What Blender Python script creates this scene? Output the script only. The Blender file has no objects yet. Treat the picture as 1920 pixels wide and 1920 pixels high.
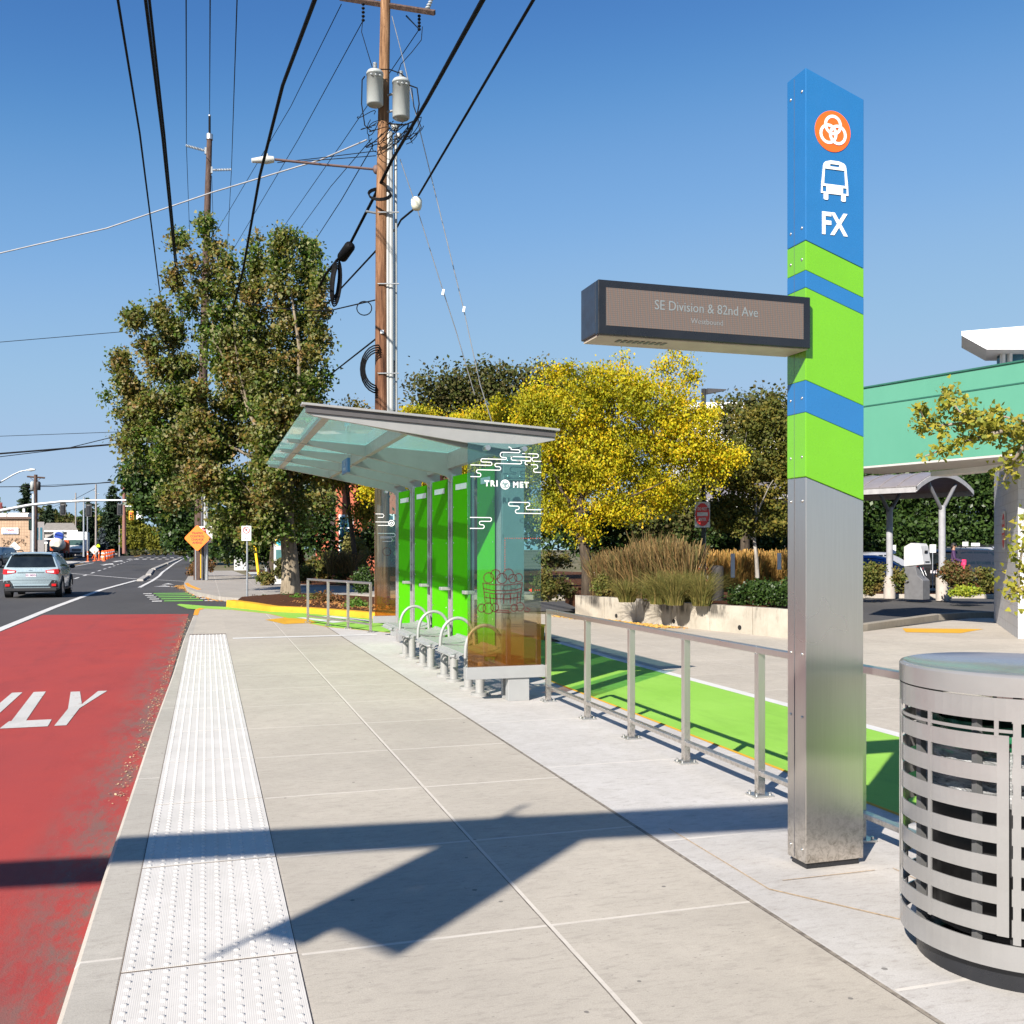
import bpy, math, random
import numpy as np
from mathutils import Vector, Matrix, Euler
random.seed(7); RNG = np.random.default_rng(11)
SC = bpy.context.scene; COL = SC.collection
R = math.radians; PI = math.pi

# ---------------------------------------------------------------- camera
FPX, HOR, CAMH = 1860.0, 1030.0, 1.52
PHI = math.atan(572 / FPX)
FW = (math.sin(PHI), math.cos(PHI)); RT = (math.cos(PHI), -math.sin(PHI))
cd = bpy.data.cameras.new('camera'); cam = bpy.data.objects.new('camera', cd); COL.objects.link(cam)
cam.location = (0, 0, CAMH); cam.rotation_euler = (R(90), 0, -PHI)
cd.sensor_width = 36; cd.lens = 36 * FPX / 1920; cd.shift_y = (HOR - 960) / 1920
cd.clip_start = 0.05; cd.clip_end = 4000
SC.camera = cam

# ---------------------------------------------------------------- sky, sun, exposure
SUN_EL, SUN_AZ = 33.0, 45.5          # shadows run towards +X +Y at SUN_AZ clockwise from +Y
W = bpy.data.worlds.new('World'); SC.world = W; W.use_nodes = True
wn = W.node_tree; wn.nodes.clear()
sky = wn.nodes.new('ShaderNodeTexSky'); sky.sky_type = 'NISHITA'; sky.sun_disc = False
sky.sun_elevation = R(SUN_EL); sky.sun_rotation = R(SUN_AZ + 180)
sky.altitude = 250; sky.air_density = 0.6; sky.dust_density = 0.0; sky.ozone_density = 5.0
bg = wn.nodes.new('ShaderNodeBackground'); bg.inputs['Strength'].default_value = 0.10
wo = wn.nodes.new('ShaderNodeOutputWorld')
hs = wn.nodes.new('ShaderNodeHueSaturation'); hs.inputs['Saturation'].default_value = 1.08; hs.inputs['Hue'].default_value = .514; wn.links.new(sky.outputs[0], hs.inputs['Color']); 
def _vm(s_):
    x_ = wn.nodes.new('ShaderNodeVectorMath'); x_.operation = 'SCALE'; x_.inputs[3].default_value = s_; return x_
EXPO = 1.05; SKS = .10 * 2 ** EXPO
va, vb, rc = _vm(SKS), _vm(1 / SKS), wn.nodes.new('ShaderNodeRGBCurve')      # grade of the sky's colour from zenith to horizon
for ci, pts_ in enumerate(([(0, 0), (.063, .048), (.124, .19), (.2, .31), (.402, .40), (1, .46)], [(0, 0), (.133, .162), (.258, .40), (.41, .52), (.716, .565), (1, .60)], [(0, 0), (.413, .445), (.737, .725), (1, .775)])):
    cv_ = rc.mapping.curves[ci]
    for q_ in pts_[1:-1]: cv_.points.new(*q_)
    cv_.points[len(cv_.points) - 1].location = pts_[-1]
rc.mapping.update()
wn.links.new(hs.outputs[0], va.inputs[0]); wn.links.new(va.outputs[0], rc.inputs['Color']); wn.links.new(rc.outputs[0], vb.inputs[0]); wn.links.new(vb.outputs[0], bg.inputs[0]); wn.links.new(bg.outputs[0], wo.inputs[0])
sl = bpy.data.lights.new('sun', 'SUN'); sl.energy = 5.0; sl.angle = R(0.53); sl.color = (1.0, 0.93, 0.84)
so = bpy.data.objects.new('sun', sl); COL.objects.link(so)
sd = Vector((math.sin(R(SUN_AZ)) * math.cos(R(SUN_EL)), math.cos(R(SUN_AZ)) * math.cos(R(SUN_EL)), -math.sin(R(SUN_EL))))
so.rotation_euler = sd.to_track_quat('-Z', 'Y').to_euler(); so.location = (0, -5, 30)
SC.view_settings.view_transform = 'Standard'; SC.view_settings.look = 'None'
SC.view_settings.exposure = EXPO; SC.view_settings.gamma = 1; SC.view_settings.use_curve_mapping = False
SC.cycles.max_bounces = 10; SC.cycles.transparent_max_bounces = 24; SC.cycles.diffuse_bounces = 3

# ---------------------------------------------------------------- measuring helpers (surveyed from the photo)
def P(u, v, d):
    r = (u - 960) / FPX * d
    return Vector((d * FW[0] + r * RT[0], d * FW[1] + r * RT[1], CAMH - (v - HOR) / FPX * d))
def G(u, v, z=0.0): return P(u, v, FPX * (CAMH - z) / (v - HOR))
def RY(u, v, Y):
    t = (u - 960) / FPX; return P(u, v, Y / (FW[1] + RT[1] * t))
def gz(Y): return -0.15 + 0.0065 * min(max(0.0, Y - 50), 140)

# ---------------------------------------------------------------- materials
MATS = {}
class NT:
    def __init__(s, name):
        s.m = bpy.data.materials.new(name); s.m.use_nodes = True; s.t = s.m.node_tree; s.t.nodes.clear()
        s.out = s.t.nodes.new('ShaderNodeOutputMaterial')
    def n(s, typ, **k):
        x = s.t.nodes.new(typ)
        for a, b in k.items(): setattr(x, a, b)
        return x
    def l(s, a, b): s.t.links.new(a, b)
    def val(s, node, key, v):
        if hasattr(v, 'node'): s.l(v, node.inputs[key])
        elif isinstance(v, (tuple, list)) and len(v) == 3 and node.inputs[key].type == 'RGBA': node.inputs[key].default_value = (*v, 1)
        else: node.inputs[key].default_value = v
    def math(s, op, a, b=0.0, c=0.0):
        x = s.n('ShaderNodeMath', operation=op); s.val(x, 0, a); s.val(x, 1, b)
        if op in ('SMOOTH_MIN', 'MULTIPLY_ADD', 'WRAP', 'COMPARE'): s.val(x, 2, c)
        return x.outputs[0]
    def coord(s, kind='Object'):
        return s.n('ShaderNodeTexCoord').outputs[kind]
    def noise(s, scale, detail=3, rough=.55, vec=None, dist=0.0):
        x = s.n('ShaderNodeTexNoise'); x.inputs['Scale'].default_value = scale; x.inputs['Detail'].default_value = detail
        x.inputs['Roughness'].default_value = rough; x.inputs['Distortion'].default_value = dist
        s.l(vec if vec is not None else s.coord(), x.inputs['Vector']); return x.outputs[0]
    def ramp(s, fac, stops):
        x = s.n('ShaderNodeValToRGB'); e = x.color_ramp.elements
        while len(e) < len(stops): e.new(.5)
        for i, (p_, c) in enumerate(stops):
            e[i].position = p_; e[i].color = (*c, 1) if len(c) == 3 else c
        s.l(fac, x.inputs[0]); return x.outputs[0]
    def mix(s, fac, a, b, mode='MIX'):
        x = s.n('ShaderNodeMix', data_type='RGBA', blend_type=mode)
        s.val(x, 0, fac); s.val(x, 6, a); s.val(x, 7, b); return x.outputs[2]
    def mapr(s, v, a, b, c=0.0, d=1.0):
        x = s.n('ShaderNodeMapRange'); s.val(x, 0, v); x.inputs[1].default_value = a; x.inputs[2].default_value = b
        x.inputs[3].default_value = c; x.inputs[4].default_value = d; return x.outputs[0]
    def scalevec(s, v, sc):
        x = s.n('ShaderNodeVectorMath', operation='MULTIPLY'); s.l(v, x.inputs[0]); x.inputs[1].default_value = sc; return x.outputs[0]
    def bump(s, h, strength=.3, dist=.01):
        x = s.n('ShaderNodeBump'); x.inputs['Strength'].default_value = strength; x.inputs['Distance'].default_value = dist
        s.l(h, x.inputs['Height']); return x.outputs[0]
    def bsdf(s, col, rough=.5, metal=0.0, normal=None, spec=.5, **kw):
        x = s.n('ShaderNodeBsdfPrincipled'); s.val(x, 'Base Color', col); s.val(x, 'Roughness', rough); s.val(x, 'Metallic', metal)
        x.inputs['Specular IOR Level'].default_value = spec
        if normal is not None: s.l(normal, x.inputs['Normal'])
        for a, b in kw.items(): s.val(x, a.replace('_', ' '), b)
        return x.outputs[0]
    def done(s, sh): s.l(sh, s.out.inputs[0]); return s.m

def mat(name, col, rough=.5, metal=0.0, var=.12, nscale=6.0, bump=0.0, bscale=40., spec=.5, coat=0.0, emit=0.0):
    """a painted / plain surface with a little uneven colour and roughness"""
    if name in MATS: return MATS[name]
    t = NT(name)
    n1 = t.noise(nscale, 4); dark = tuple(c * (1 - var) for c in col); lite = tuple(min(1, c * (1 + var)) for c in col)
    c = t.ramp(n1, [(.3, dark), (.7, lite)])
    r = t.mapr(t.noise(nscale * 3, 3), .3, .7, max(0, rough - .08), min(1, rough + .08))
    nm = t.bump(t.noise(bscale, 4), bump, .004) if bump else None
    kw = {}
    if coat: kw['Coat_Weight'] = coat; kw['Coat_Roughness'] = .05
    if emit: kw['Emission_Color'] = col; kw['Emission_Strength'] = emit
    MATS[name] = t.done(t.bsdf(c, r, metal, nm, spec, **kw)); return MATS[name]

def sep(t, v):
    x = t.n('ShaderNodeSeparateXYZ'); t.l(v, x.inputs[0]); return x.outputs
def line_mask(t, co, centre, half):      # 1 on the line
    d = t.math('ABSOLUTE', t.math('SUBTRACT', co, centre)); return t.math('LESS_THAN', d, half)
def rep_mask(t, co, start, pitch, half):
    f = t.math('PINGPONG', t.math('SUBTRACT', co, start), pitch / 2); return t.math('LESS_THAN', f, half)
def mx(t, *a):
    r = a[0]
    for b in a[1:]: r = t.math('MAXIMUM', r, b)
    return r

def concrete(name, base=(.40, .37, .33), lite=None, joints=None, dirt=.5, stains=True, bright_x=None, scale=1.0):
    if name in MATS: return MATS[name]
    t = NT(name); co = t.coord()
    X, Y, Z = sep(t, co)
    big = t.noise(.9 * scale, 5, .6, co); med = t.noise(7 * scale, 6, .65, co); fine = t.noise(180, 3, .7, co)
    c = t.ramp(big, [(.28, tuple(x * .86 for x in base)), (.72, tuple(min(1, x * 1.10) for x in base))])
    if bright_x is not None:
        c = t.mix(t.mapr(X, bright_x - .005, bright_x + .005), c, t.ramp(big, [(.3, (.47, .45, .425)), (.7, (.58, .56, .535))]))
    c = t.mix(t.mapr(med, .25, .75, .0, .34), c, tuple(x * .62 for x in base))
    c = t.mix(t.mapr(fine, .35, .7, 0, .34), c, (.16, .15, .14))
    # stretched broom marks and scuffs
    st = t.noise(5, 6, .7, t.scalevec(co, (1.0, 9.0, 1.0))); c = t.mix(t.mapr(st, .62, .78, 0, .3), c, (.2, .185, .17))
    pits = t.n('ShaderNodeTexVoronoi'); pits.inputs['Scale'].default_value = 5.5; t.l(co, pits.inputs['Vector'])
    pm = t.math('MULTIPLY', t.math('LESS_THAN', pits.outputs['Distance'], t.math('MULTIPLY', t.noise(3.1, 2, .5, co), .10)), t.math('GREATER_THAN', t.noise(1.9, 2, .5, co), .5))
    c = t.mix(t.math('MULTIPLY', pm, .75), c, (.09, .085, .08))
    sp = t.n('ShaderNodeTexVoronoi'); sp.inputs['Scale'].default_value = 16; t.l(t.scalevec(co, (1, 2.2, 1)), sp.inputs['Vector'])
    s2 = t.noise(1.0, 7, .75, t.scalevec(co, (9, 30, 1)), .3); c = t.mix(t.mapr(s2, .51, .67, 0, .40), c, (.20, .175, .15)); s3 = t.noise(1.0, 6, .8, t.scalevec(co, (26, 80, 1)), .3); c = t.mix(t.mapr(s3, .56, .70, 0, .55), c, (.13, .115, .10))
    sm = t.math('MULTIPLY', t.math('LESS_THAN', sp.outputs['Distance'], .10), t.math('GREATER_THAN', t.noise(7.7, 2, .5, co), .56))
    c = t.mix(t.math('MULTIPLY', sm, .6), c, (.12, .11, .1))
    dr = t.noise(38, 5, .8, t.scalevec(co, (1, 2.0, 1))); c = t.mix(t.mapr(dr, .62, .72, 0, .38), c, (.17, .155, .14))
    lt = t.noise(12, 6, .8, t.scalevec(co, (1, 3.0, 1)), .5); c = t.mix(t.mapr(lt, .6, .74, 0, .35), c, tuple(min(1, x * 1.35) for x in base))
    stn = t.noise(1.7, 5, .7, co, .6); c = t.mix(t.mapr(stn, .6, .78, 0, .3 * dirt), c, (.19, .165, .13))
    h = t.math('ADD', t.math('MULTIPLY', fine, .5), t.math('MULTIPLY', med, .5))
    if joints:
        wob = t.math('MULTIPLY', t.math('SUBTRACT', t.noise(9, 2, .5, co), .5), .004)
        light = []; dark = []; slabs = []
        for kind, a in joints:
            if kind == 'x': light.append(line_mask(t, t.math('ADD', X, wob), a + .0115, .0085)); dark.append(line_mask(t, t.math('ADD', X, wob), a, .003))
            if kind == 'y': light.append(line_mask(t, t.math('ADD', Y, wob), a, .011)); dark.append(line_mask(t, t.math('ADD', Y, wob), a, .002))
            if kind == 'yr':
                s0, p_, x0, x1 = a
                inx = t.math('MULTIPLY', t.math('GREATER_THAN', X, x0), t.math('LESS_THAN', X, x1))
                light.append(t.math('MULTIPLY', inx, rep_mask(t, t.math('ADD', Y, wob), s0, p_, .0095)))
                sl_ = t.n('ShaderNodeTexWhiteNoise', noise_dimensions='2D'); cmb = t.n('ShaderNodeCombineXYZ'); t.l(t.math('FLOOR', t.math('DIVIDE', t.math('SUBTRACT', Y, s0), p_)), cmb.inputs[0]); t.l(t.math('FLOOR', t.math('DIVIDE', t.math('SUBTRACT', X, 1.315), 1.9 if abs(x0) < 3 else 1.5)), cmb.inputs[1]); t.l(cmb.outputs[0], sl_.inputs['Vector']); slabs.append(t.math('MULTIPLY', inx, sl_.outputs['Value']))
            if kind == 'xr':
                light.append(rep_mask(t, X, a[0], a[1], .012)); dark.append(rep_mask(t, X, a[0], a[1], .003))
        L = mx(t, *light); D = mx(t, *(dark or [t.math('MULTIPLY', light[0], 0.0)]))
        for sv in slabs: c = t.mix(t.math('MULTIPLY', sv, .11), c, (.2, .185, .165))
        c = t.mix(t.math('MULTIPLY', t.math('MULTIPLY', L, .55), t.mapr(med, .3, .6, .5, 1.0)), c, (.64, .595, .53)); c = t.mix(t.math('MULTIPLY', D, t.mapr(med, .35, .6, .55, .95)), c, (.085, .07, .055))
        for kind, a in joints:
            if kind == 'exp':
                e = line_mask(t, t.math('ADD', X, t.math('MULTIPLY', wob, .8)), a, .0105)
                ec = t.ramp(t.noise(26, 4, .7, co), [(.35, (.10, .085, .07)), (.65, (.27, .235, .19))])
                c = t.mix(e, c, ec)
                sh = line_mask(t, X, a - .010, .0022); c = t.mix(t.math('MULTIPLY', sh, .8), c, (.05, .04, .035))
        h = t.math('SUBTRACT', h, t.math('MULTIPLY', L, 1.4))
    MATS[name] = t.done(t.bsdf(c, t.mapr(med, .3, .7, .72, .9), 0, t.bump(h, .35, .004), .3)); return MATS[name]

def asphalt(name, base=(.052, .05, .05)):
    if name in MATS: return MATS[name]
    t = NT(name); co = t.coord()
    c = t.ramp(t.noise(.35, 5, .6, t.scalevec(co, (1, .25, 1))), [(.3, tuple(x * .8 for x in base)), (.7, tuple(x * 1.25 for x in base))])
    c = t.mix(t.mapr(t.noise(160, 3, .7, co), .45, .75, 0, .35), c, (.13, .125, .12))
    c = t.mix(t.mapr(t.noise(3, 6, .7, t.scalevec(co, (1, .3, 1))), .6, .8, 0, .4), c, (.10, .095, .09))
    MATS[name] = t.done(t.bsdf(c, .85, 0, t.bump(t.noise(140, 4, .7, co), .5, .006), .25)); return MATS[name]

def worn_paint(name, col, under, wear=.5, col2=None, fine=1.0, edge=None):
    """road paint with patches worn through to what lies below"""
    if name in MATS: return MATS[name]
    t = NT(name); co = t.coord()
    n = t.noise(.8, 6, .65, co); c = t.ramp(n, [(.3, col), (.7, col2 or tuple(x * 1.15 for x in col))])
    s = t.noise(2.3, 6, .7, t.scalevec(co, (1.0, .35, 1))); c = t.mix(t.mapr(s, .5, .75, 0, .5), c, tuple(x * .66 for x in col))
    ty = t.noise(1.6, 5, .7, t.scalevec(co, (2.2, .16, 1))); c = t.mix(t.mapr(ty, .55, .72, 0, .30), c, tuple(x * .55 + .015 for x in col))
    g = t.noise(110, 4, .75, co); c = t.mix(t.mapr(g, .5, .72, 0, .45 * fine), c, tuple(x * .5 + .02 for x in col))
    w = t.noise(6, 8, .8, co, .3); m = t.mapr(w, .74 - wear * .2, .80 - wear * .16, 0, 1)
    if edge:      # rubbed away along the kerb
        X = sep(t, co)[0]; m = t.math('MAXIMUM', m, t.math('MULTIPLY', t.mapr(X, edge[0], edge[1]), t.mapr(t.noise(3.5, 8, .8, t.scalevec(co, (1.6, .5, 1))), .44, .6)))
    c = t.mix(m, c, under)
    sp = t.noise(60, 2, .6, co); c = t.mix(t.mapr(sp, .73, .78, 0, .6 * fine), c, tuple(min(1, x * .6 + .25) for x in col))
    MATS[name] = t.done(t.bsdf(c, .75, 0, t.bump(g, .45 * fine, .005), .3)); return MATS[name]

def leafmat(name, cols, clump=None, csc=1.2, trans=.3, rough=.6):
    """each leaf takes its own colour; some branches turn more than others"""
    if name in MATS: return MATS[name]
    t = NT(name); ge = t.n('ShaderNodeNewGeometry')
    k = len(cols); st = [(i / max(1, k - 1), c) for i, c in enumerate(cols)]
    c = t.ramp(ge.outputs['Random Per Island'], st)
    if clump:
        m = t.mapr(t.noise(csc, 3, .6, t.coord()), .44, .62, 0, .8); c = t.mix(m, c, t.ramp(ge.outputs['Random Per Island'], [(i / max(1, len(clump) - 1), q) for i, q in enumerate(clump)]))
    d = t.bsdf(c, rough, 0, None, .22)
    tr = t.n('ShaderNodeBsdfTranslucent'); t.l(t.mix(1.0, c, (1.25, 1.35, .8), 'MULTIPLY'), tr.inputs[0])
    ms = t.n('ShaderNodeMixShader'); ms.inputs[0].default_value = trans; t.l(d, ms.inputs[1]); t.l(tr.outputs[0], ms.inputs[2])
    MATS[name] = t.done(ms.outputs[0]); return MATS[name]

def bark(name, a=(.10, .075, .055), b=(.22, .18, .14), sc=9):
    if name in MATS: return MATS[name]
    t = NT(name); co = t.coord(); n = t.noise(sc, 6, .7, t.scalevec(co, (1, 1, .22)))
    c = t.ramp(n, [(.35, a), (.65, b)])
    MATS[name] = t.done(t.bsdf(c, .9, 0, t.bump(n, .8, .03), .2)); return MATS[name]

def glassmat(name, tint, gloss=.1, body=None, bodyfac=0.0, grad=None, bgrad=None):
    """thin tinted pane: light passes tinted, edges and sky reflect"""
    if name in MATS: return MATS[name]
    t = NT(name); tr = t.n('ShaderNodeBsdfTransparent'); c = tint
    if grad:
        Z = sep(t, t.coord())[2]; c = t.ramp(t.mapr(Z, grad[0], grad[1]), grad[2])
    t.val(tr, 0, c)
    gl = t.n('ShaderNodeBsdfGlossy'); gl.inputs['Roughness'].default_value = .02; t.val(gl, 0, (1, 1, 1))
    lw = t.n('ShaderNodeLayerWeight'); lw.inputs['Blend'].default_value = .5
    fac = t.math('ADD', t.math('MULTIPLY', t.math('POWER', lw.outputs['Facing'], 4.0), .85), .035 + gloss * .2)
    base = tr.outputs[0]
    if body:
        
        if bgrad: Zb = sep(t, t.coord())[2]; body = t.ramp(t.mapr(Zb, bgrad[0], bgrad[1]), bgrad[2]); bodyfac = t.mapr(Zb, bgrad[0], bgrad[1], bgrad[3], bodyfac)
        df = t.n('ShaderNodeBsdfDiffuse'); t.val(df, 0, body); tl = t.n('ShaderNodeBsdfTranslucent'); t.val(tl, 0, body)
        m0 = t.n('ShaderNodeMixShader'); m0.inputs[0].default_value = .5; t.l(df.outputs[0], m0.inputs[1]); t.l(tl.outputs[0], m0.inputs[2])
        m1 = t.n('ShaderNodeMixShader'); t.val(m1, 0, bodyfac); t.l(base, m1.inputs[1]); t.l(m0.outputs[0], m1.inputs[2]); base = m1.outputs[0]
    m = t.n('ShaderNodeMixShader'); t.l(fac, m.inputs[0]); t.l(base, m.inputs[1]); t.l(gl.outputs[0], m.inputs[2])
    MATS[name] = t.done(m.outputs[0]); return MATS[name]

# ---------------------------------------------------------------- mesh building
ROOT = {}
def tag(o, label=None, cat=None, group=None, kind=None):
    if label: o['label'] = label
    if cat: o['category'] = cat
    if group: o['group'] = group
    if kind: o['kind'] = kind
    return o
def empty(name, loc, label, cat, group=None, rz=0.0):
    o = bpy.data.objects.new(name, None); COL.objects.link(o); o.location = loc; o.rotation_euler = (0, 0, rz)
    o.empty_display_size = .2; ROOT[o] = Vector(loc); return tag(o, label, cat, group)
def link(name, me, m, parent=None, label=None, cat=None, group=None, kind=None):
    o = bpy.data.objects.new(name, me); COL.objects.link(o)
    if m is not None:
        me.materials.clear()
        for x in (m if isinstance(m, (list, tuple)) else [m]): me.materials.append(x)
    if parent is not None: o.parent = parent; ROOT[o] = ROOT[parent]
    return tag(o, label, cat, group, kind)
class MB:
    def __init__(s): s.v = []; s.f = []; s.mi = []; s.cur = 0; s.sm = []; s.smooth = False
    def add(s, vs, fs):
        b = len(s.v); s.v += [tuple(x) for x in vs]; s.f += [tuple(b + i for i in q) for q in fs]
        s.mi += [s.cur] * len(fs); s.sm += [s.smooth] * len(fs); return s
    def box(s, c, d, rz=0.0, rx=0.0, ry=0.0):
        M = Euler((rx, ry, rz)).to_matrix(); c = Vector(c)
        vs = [c + M @ Vector((x * d[0] / 2, y * d[1] / 2, z * d[2] / 2)) for x in (-1, 1) for y in (-1, 1) for z in (-1, 1)]
        return s.add(vs, [(0, 1, 3, 2), (4, 6, 7, 5), (0, 4, 5, 1), (2, 3, 7, 6), (0, 2, 6, 4), (1, 5, 7, 3)])
    def bx(s, x0, x1, y0, y1, z0, z1): return s.box(((x0 + x1) / 2, (y0 + y1) / 2, (z0 + z1) / 2), (x1 - x0, y1 - y0, z1 - z0))
    def prism(s, poly, ax, a0, a1):
        """poly: 2D outline in the two other axes, extruded along axis ax (0,1,2)"""
        def mk(q, a):
            q = list(q); q.insert(ax, a); return tuple(q)
        n = len(poly); vs = [mk(q, a0) for q in poly] + [mk(q, a1) for q in poly]
        return s.add(vs, [tuple(range(n))[::-1], tuple(range(n, 2 * n))] + [(i, (i + 1) % n, n + (i + 1) % n, n + i) for i in range(n)])
    def tube(s, pts, r, n=8, cap=True):
        pts = [Vector(q) for q in pts]; k = len(pts); rs = r if isinstance(r, (list, tuple)) else [r] * k
        up = Vector((0, 0, 1)); rings = []; prev = None
        for i, q in enumerate(pts):
            tdir = (pts[min(i + 1, k - 1)] - pts[max(i - 1, 0)]).normalized()
            if prev is None:
                a = tdir.cross(up)
                if a.length < 1e-3: a = tdir.cross(Vector((1, 0, 0)))
                a.normalize()
            else:
                a = prev - tdir * prev.dot(tdir); a.normalize()
            prev = a; b = tdir.cross(a)
            rings.append([q + (a * math.cos(2 * PI * j / n) + b * math.sin(2 * PI * j / n)) * rs[i] for j in range(n)])
        old = s.smooth; s.smooth = n > 5
        s.add([v for g in rings for v in g], [(i * n + j, i * n + (j + 1) % n, (i + 1) * n + (j + 1) % n, (i + 1) * n + j) for i in range(k - 1) for j in range(n)])
        s.smooth = old
        if cap: s.add(rings[0], [tuple(range(n))]); s.add(rings[-1], [tuple(range(n))[::-1]])
        return s
    def cyl(s, c, r, z0, z1, n=20, r2=None): return s.tube([(c[0], c[1], z0), (c[0], c[1], z1)], [r, r if r2 is None else r2], n)
    def lathe(s, c, prof, n=24):
        old = s.smooth; s.smooth = True; k = len(prof)
        vs = [(c[0] + r_ * math.cos(2 * PI * j / n), c[1] + r_ * math.sin(2 * PI * j / n), c[2] + z) for r_, z in prof for j in range(n)]
        s.add(vs, [(i * n + j, i * n + (j + 1) % n, (i + 1) * n + (j + 1) % n, (i + 1) * n + j) for i in range(k - 1) for j in range(n)])
        s.smooth = old; return s
    def disc(s, c, r, axis=2, n=24, th=.004):
        vs = []
        for a in (-th / 2, th / 2):
            for j in range(n):
                q = [r * math.cos(2 * PI * j / n), r * math.sin(2 * PI * j / n)]; q.insert(axis, a); vs.append([c[i] + q[i] for i in range(3)])
        return s.add(vs, [tuple(range(n))[::-1], tuple(range(n, 2 * n))] + [(i, (i + 1) % n, n + (i + 1) % n, n + i) for i in range(n)])
    def sphere(s, c, r, nu=12, nv=8):
        r = r if isinstance(r, (tuple, list)) else (r, r, r); old = s.smooth; s.smooth = True
        vs = [(c[0] + r[0] * math.sin(PI * i / nv) * math.cos(2 * PI * j / nu), c[1] + r[1] * math.sin(PI * i / nv) * math.sin(2 * PI * j / nu), c[2] + r[2] * math.cos(PI * i / nv)) for i in range(nv + 1) for j in range(nu)]
        s.add(vs, [(i * nu + j, (i + 1) * nu + j, (i + 1) * nu + (j + 1) % nu, i * nu + (j + 1) % nu) for i in range(nv) for j in range(nu)])
        s.smooth = old; return s
    def strip(s, left, right):
        n = len(left); return s.add(list(left) + list(right), [(i, i + 1, n + i + 1, n + i) for i in range(n - 1)])
    def poly(s, pts): return s.add(pts, [tuple(range(len(pts)))])
    def mesh(s, name, off=Vector((0, 0, 0))):
        me = bpy.data.meshes.new(name); me.from_pydata([(v[0] - off[0], v[1] - off[1], v[2] - off[2]) for v in s.v], [], s.f)
        me.polygons.foreach_set('material_index', s.mi); me.polygons.foreach_set('use_smooth', s.sm); me.update(); return me
    def split(s, name, m, parent=None, **k):      # every separate piece becomes an object of its own
        par = list(range(len(s.v)))
        def fd(i):
            while par[i] != i: par[i] = par[par[i]]; i = par[i]
            return i
        for q in s.f:
            for i in q[1:]: par[fd(i)] = fd(q[0])
        gr = {}
        for q, sm in zip(s.f, s.sm): gr.setdefault(fd(q[0]), []).append((q, sm))
        out = []
        for g in gr.values():
            o = MB(); idx = {}
            for q, sm in g:
                for i in q:
                    if i not in idx: idx[i] = len(o.v); o.v.append(s.v[i])
                o.f.append(tuple(idx[i] for i in q)); o.mi.append(0); o.sm.append(sm)
            out.append(o.build(name, m, parent, **k))
        return out
    def build(s, name, m, parent=None, label=None, cat=None, group=None, kind=None, bevel=0.0, fixn=True):
        off = ROOT[parent] if parent is not None else Vector((0, 0, 0))
        me = s.mesh(name, off)
        if fixn:
            import bmesh
            bm = bmesh.new(); bm.from_mesh(me); bmesh.ops.recalc_face_normals(bm, faces=bm.faces); bm.to_mesh(me); bm.free()
        o = link(name, me, m, parent, label, cat, group, kind)
        if bevel:
            b = o.modifiers.new('bevel', 'BEVEL'); b.width = bevel; b.segments = 2; b.limit_method = 'ANGLE'; b.angle_limit = R(40)
        return o
def copy_tree(o, parent=None):
    c = o.copy(); COL.objects.link(c)
    if parent is not None: c.parent = parent
    for ch in list(o.children): copy_tree(ch, c)
    return c
def place(o, loc, rz=0.0, label=None, group=None, scale=None):
    o.location = loc; o.rotation_euler = (0, 0, rz)
    if label: o['label'] = label
    if group: o['group'] = group
    if scale: o.scale = (scale,) * 3 if not isinstance(scale, tuple) else scale
    return o

def text_mb(txt, size, extr=.002, bold=0.0, align='CENTER', sx=1.0, spc=1.0):
    """flat lettering as a mesh: returns verts, faces in the XZ plane, front towards -Y"""
    cu = bpy.data.curves.new('lettering', 'FONT'); cu.body = txt; cu.size = size; cu.extrude = extr; cu.offset = bold; cu.align_x = align; cu.align_y = 'CENTER'
    cu.resolution_u = 3; cu.space_character = spc; cu.space_line = .9
    o = bpy.data.objects.new('lettering', cu); COL.objects.link(o)
    dg = bpy.context.evaluated_depsgraph_get(); me = bpy.data.meshes.new_from_object(o.evaluated_get(dg))
    vs = [(v.co.x * sx, -v.co.z, v.co.y) for v in me.vertices]; fs = [tuple(q.vertices) for q in me.polygons]
    bpy.data.objects.remove(o); bpy.data.meshes.remove(me); bpy.data.curves.remove(cu)
    return vs, fs
def add_text(mb, txt, size, loc, rz=0.0, extr=.002, bold=0.0, align='CENTER', sx=1.0, rx=0.0, ry=0.0, spc=1.0):
    vs, fs = text_mb(txt, size, extr, bold, align, sx, spc); M = Euler((rx, ry, rz)).to_matrix(); l = Vector(loc)
    mb.add([l + M @ Vector(v) for v in vs], fs); return mb
FACE = -PHI       # rotation that turns a flat sign towards the street as seen from the stop

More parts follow.
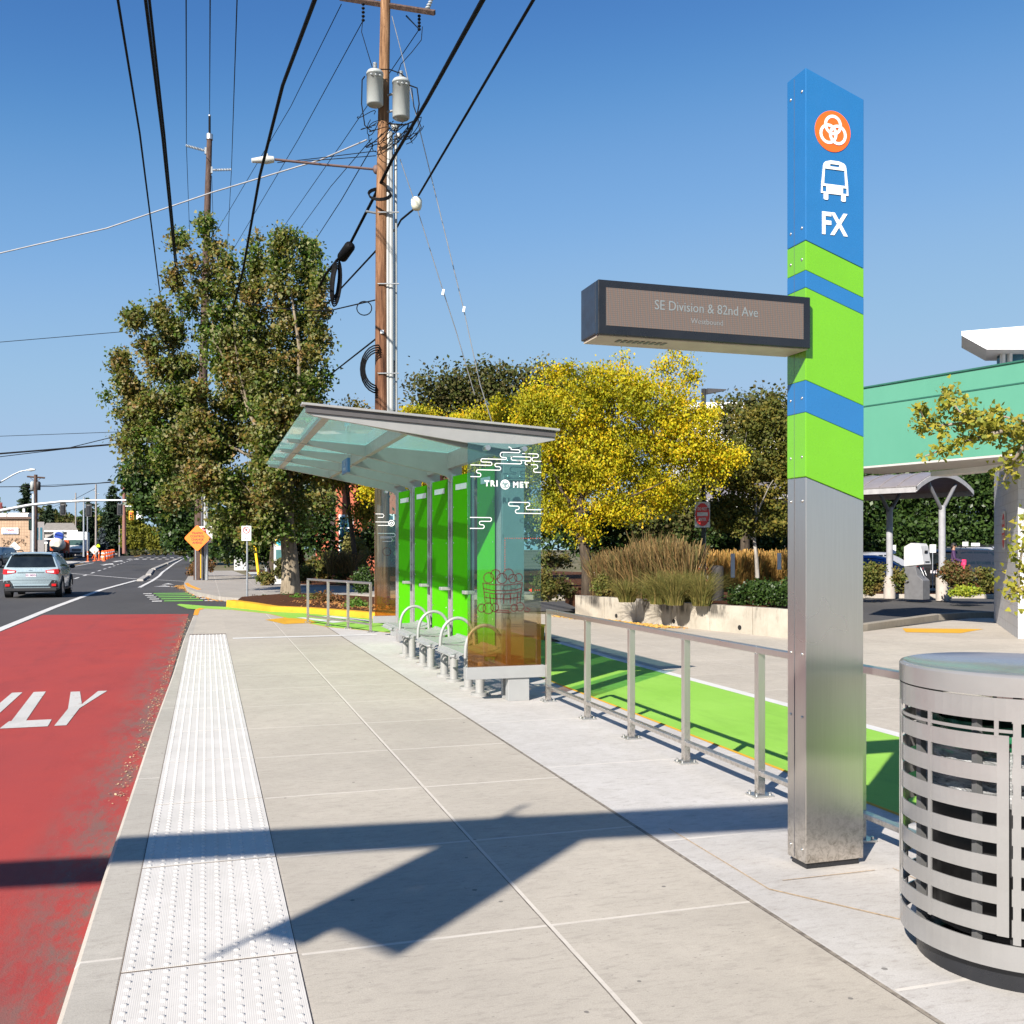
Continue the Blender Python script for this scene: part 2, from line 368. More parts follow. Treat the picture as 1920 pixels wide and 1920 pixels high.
# ---------------------------------------------------------------- foliage
def leaf_mesh(name, pts, size, jit=.4, up=.35, aspect=.7, shape=4, droop=None):
    """pts (n,3) -> n separate little leaves"""
    n = len(pts); a = RNG.normal(size=(n, 3)); a[:, 2] += up + .25; a[:, 0] -= .45; a[:, 1] -= .45      # leaves turn a little to the light
    a /= np.linalg.norm(a, axis=1)[:, None] + 1e-9
    b = RNG.normal(size=(n, 3))
    if droop is not None: b = b * .35 + np.array(droop)
    b -= (a * b).sum(1)[:, None] * a; b /= np.linalg.norm(b, axis=1)[:, None] + 1e-9
    c = np.cross(a, b); s = size * (1 + jit * (RNG.random(n) * 2 - 1)); s = s[:, None]
    if shape == 4: pr = [(-1, 0, 0), (0, -aspect, .18), (1, 0, 0), (0, aspect, .18)]
    elif shape == 5: pr = [(-1, 0, 0), (.1, -.95, .15), (.35, -.35, 0), (1, -.1, .1), (.35, .35, 0), (.1, .95, .15)]
    elif shape == 6: pr = [(-1, 0, 0), (.5, -.85, .2), (.85, -.35, .1), (.62, 0, 0), (.85, .35, .1), (.5, .85, .2)]
    k = len(pr)
    V = np.stack([pts + s * (q[0] * b + q[1] * c + q[2] * a) for q in pr], 1).reshape(-1, 3)
    me = bpy.data.meshes.new(name); me.vertices.add(n * k); me.loops.add(n * k); me.polygons.add(n)
    me.vertices.foreach_set('co', V.astype(np.float32).ravel()); me.loops.foreach_set('vertex_index', np.arange(n * k, dtype=np.int32))
    me.polygons.foreach_set('loop_start', np.arange(0, n * k, k, dtype=np.int32)); me.update(calc_edges=True); me.validate(); return me
def cloud(blobs, clump=.25, per=40, hollow=.55):
    """blobs: (centre, radii, n). Leaves gather in clumps, more near the outside"""
    out = []
    for c, r, n in blobs:
        k = max(3, n // per); d = RNG.normal(size=(k, 3)); d /= np.linalg.norm(d, axis=1)[:, None]
        rad = (hollow + (1 - hollow) * RNG.random(k)) * (1 + .12 * RNG.normal(size=k)); q = d * rad[:, None] * np.array(r)
        w = RNG.random(k) ** 1.5 + .15; idx = RNG.choice(k, n, p=w / w.sum())
        out.append(np.array(c) + q[idx] + RNG.normal(size=(n, 3)) * clump * np.array([1, 1, .8]))
    return np.concatenate(out)
def limb(mb, a, b, r0, r1, bend=.1, seg=6, n=8):
    a = Vector(a); b = Vector(b); L = (b - a).length; o1 = Vector([random.uniform(-1, 1) for _ in range(3)]) * L * bend; pts = []; rs = []
    for i in range(seg + 1):
        t_ = i / seg; pts.append(a.lerp(b, t_) + o1 * math.sin(t_ * PI) + Vector([random.uniform(-1, 1) for _ in range(3)]) * L * .012 * (0 < i < seg)); rs.append(r0 + (r1 - r0) * t_)
    mb.tube(pts, rs, n, cap=False); return pts
# ================================================================ THE SETTING
S = 'structure'
ASPH = asphalt('asphalt'); YEL = worn_paint('yellow_paint', (.54, .28, .015), (.35, .3, .24), .3, (.6, .33, .02), .4)
ORG = worn_paint('orange_kerb_paint', (.66, .27, .025), (.35, .3, .24), .3, None, .4)
WHT = worn_paint('white_paint', (.52, .51, .49), (.12, .11, .1), .35, (.58, .57, .55), .5)
GRN = worn_paint('green_lane_paint', (.20, .42, .045), (.17, .25, .09), .40, (.25, .48, .07), .8)
GRNOLD = worn_paint('old_green_paint', (.13, .33, .06), (.07, .07, .06), .9)
RED = worn_paint('red_lane_paint', (.28, .040, .036), (.13, .10, .085), .34, (.34, .042, .032), 1.1, edge=(-1.0, -.5))
def ysteps(a, b): return sorted(set([a, b] + [y for y in (50, 60, 80, 100, 120, 150, 190) if a < y < b]))
def ribbon(mb, pts, w, dz):        # road marking following the road surface; pts in plan
    L = []; Rr = []
    for i, q in enumerate(pts):
        a = pts[max(0, i - 1)]; b = pts[min(len(pts) - 1, i + 1)]; t_ = Vector((b[0] - a[0], b[1] - a[1])).normalized(); nx, ny = -t_.y * w / 2, t_.x * w / 2
        z = gz(q[1]) + dz; L.append((q[0] + nx, q[1] + ny, z)); Rr.append((q[0] - nx, q[1] - ny, z))
    mb.strip(L, Rr); return mb
def mark(mb, poly, dz): mb.poly([(x, y, gz(y) + dz) for x, y in poly]); return mb

# ground sheet to the horizon
g = MB(); ys = [-60, 50, 60, 80, 100, 120, 150, 190, 400, 1500]
g.strip([(-1500, y, gz(y) - .012) for y in ys], [(1500, y, gz(y) - .012) for y in ys])
t = NT('dry_ground'); c_ = t.ramp(t.noise(.12, 5, .6), [(.35, (.09, .085, .04)), (.65, (.17, .145, .09))]); t.done(t.bsdf(c_, .95, 0, t.bump(t.noise(8, 5), .5, .05), .2))
g.build('ground', t.m, kind=S, fixn=False)
m = MB(); yy = [-40, 44, 50, 60, 80, 100, 120, 150, 190, 420]
m.strip([(-23.5, y, gz(y)) for y in yy], [(3.2 if y < 45 else -.95, y, gz(y)) for y in yy])
m.build('road', ASPH, kind=S, fixn=False)
m = MB(); m.poly([(-60, 64, gz(64) - .004), (-23.5, 64, gz(64) - .004), (-23.5, 80, gz(80) - .004), (-60, 80, gz(80) - .004)]); m.build('side_street', ASPH, kind=S, fixn=False)

# red bus lane with the word ONLY
m = MB(); m.poly([(-3.98, -40, -.146), (-.45, -40, -.146), (-.45, 26.9, -.146), (-3.98, 27.6, -.146)]); m.build('bus_lane', RED, kind=S, fixn=False)
m = MB(); z = .008
def lp(pts): m.poly([(x, y, -.15 + z) for x, y in pts])
lp([(-1.93, 12.69), (-1.80, 12.69), (-1.68, 10.60), (-1.81, 10.6)]); lp([(-1.83, 10.6), (-1.45, 10.6), (-1.43, 10.19), (-1.84, 10.19)])          # L
lp([(-1.52, 12.58), (-1.42, 12.58), (-1.285, 11.55), (-1.385, 11.25)]); lp([(-1.22, 12.55), (-1.12, 12.55), (-1.275, 11.25), (-1.285, 11.55)]); lp([(-1.385, 11.25), (-1.275, 11.25), (-1.27, 10.2), (-1.375, 10.2)]); lp([(-1.285, 11.55), (-1.385, 11.25), (-1.275, 11.25)])   # Y
lp([(-2.16, 12.7), (-2.05, 12.7), (-1.99, 10.22), (-2.1, 10.22)]); lp([(-2.50, 12.7), (-2.39, 12.7), (-2.33, 10.22), (-2.44, 10.22)]); lp([(-2.39, 12.7), (-2.10, 10.6), (-2.10, 10.22), (-2.12, 10.22), (-2.387, 12.2)])    # N
o0 = [(-2.74 + .17 * math.cos(a), 11.45 + 1.25 * math.sin(a)) for a in [2 * PI * i / 20 for i in range(21)]]; o1 = [(-2.74 + .07 * math.cos(a), 11.45 + .85 * math.sin(a)) for a in [2 * PI * i / 20 for i in range(21)]]
m.strip([(x, y, -.15 + z) for x, y in o0], [(x, y, -.15 + z) for x, y in o1])
m.build('lane_lettering', worn_paint('lettering_paint', (.42, .41, .39), (.25, .06, .05), .75, (.50, .48, .46), .8), kind=S, fixn=False)

# white lines
m = MB()
ribbon(m, [(-4.08, -40), (-4.08, 20), (-4.2, 31), (-4.15, 44), (-3.55, 55.5)], .2, .008)
ribbon(m, [(-2.82, 46.2), (-2.72, 55), (-2.72, 62.8), (-2.85, 70), (-2.95, 99), (-2.7, 150)], .16, .006)
ribbon(m, [(-23, 71.3), (-8.6, 69.8), (-3.6, 57.6)], .16, .006); ribbon(m, [(-3.2, 57.2), (-1.1, 53.7)], .12, .006)
for k in range(18): y = 43.5 + k * 5.1; x = -6.6 - .02 * (y - 43); ribbon(m, [(x, y), (x - .04, y + 2.3)], .14, .006)
ribbon(m, [(-10.3, 66), (-10.6, 105)], .14, .006); ribbon(m, [(-10.1, 30), (-10.2, 60)], .14, .006)
for k in range(9): ribbon(m, [(-8.8 + k * .85, 124), (-8.8 + k * .85 + .01, 128)], .45, .006)
for k in range(7): ribbon(m, [(-8.2 + k * .95, 136), (-8.2 + k * .95 + .01, 139)], .5, .006)
for x, y in [(-8.6, 96), (-11.9, 108), (-9.0, 112)]: mark(m, [(x - .6, y), (x, y + 5.5), (x + .6, y)], .006); mark(m, [(x - .12, y - 4), (x - .12, y), (x + .12, y), (x + .12, y - 4)], .006)
# bicycle symbol arrow by the crossing
mark(m, [(-2.28, 47.0), (-1.85, 48.3), (-1.31, 46.0), (-1.8, 47.1)], .006); mark(m, [(-2.05, 49.6), (-1.8, 51.2), (-1.5, 49.5), (-1.78, 50.1)], .006)
for k in range(5):
    y = 33.5 + k * 1.45; xl = -1.5 - k * .15; xr = .05 - k * .14
    mark(m, [(xl - .18, y), (xl - .18, y + .5), (xl + .12, y + .5), (xl + .12, y)], .010); mark(m, [(xr - .12, y - .1), (xr - .12, y + .4), (xr + .18, y + .4), (xr + .18, y - .1)], .010)
m.build('road_markings', WHT, kind=S, fixn=False)
m = MB()
for k in range(5):
    y = 33.55 + k * 1.45; xl = -1.32 - k * .15; xr = -.12 - k * .14; mark(m, [(xl, y), (xl, y + .7), (xr, y + .65), (xr, y - .05)], .007)
m.build('green_crossing_bars', GRNOLD, kind=S, fixn=False)
m = MB()
ribbon(m, [(-14.6, 84), (-13.9, 93)], .25, .008); ribbon(m, [(-11.3, 84), (-11.0, 100)], .12, .008); ribbon(m, [(-9.8, 150), (-9.0, 185)], .3, .008)
m.build('yellow_road_lines', YEL, kind=S, fixn=False)

# platform slabs, kerb, tactile tiles
PJ = [('x', 1.315), ('yr', (1.345, 1.222, .34, 2.24)), ('exp', 2.25), ('yr', (1.05, 1.83, 2.27, 4))]
CP = concrete('platform_concrete', (.46, .415, .345), joints=PJ, bright_x=2.25)
m = MB()
top = [(-.30, -6), (3.80, -6), (3.80, 14), (3.6, 16.3), (3.26, 17.8), (2.88, 18.55), (2.29, 19.55), (1.99, 20.85), (1.41, 24.05), (.62, 25.85), (.0, 26.6), (-.18, 26.5), (-.22, 23), (-.30, 15)]
m.prism(top, 2, -.4, 0); m.build('platform', CP, kind=S)
KER = concrete('kerb_concrete', (.43, .40, .345), joints=[('yr', (3.95, 3.05, -3, 3))], dirt=.8)
m = MB(); L = [(-.465, -6), (-.465, 5), (-.445, 9), (-.40, 13), (-.38, 17.5), (-.30, 24)]
m.strip([(x, y, -.4) for x, y in L], [(x, y, -.02) for x, y in L]); m.strip([(x, y, -.02) for x, y in L], [(x + .02, y, .001) for x, y in L])
Rr = [(-.30, -6), (-.30, 5), (-.30, 9), (-.28, 13), (-.26, 17.5), (-.2, 24)]
m.strip([(x + .02, y, .001) for x, y in L], [(x + .0, y, .001) for x, y in Rr]); m.build('kerb', KER, kind=S)
m = MB(); L2 = [(-.30, 24.02), (-.29, 26.2), (-.18, 26.9)]; R2 = [(-.2, 24.02), (-.17, 26.0), (-.06, 26.6)]
m.strip([(x, y, -.4) for x, y in L2], [(x, y, .003) for x, y in L2]); m.strip([(x, y, .003) for x, y in L2], [(x, y, .003) for x, y in R2]); m.build('orange_kerb_end', ORG, kind=S)
m = MB()      # thin dark joints round the tactile strip, white band across the platform
m.strip([(-.297, -6, .002), (-.297, 18.62, .002)], [(.3265, -6, .002), (.3265, 18.62, .002)])
m.build('dark_joint', mat('joint_dirt', (.085, .06, .045), .9, nscale=20), kind=S, fixn=False)
m = MB(); m.poly([(.42, 17.45, .004), (2.9, 17.5, .004), (2.9, 17.72, .004), (.42, 17.67, .004)]); m.build('white_platform_line', WHT, kind=S, fixn=False)
m = MB(); m.poly([(1.2, 22.0, .004), (1.62, 22.5, .004), (2.0, 20.75, .004), (1.5, 20.6, .004)]); m.poly([(1.62, 22.5, .0045), (2.05, 22.0, .0045), (2.2, 20.9, .0045), (2.0, 20.75, .0045)]); m.build('yellow_patch', YEL, kind=S, fixn=False)
t = NT('tactile_white'); co = t.coord()
c_ = t.ramp(t.noise(3, 5, .65, co), [(.3, (.47, .45, .415)), (.7, (.565, .54, .505))])
X_, Y_, Z_ = sep(t, co); rib = t.math('SINE', t.math('MULTIPLY', X_, 2 * PI / .0068))
c_ = t.mix(t.mapr(t.noise(1.6, 6, .75, co, .8), .60, .76, 0, .38), c_, (.26, .21, .16)); c_ = t.mix(t.mapr(t.noise(45, 4, .7, co), .62, .75, 0, .35), c_, (.24, .2, .17))
c_ = t.mix(t.mapr(rib, .0, 1, 0, .10), c_, (.42, .40, .38))
t.done(t.bsdf(c_, .6, 0, t.bump(rib, .18, .001), .35)); TAC = t.m
m = MB(); k = 0; y = 3.803 - 1.22 * 8
while y < 18.0:
    m.bx(-.293, .323, y + .008, y + 1.212, -.02, .0045)
    if y > 1.9:
        near = y < 8; nn = 8 if near else 6
        for i in range(10):
            for j in range(20):
                cx = -.293 + .0308 + i * .0616; cy = y + .0305 + j * .061; old = m.smooth; m.smooth = True
                prof = [(.0125, .0045), (.0095, .0082), (.0055, .0095), (.0, .0098)] if near else [(.0125, .0045), (.008, .0092), (0, .0095)]
                m.lathe((cx, cy, 0), prof, nn); m.smooth = old
    y += 1.22
m.build('tactile_paving', TAC, kind=S, fixn=False)

# slab of paving joint round the pylon foot
m = MB(); z = .003
for a, b, w in [((2.40, 3.90), (2.72, 3.42), .012), ((2.72, 3.42), (3.62, 3.42), .012), ((2.40, 3.90), (2.40, 4.9), .007), ((2.72, 3.42), (3.08, 3.42), .012), ((3.12, 3.42), (3.12, 3.98), .006), ((2.52, 3.98), (3.02, 3.98), .006), ((3.40, 3.62), (3.40, 4.3), .007)]:
    d_ = Vector((b[0] - a[0], b[1] - a[1])).normalized(); nx, ny = -d_.y * w / 2, d_.x * w / 2; z += .0002
    m.poly([(a[0] + nx, a[1] + ny, z), (b[0] + nx, b[1] + ny, z), (b[0] - nx, b[1] - ny, z), (a[0] - nx, a[1] - ny, z)])
m.build('paving_cut', mat('mortar', (.40, .29, .18), .9, nscale=60, var=.4), kind=S, fixn=False)

# green bike lane running behind the stop and out to the road
m = MB()
Lx = [(3.80, -10, -.143), (3.80, 14, -.143), (3.6, 16.3, -.12), (3.26, 17.8, -.05), (2.88, 18.55, -.006), (2.29, 19.55, -.004), (1.99, 20.85, -.004), (1.41, 24.05, -.004), (.62, 25.85, -.02), (.0, 27.5, -.09), (-.52, 29.3, -.141), (-.87, 31.4, -.141)]
Rx = [(5.86, -10, -.143), (5.86, 14, -.143), (5.86, 16.5, -.12), (5.3, 18.6, -.06), (4.4, 20.2, -.02), (3.44, 21.85, -.004), (2.9, 22.95, -.004), (2.2, 24.2, -.004), (1.48, 25.0, -.004), (.54, 28.3, -.06), (.0, 30.3, -.135), (-.8, 31.9, -.141)]
m.strip(Lx, Rx); m.build('bike_lane', GRN, kind=S, fixn=False)
m = MB()
m.strip([(5.86, -10, -.142), (5.86, 14, -.142), (5.86, 16.5, -.119)], [(6.0, -10, -.142), (6.0, 14, -.142), (6.0, 16.5, -.119)])
for a in ([(1225, 1430), (1290, 1427), (1660, 1468), (1560, 1477)], [(1450, 1419), (1550, 1414), (1880, 1452), (1880, 1466)]): m.poly([tuple(G(300 + x / 4.8, 860 + y / 4.8, 0)[:2]) + (.0,) for x, y in a])
m.build('bike_lane_markings', WHT, kind=S, fixn=False)
m = MB(); E = [(3.803, -6), (3.803, 14), (3.603, 16.32), (3.263, 17.82), (2.883, 18.57), (2.293, 19.57), (1.993, 20.87), (1.413, 24.07), (.625, 25.87), (.005, 26.62)]
m.strip([(x + .0, y, -.14) for x, y in E], [(x + .0, y, .002) for x, y in E]); m.strip([(x + .0, y, .002) for x, y in E], [(x - .035, y - .01, .0022) for x, y in E]); m.build('yellow_platform_edge', YEL, kind=S)
m = MB(); E = [(.50, 28.5), (.95, 27.1), (1.48, 25.05), (2.2, 24.25), (2.9, 23.0), (3.44, 21.9), (4.4, 20.25), (5.3, 18.65), (5.9, 17.2)]; E2 = [(x + .22, y + .14) for x, y in E]
m.strip([(x, y, -.14) for x, y in E], [(x + .02, y, .12) for x, y in E]); m.strip([(x + .02, y, .12) for x, y in E], [(x, y, .12) for x, y in E2]); m.build('yellow_kerb', YEL, kind=S)

# pavements and drives
SW = concrete('pavement_concrete', (.48, .43, .36), joints=[('xr', (7.3, 1.5)), ('yr', (1.2, 1.52, -50, 60))], dirt=.8)
m = MB(); m.poly([(6.0, -12, -.146), (16, -12, -.146), (15.2, 14.6, -.146), (17.9, 19, -.146), (18.4, 20.1, -.146), (12.7, 17.1, -.146), (10.6, 16.0, -.146), (8.9, 23.2, -.146), (6.4, 27, -.146), (6.3, 20.6, -.146), (6.15, 17.2, -.146), (6.0, 16.4, -.146)]); m.build('pavement', SW, kind=S, fixn=False)
m = MB(); m.prism([(.95, 32.2), (.35, 33.6), (-.4, 37.5), (-.75, 41), (-1.0, 48), (-1.0, 52), (-1.15, 110), (.6, 110), (2.2, 60), (2.9, 52), (4.2, 44), (9.5, 37), (12, 33), (9.5, 31.8), (4.5, 33.6), (2.6, 31.9)], 2, -.3, -.005)
m.build('far_pavement', concrete('far_concrete', (.36, .33, .29), joints=[('yr', (0, 1.5, -50, 50)), ('xr', (.4, 1.5))], dirt=.5), kind=S)
m = MB(); m.prism([(-.78, 43.2), (-.95, 47), (-.83, 47.5), (-.62, 44.0), (-.2, 39.6), (-.34, 39.2)], 2, -.1, 0.0); m.build('orange_ramp_edge', ORG, kind=S)
DRV = asphalt('drive_asphalt', (.06, .058, .056))
m = MB(); m.poly([(5.5, 27.5, -.140), (12, 30.5, -.140), (13, 27, -.140), (10, 24.5, -.140), (8, 25.5, -.140)]); m.build('drive_crossing', DRV, kind=S, fixn=False)
m = MB(); m.poly([(9.0, 17.8, -.147), (12.0, 17.0, -.147), (18.5, 20.0, -.147), (40, 10, -.147), (90, 30, -.147), (60, 90, -.147), (14, 62, -.147), (13.5, 33, -.147), (10.4, 26, -.147)]); m.build('parking_lot', DRV, kind=S, fixn=False)
DK = concrete('old_kerb_concrete', (.30, .27, .22), dirt=1.2)
def kerb(name, pts, w=.16, h=.15, z0=-.15, mt=DK):
    mb = MB(); n = len(pts); Lp = []; Rp = []
    for i, q in enumerate(pts):
        a = pts[max(0, i - 1)]; b = pts[min(n - 1, i + 1)]; t_ = Vector((b[0] - a[0], b[1] - a[1])).normalized(); Lp.append((q[0] - t_.y * w / 2, q[1] + t_.x * w / 2)); Rp.append((q[0] + t_.y * w / 2, q[1] - t_.x * w / 2))
    z1 = z0 + h
    mb.strip([(x, y, z0 - .1) for x, y in Lp], [(x, y, z1 - .015) for x, y in Lp]); mb.strip([(x, y, z1 - .015) for x, y in Lp], [(q[0] * .92 + p[0] * .08, q[1] * .92 + p[1] * .08, z1) for q, p in zip(Lp, Rp)])
    mb.strip([(q[0] * .92 + p[0] * .08, q[1] * .92 + p[1] * .08, z1) for q, p in zip(Lp, Rp)], [(q[0] * .08 + p[0] * .92, q[1] * .08 + p[1] * .92, z1) for q, p in zip(Lp, Rp)])
    mb.strip([(q[0] * .08 + p[0] * .92, q[1] * .08 + p[1] * .92, z1) for q, p in zip(Lp, Rp)], [(x, y, z1 - .015) for x, y in Rp]); mb.strip([(x, y, z1 - .015) for x, y in Rp], [(x, y, z0 - .1) for x, y in Rp])
    for e in (0, -1): mb.poly([(*Lp[e], z0 - .1), (*Lp[e], z1 - .015), (*Rp[e], z1 - .015), (*Rp[e], z0 - .1)])
    return mb.build(name, mt, kind=S)
kerb('drive_kerb', [(11.1, 16.6), (12.9, 17.35), (14.6, 18.35), (16.4, 19.4), (17.7, 19.8), (19.2, 19.6), (20.5, 18.9)])
kerb('far_drive_kerb', [(8.2, 34.2), (10.5, 31.4), (13.2, 29.6)], .2)
m = MB(); m.poly([(14.0, 17.55, -.142), (15.5, 16.9, -.142), (14.3, 16.2, -.142), (13.4, 16.7, -.142)]); m.build('yellow_ramp_patch', YEL, kind=S, fixn=False)
kerb('lot_island_kerb', [(19.0, 30.6), (21.4, 29.0), (24.0, 28.0), (27.5, 26.8), (30, 25.8)], .25, .14, -.15, concrete('light_kerb', (.42, .38, .32)))
SOIL = NT('bark_mulch'); co = SOIL.coord(); c_ = SOIL.ramp(SOIL.noise(14, 6, .75, co), [(.3, (.035, .016, .008)), (.6, (.11, .045, .022)), (.8, (.2, .1, .05))]); SOIL = SOIL.done(SOIL.bsdf(c_, .95, 0, SOIL.bump(SOIL.noise(30, 5, .7, co), 1, .05), .1))
m = MB(); m.prism([(20, 30.4), (21.5, 29.15), (24.1, 28.15), (30, 26), (30.5, 29), (24, 31.6), (21, 32.6)], 2, -.3, -.03); m.build('lot_island_bed', SOIL, kind=S)
# planting beds
def bed(name, pts, z, mt=None): b_ = MB(); b_.prism(pts, 2, z - .3, z); return b_.build(name, mt or SOIL, kind=S)
bed('tree_bed', [(1.0, 30.8), (.80, 28.6), (1.2, 27.2), (1.72, 25.2), (2.42, 24.4), (3.1, 23.15), (3.66, 22.05), (4.6, 20.4), (5.5, 18.8), (6.1, 18.2), (6.25, 22.5), (5.9, 26.8), (4.4, 30.5), (3.2, 32.6), (2.2, 32.4)], .10)
bed('wall_bed', [(8.9, 23.5), (10.35, 17.2), (11.6, 18.5), (13.2, 20.6), (13.6, 26), (12.6, 29.2), (9.4, 25.6)], .36)
bed('verge', [(2.6, 53), (3.0, 45.5), (4.5, 43), (12, 36.2), (26, 40), (24, 62), (14, 110), (2.5, 110)], .0)
m = MB(); m.poly([(2.35, 54, .008), (3.2, 54, .008), (3.4, 66, .06), (2.5, 66, .06)]); m.build('lawn', leafmat('lawn_green', [(.06, .12, .02)]), kind=S, fixn=False)
# traffic islands and lane separator far up the road
IS = concrete('island_concrete', (.5, .48, .44))
m = MB(); z0 = gz(95); m.prism([(-13.6, 88), (-11.6, 93), (-11.5, 97), (-12.2, 110), (-14.8, 116), (-15.2, 100)], 2, z0 - .1, z0 + .14); m.build('traffic_island', IS, kind=S, bevel=.04)
m = MB(); z0 = gz(125)
m.strip([(-14.6, 112, z0 - .05), (-15.4, 130, z0 + .05)], [(-14.6, 112, z0 + .16), (-15.4, 130, z0 + .22)]); m.strip([(-14.6, 112, z0 + .16), (-15.4, 130, z0 + .22)], [(-14.9, 113, z0 + .16), (-15.7, 131, z0 + .22)]); m.build('yellow_island_kerb', YEL, kind=S)
m = MB()
for (xa, ya, xb, yb) in [(-3.3, 54.5, -3.35, 61), (-3.4, 64, -3.75, 75), (-3.75, 77, -3.6, 95), (-3.6, 97, -3.1, 130)]:
    for (da, db, ma) in ((0, 1, 0),):
        za, zb = gz(ya), gz(yb); m.add([(xa - .17, ya, za - .02), (xa + .17, ya, za - .02), (xa + .14, ya + .1, za + .10), (xa - .14, ya + .1, za + .10), (xb - .17, yb, zb - .02), (xb + .17, yb, zb - .02), (xb + .14, yb - .1, zb + .10), (xb - .14, yb - .1, zb + .10)], [(0, 1, 2, 3), (7, 6, 5, 4), (3, 2, 6, 7), (1, 5, 6, 2), (0, 3, 7, 4)])
m.build('lane_separator_kerb', concrete('sep_kerb', (.38, .36, .33)), kind=S)
# fallen leaves in the gutters: nobody could count them
def litter(name, pts, n, size, cols, wid):
    A = []
    for _ in range(n):
        i = random.randrange(len(pts) - 1); q = random.random(); x = pts[i][0] * (1 - q) + pts[i + 1][0] * q; y = pts[i][1] * (1 - q) + pts[i + 1][1] * q; A.append((x + random.gauss(0, wid), y + random.gauss(0, wid), pts[i][2] + .006))
    me = leaf_mesh(name, np.array(A), size, up=4.0); return link(name, me, leafmat(name + '_colours', cols, trans=.05), kind='stuff', label='small dry leaves blown into the edge of the paving', cat='leaf litter')
litter('gutter_leaves', [(-.54, 7, -.145), (-.52, 12, -.145), (-.48, 17, -.145), (-.46, 21, -.145), (-.42, 25, -.145)], 900, .009, [(.34, .25, .14), (.45, .33, .2), (.22, .13, .07)], .035)
litter('wall_leaves', [(8.5, 23.3, -.14), (8.8, 21.5, -.14), (9.35, 19, -.14)], 2200, .03, [(.55, .30, .06), (.6, .38, .1), (.35, .16, .05)], .16)
litter('bed_leaves', [(2.6, 27.5, .11), (4.0, 23.5, .11), (5.2, 20.5, .11)], 800, .035, [(.4, .2, .06), (.3, .13, .05)], .35)
litter('ramp_leaves', [(.5, 33, -.14), (-.2, 38, -.14), (-.9, 44, -.14), (-1.1, 48, -.14)], 900, .04, [(.5, .28, .08), (.35, .16, .05)], .18)
# ================================================================ STOP FURNITURE
t = NT('brushed_steel'); co = t.coord(); Z = sep(t, co)[2]
br = t.noise(3, 6, .7, t.scalevec(co, (60, 60, 1.2))); sm = t.noise(2.3, 6, .7, co, .8)
c_ = t.ramp(br, [(.3, (.62, .575, .52)), (.7, (.67, .625, .57))]); c_ = t.mix(t.mapr(sm, .66, .8, 0, .15), c_, (.70, .69, .67)); c_ = t.mix(t.math('MULTIPLY', t.mapr(Z, .35, .03), t.mapr(t.noise(34, 6, .8, co, .6), .45, .65)), c_, (.26, .23, .19)); scr = t.noise(4, 6, .8, t.scalevec(co, (14, 14, 3)), 1.2); c_ = t.mix(t.mapr(scr, .66, .70, 0, .5), c_, (.75, .74, .73))
x = t.n('ShaderNodeBsdfPrincipled'); t.l(c_, x.inputs['Base Color']); x.inputs['Metallic'].default_value = .92; t.l(t.mapr(t.noise(1.2, 3, .5, co), .35, .7, .27, .34), x.inputs['Roughness'])
t.l(t.bump(br, .02, .001), x.inputs['Normal']); STEEL = t.done(x.outputs[0]); MATS['brushed_steel'] = STEEL
PBLUE = mat('sign_blue', (.018, .125, .315), .28, var=.03, coat=.5); PGRN = mat('sign_green', (.125, .36, .008), .28, var=.03, coat=.5)
DGRN = mat('shelter_green', (.065, .37, .002), .85, var=.03, spec=.05); WHITE = mat('sign_white', (.72, .72, .72), .4, var=.02)
ORANGE = mat('logo_orange', (.80, .115, .012), .4, var=.02); BLACK = mat('black_metal', (.012, .013, .016), .3, var=.2); BLK2 = mat('black_paint', (.02, .02, .022), .5)
GREY = mat('grey_powdercoat', (.29, .29, .28), .42, .15, var=.05, coat=.15); LGREY = mat('light_grey_powdercoat', (.30, .305, .30), .42, .1, var=.04); GALV = mat('galvanised', (.42, .44, .46), .4, .7, var=.15, nscale=20)
BOLT = mat('bolt_steel', (.55, .55, .53), .3, .9)

# ---- tall sign pylon
PX0, PX1, PY0, PY1 = 2.71, 3.03, 4.08, 4.235
py = empty('sign_pylon', (2.87, 4.16, 0), 'tall steel pylon with green and blue stripes and a display arm at the platform', 'pylon')
def band(name, z0, z1, mt, e=0.0, back=None):
    mb = MB(); s0, s1 = (-.34 if z0 > 1 else 0), -.34
    sl0 = s0; zt = z1
    def ring(z, sl): return [(PX0 - e, PY0 - e, z), (PX1 + e, PY0 - e, z + sl * (PX1 - PX0)), (PX1 + e, PY1 + e, z + sl * (PX1 - PX0)), (PX0 - e, PY1 + e, z)]
    mb.add(ring(z0, sl0) + ring(z1, s1), [(3, 2, 1, 0), (4, 5, 6, 7)] + [(i, (i + 1) % 4, 4 + (i + 1) % 4, 4 + i) for i in range(4)]); return mb.build(name, mt, py, bevel=.003)
band('steel_casing', .03, 1.862, STEEL); band('green_panel', 1.865, 2.17, PGRN, .0015); band('blue_stripe', 2.171, 2.321, PBLUE, .0015); band('green_panel', 2.322, 2.76, PGRN, .0015)
band('blue_stripe', 2.761, 2.842, PBLUE, .0015); band('green_panel', 2.843, 2.982, PGRN, .0015); band('blue_panel', 2.985, 3.80, PBLUE, .0015)
mb = MB(); mb.bx(PX0 + .015, PX1 - .015, PY0 + .015, PY1 - .015, 0, .032); mb.build('plinth', BLACK, py)
mb = MB(); mb.bx(PX0 - .0016, PX0 - .0003, PY1 - .062, PY1 - .059, .04, 3.79); mb.build('seam', mat('seam_dark', (.08, .08, .09), .6), py)
mb = MB()
for z in (.09, .72, 1.75, 1.96, 2.24, 2.62, 2.9, 3.05, 3.7, 1.02):
    for y in (PY0 + .03, PY1 - .03): mb.sphere((PX0 - .002, y, z), (.004, .0075, .0075), 8, 6)
mb.split('bolt', BOLT, py)
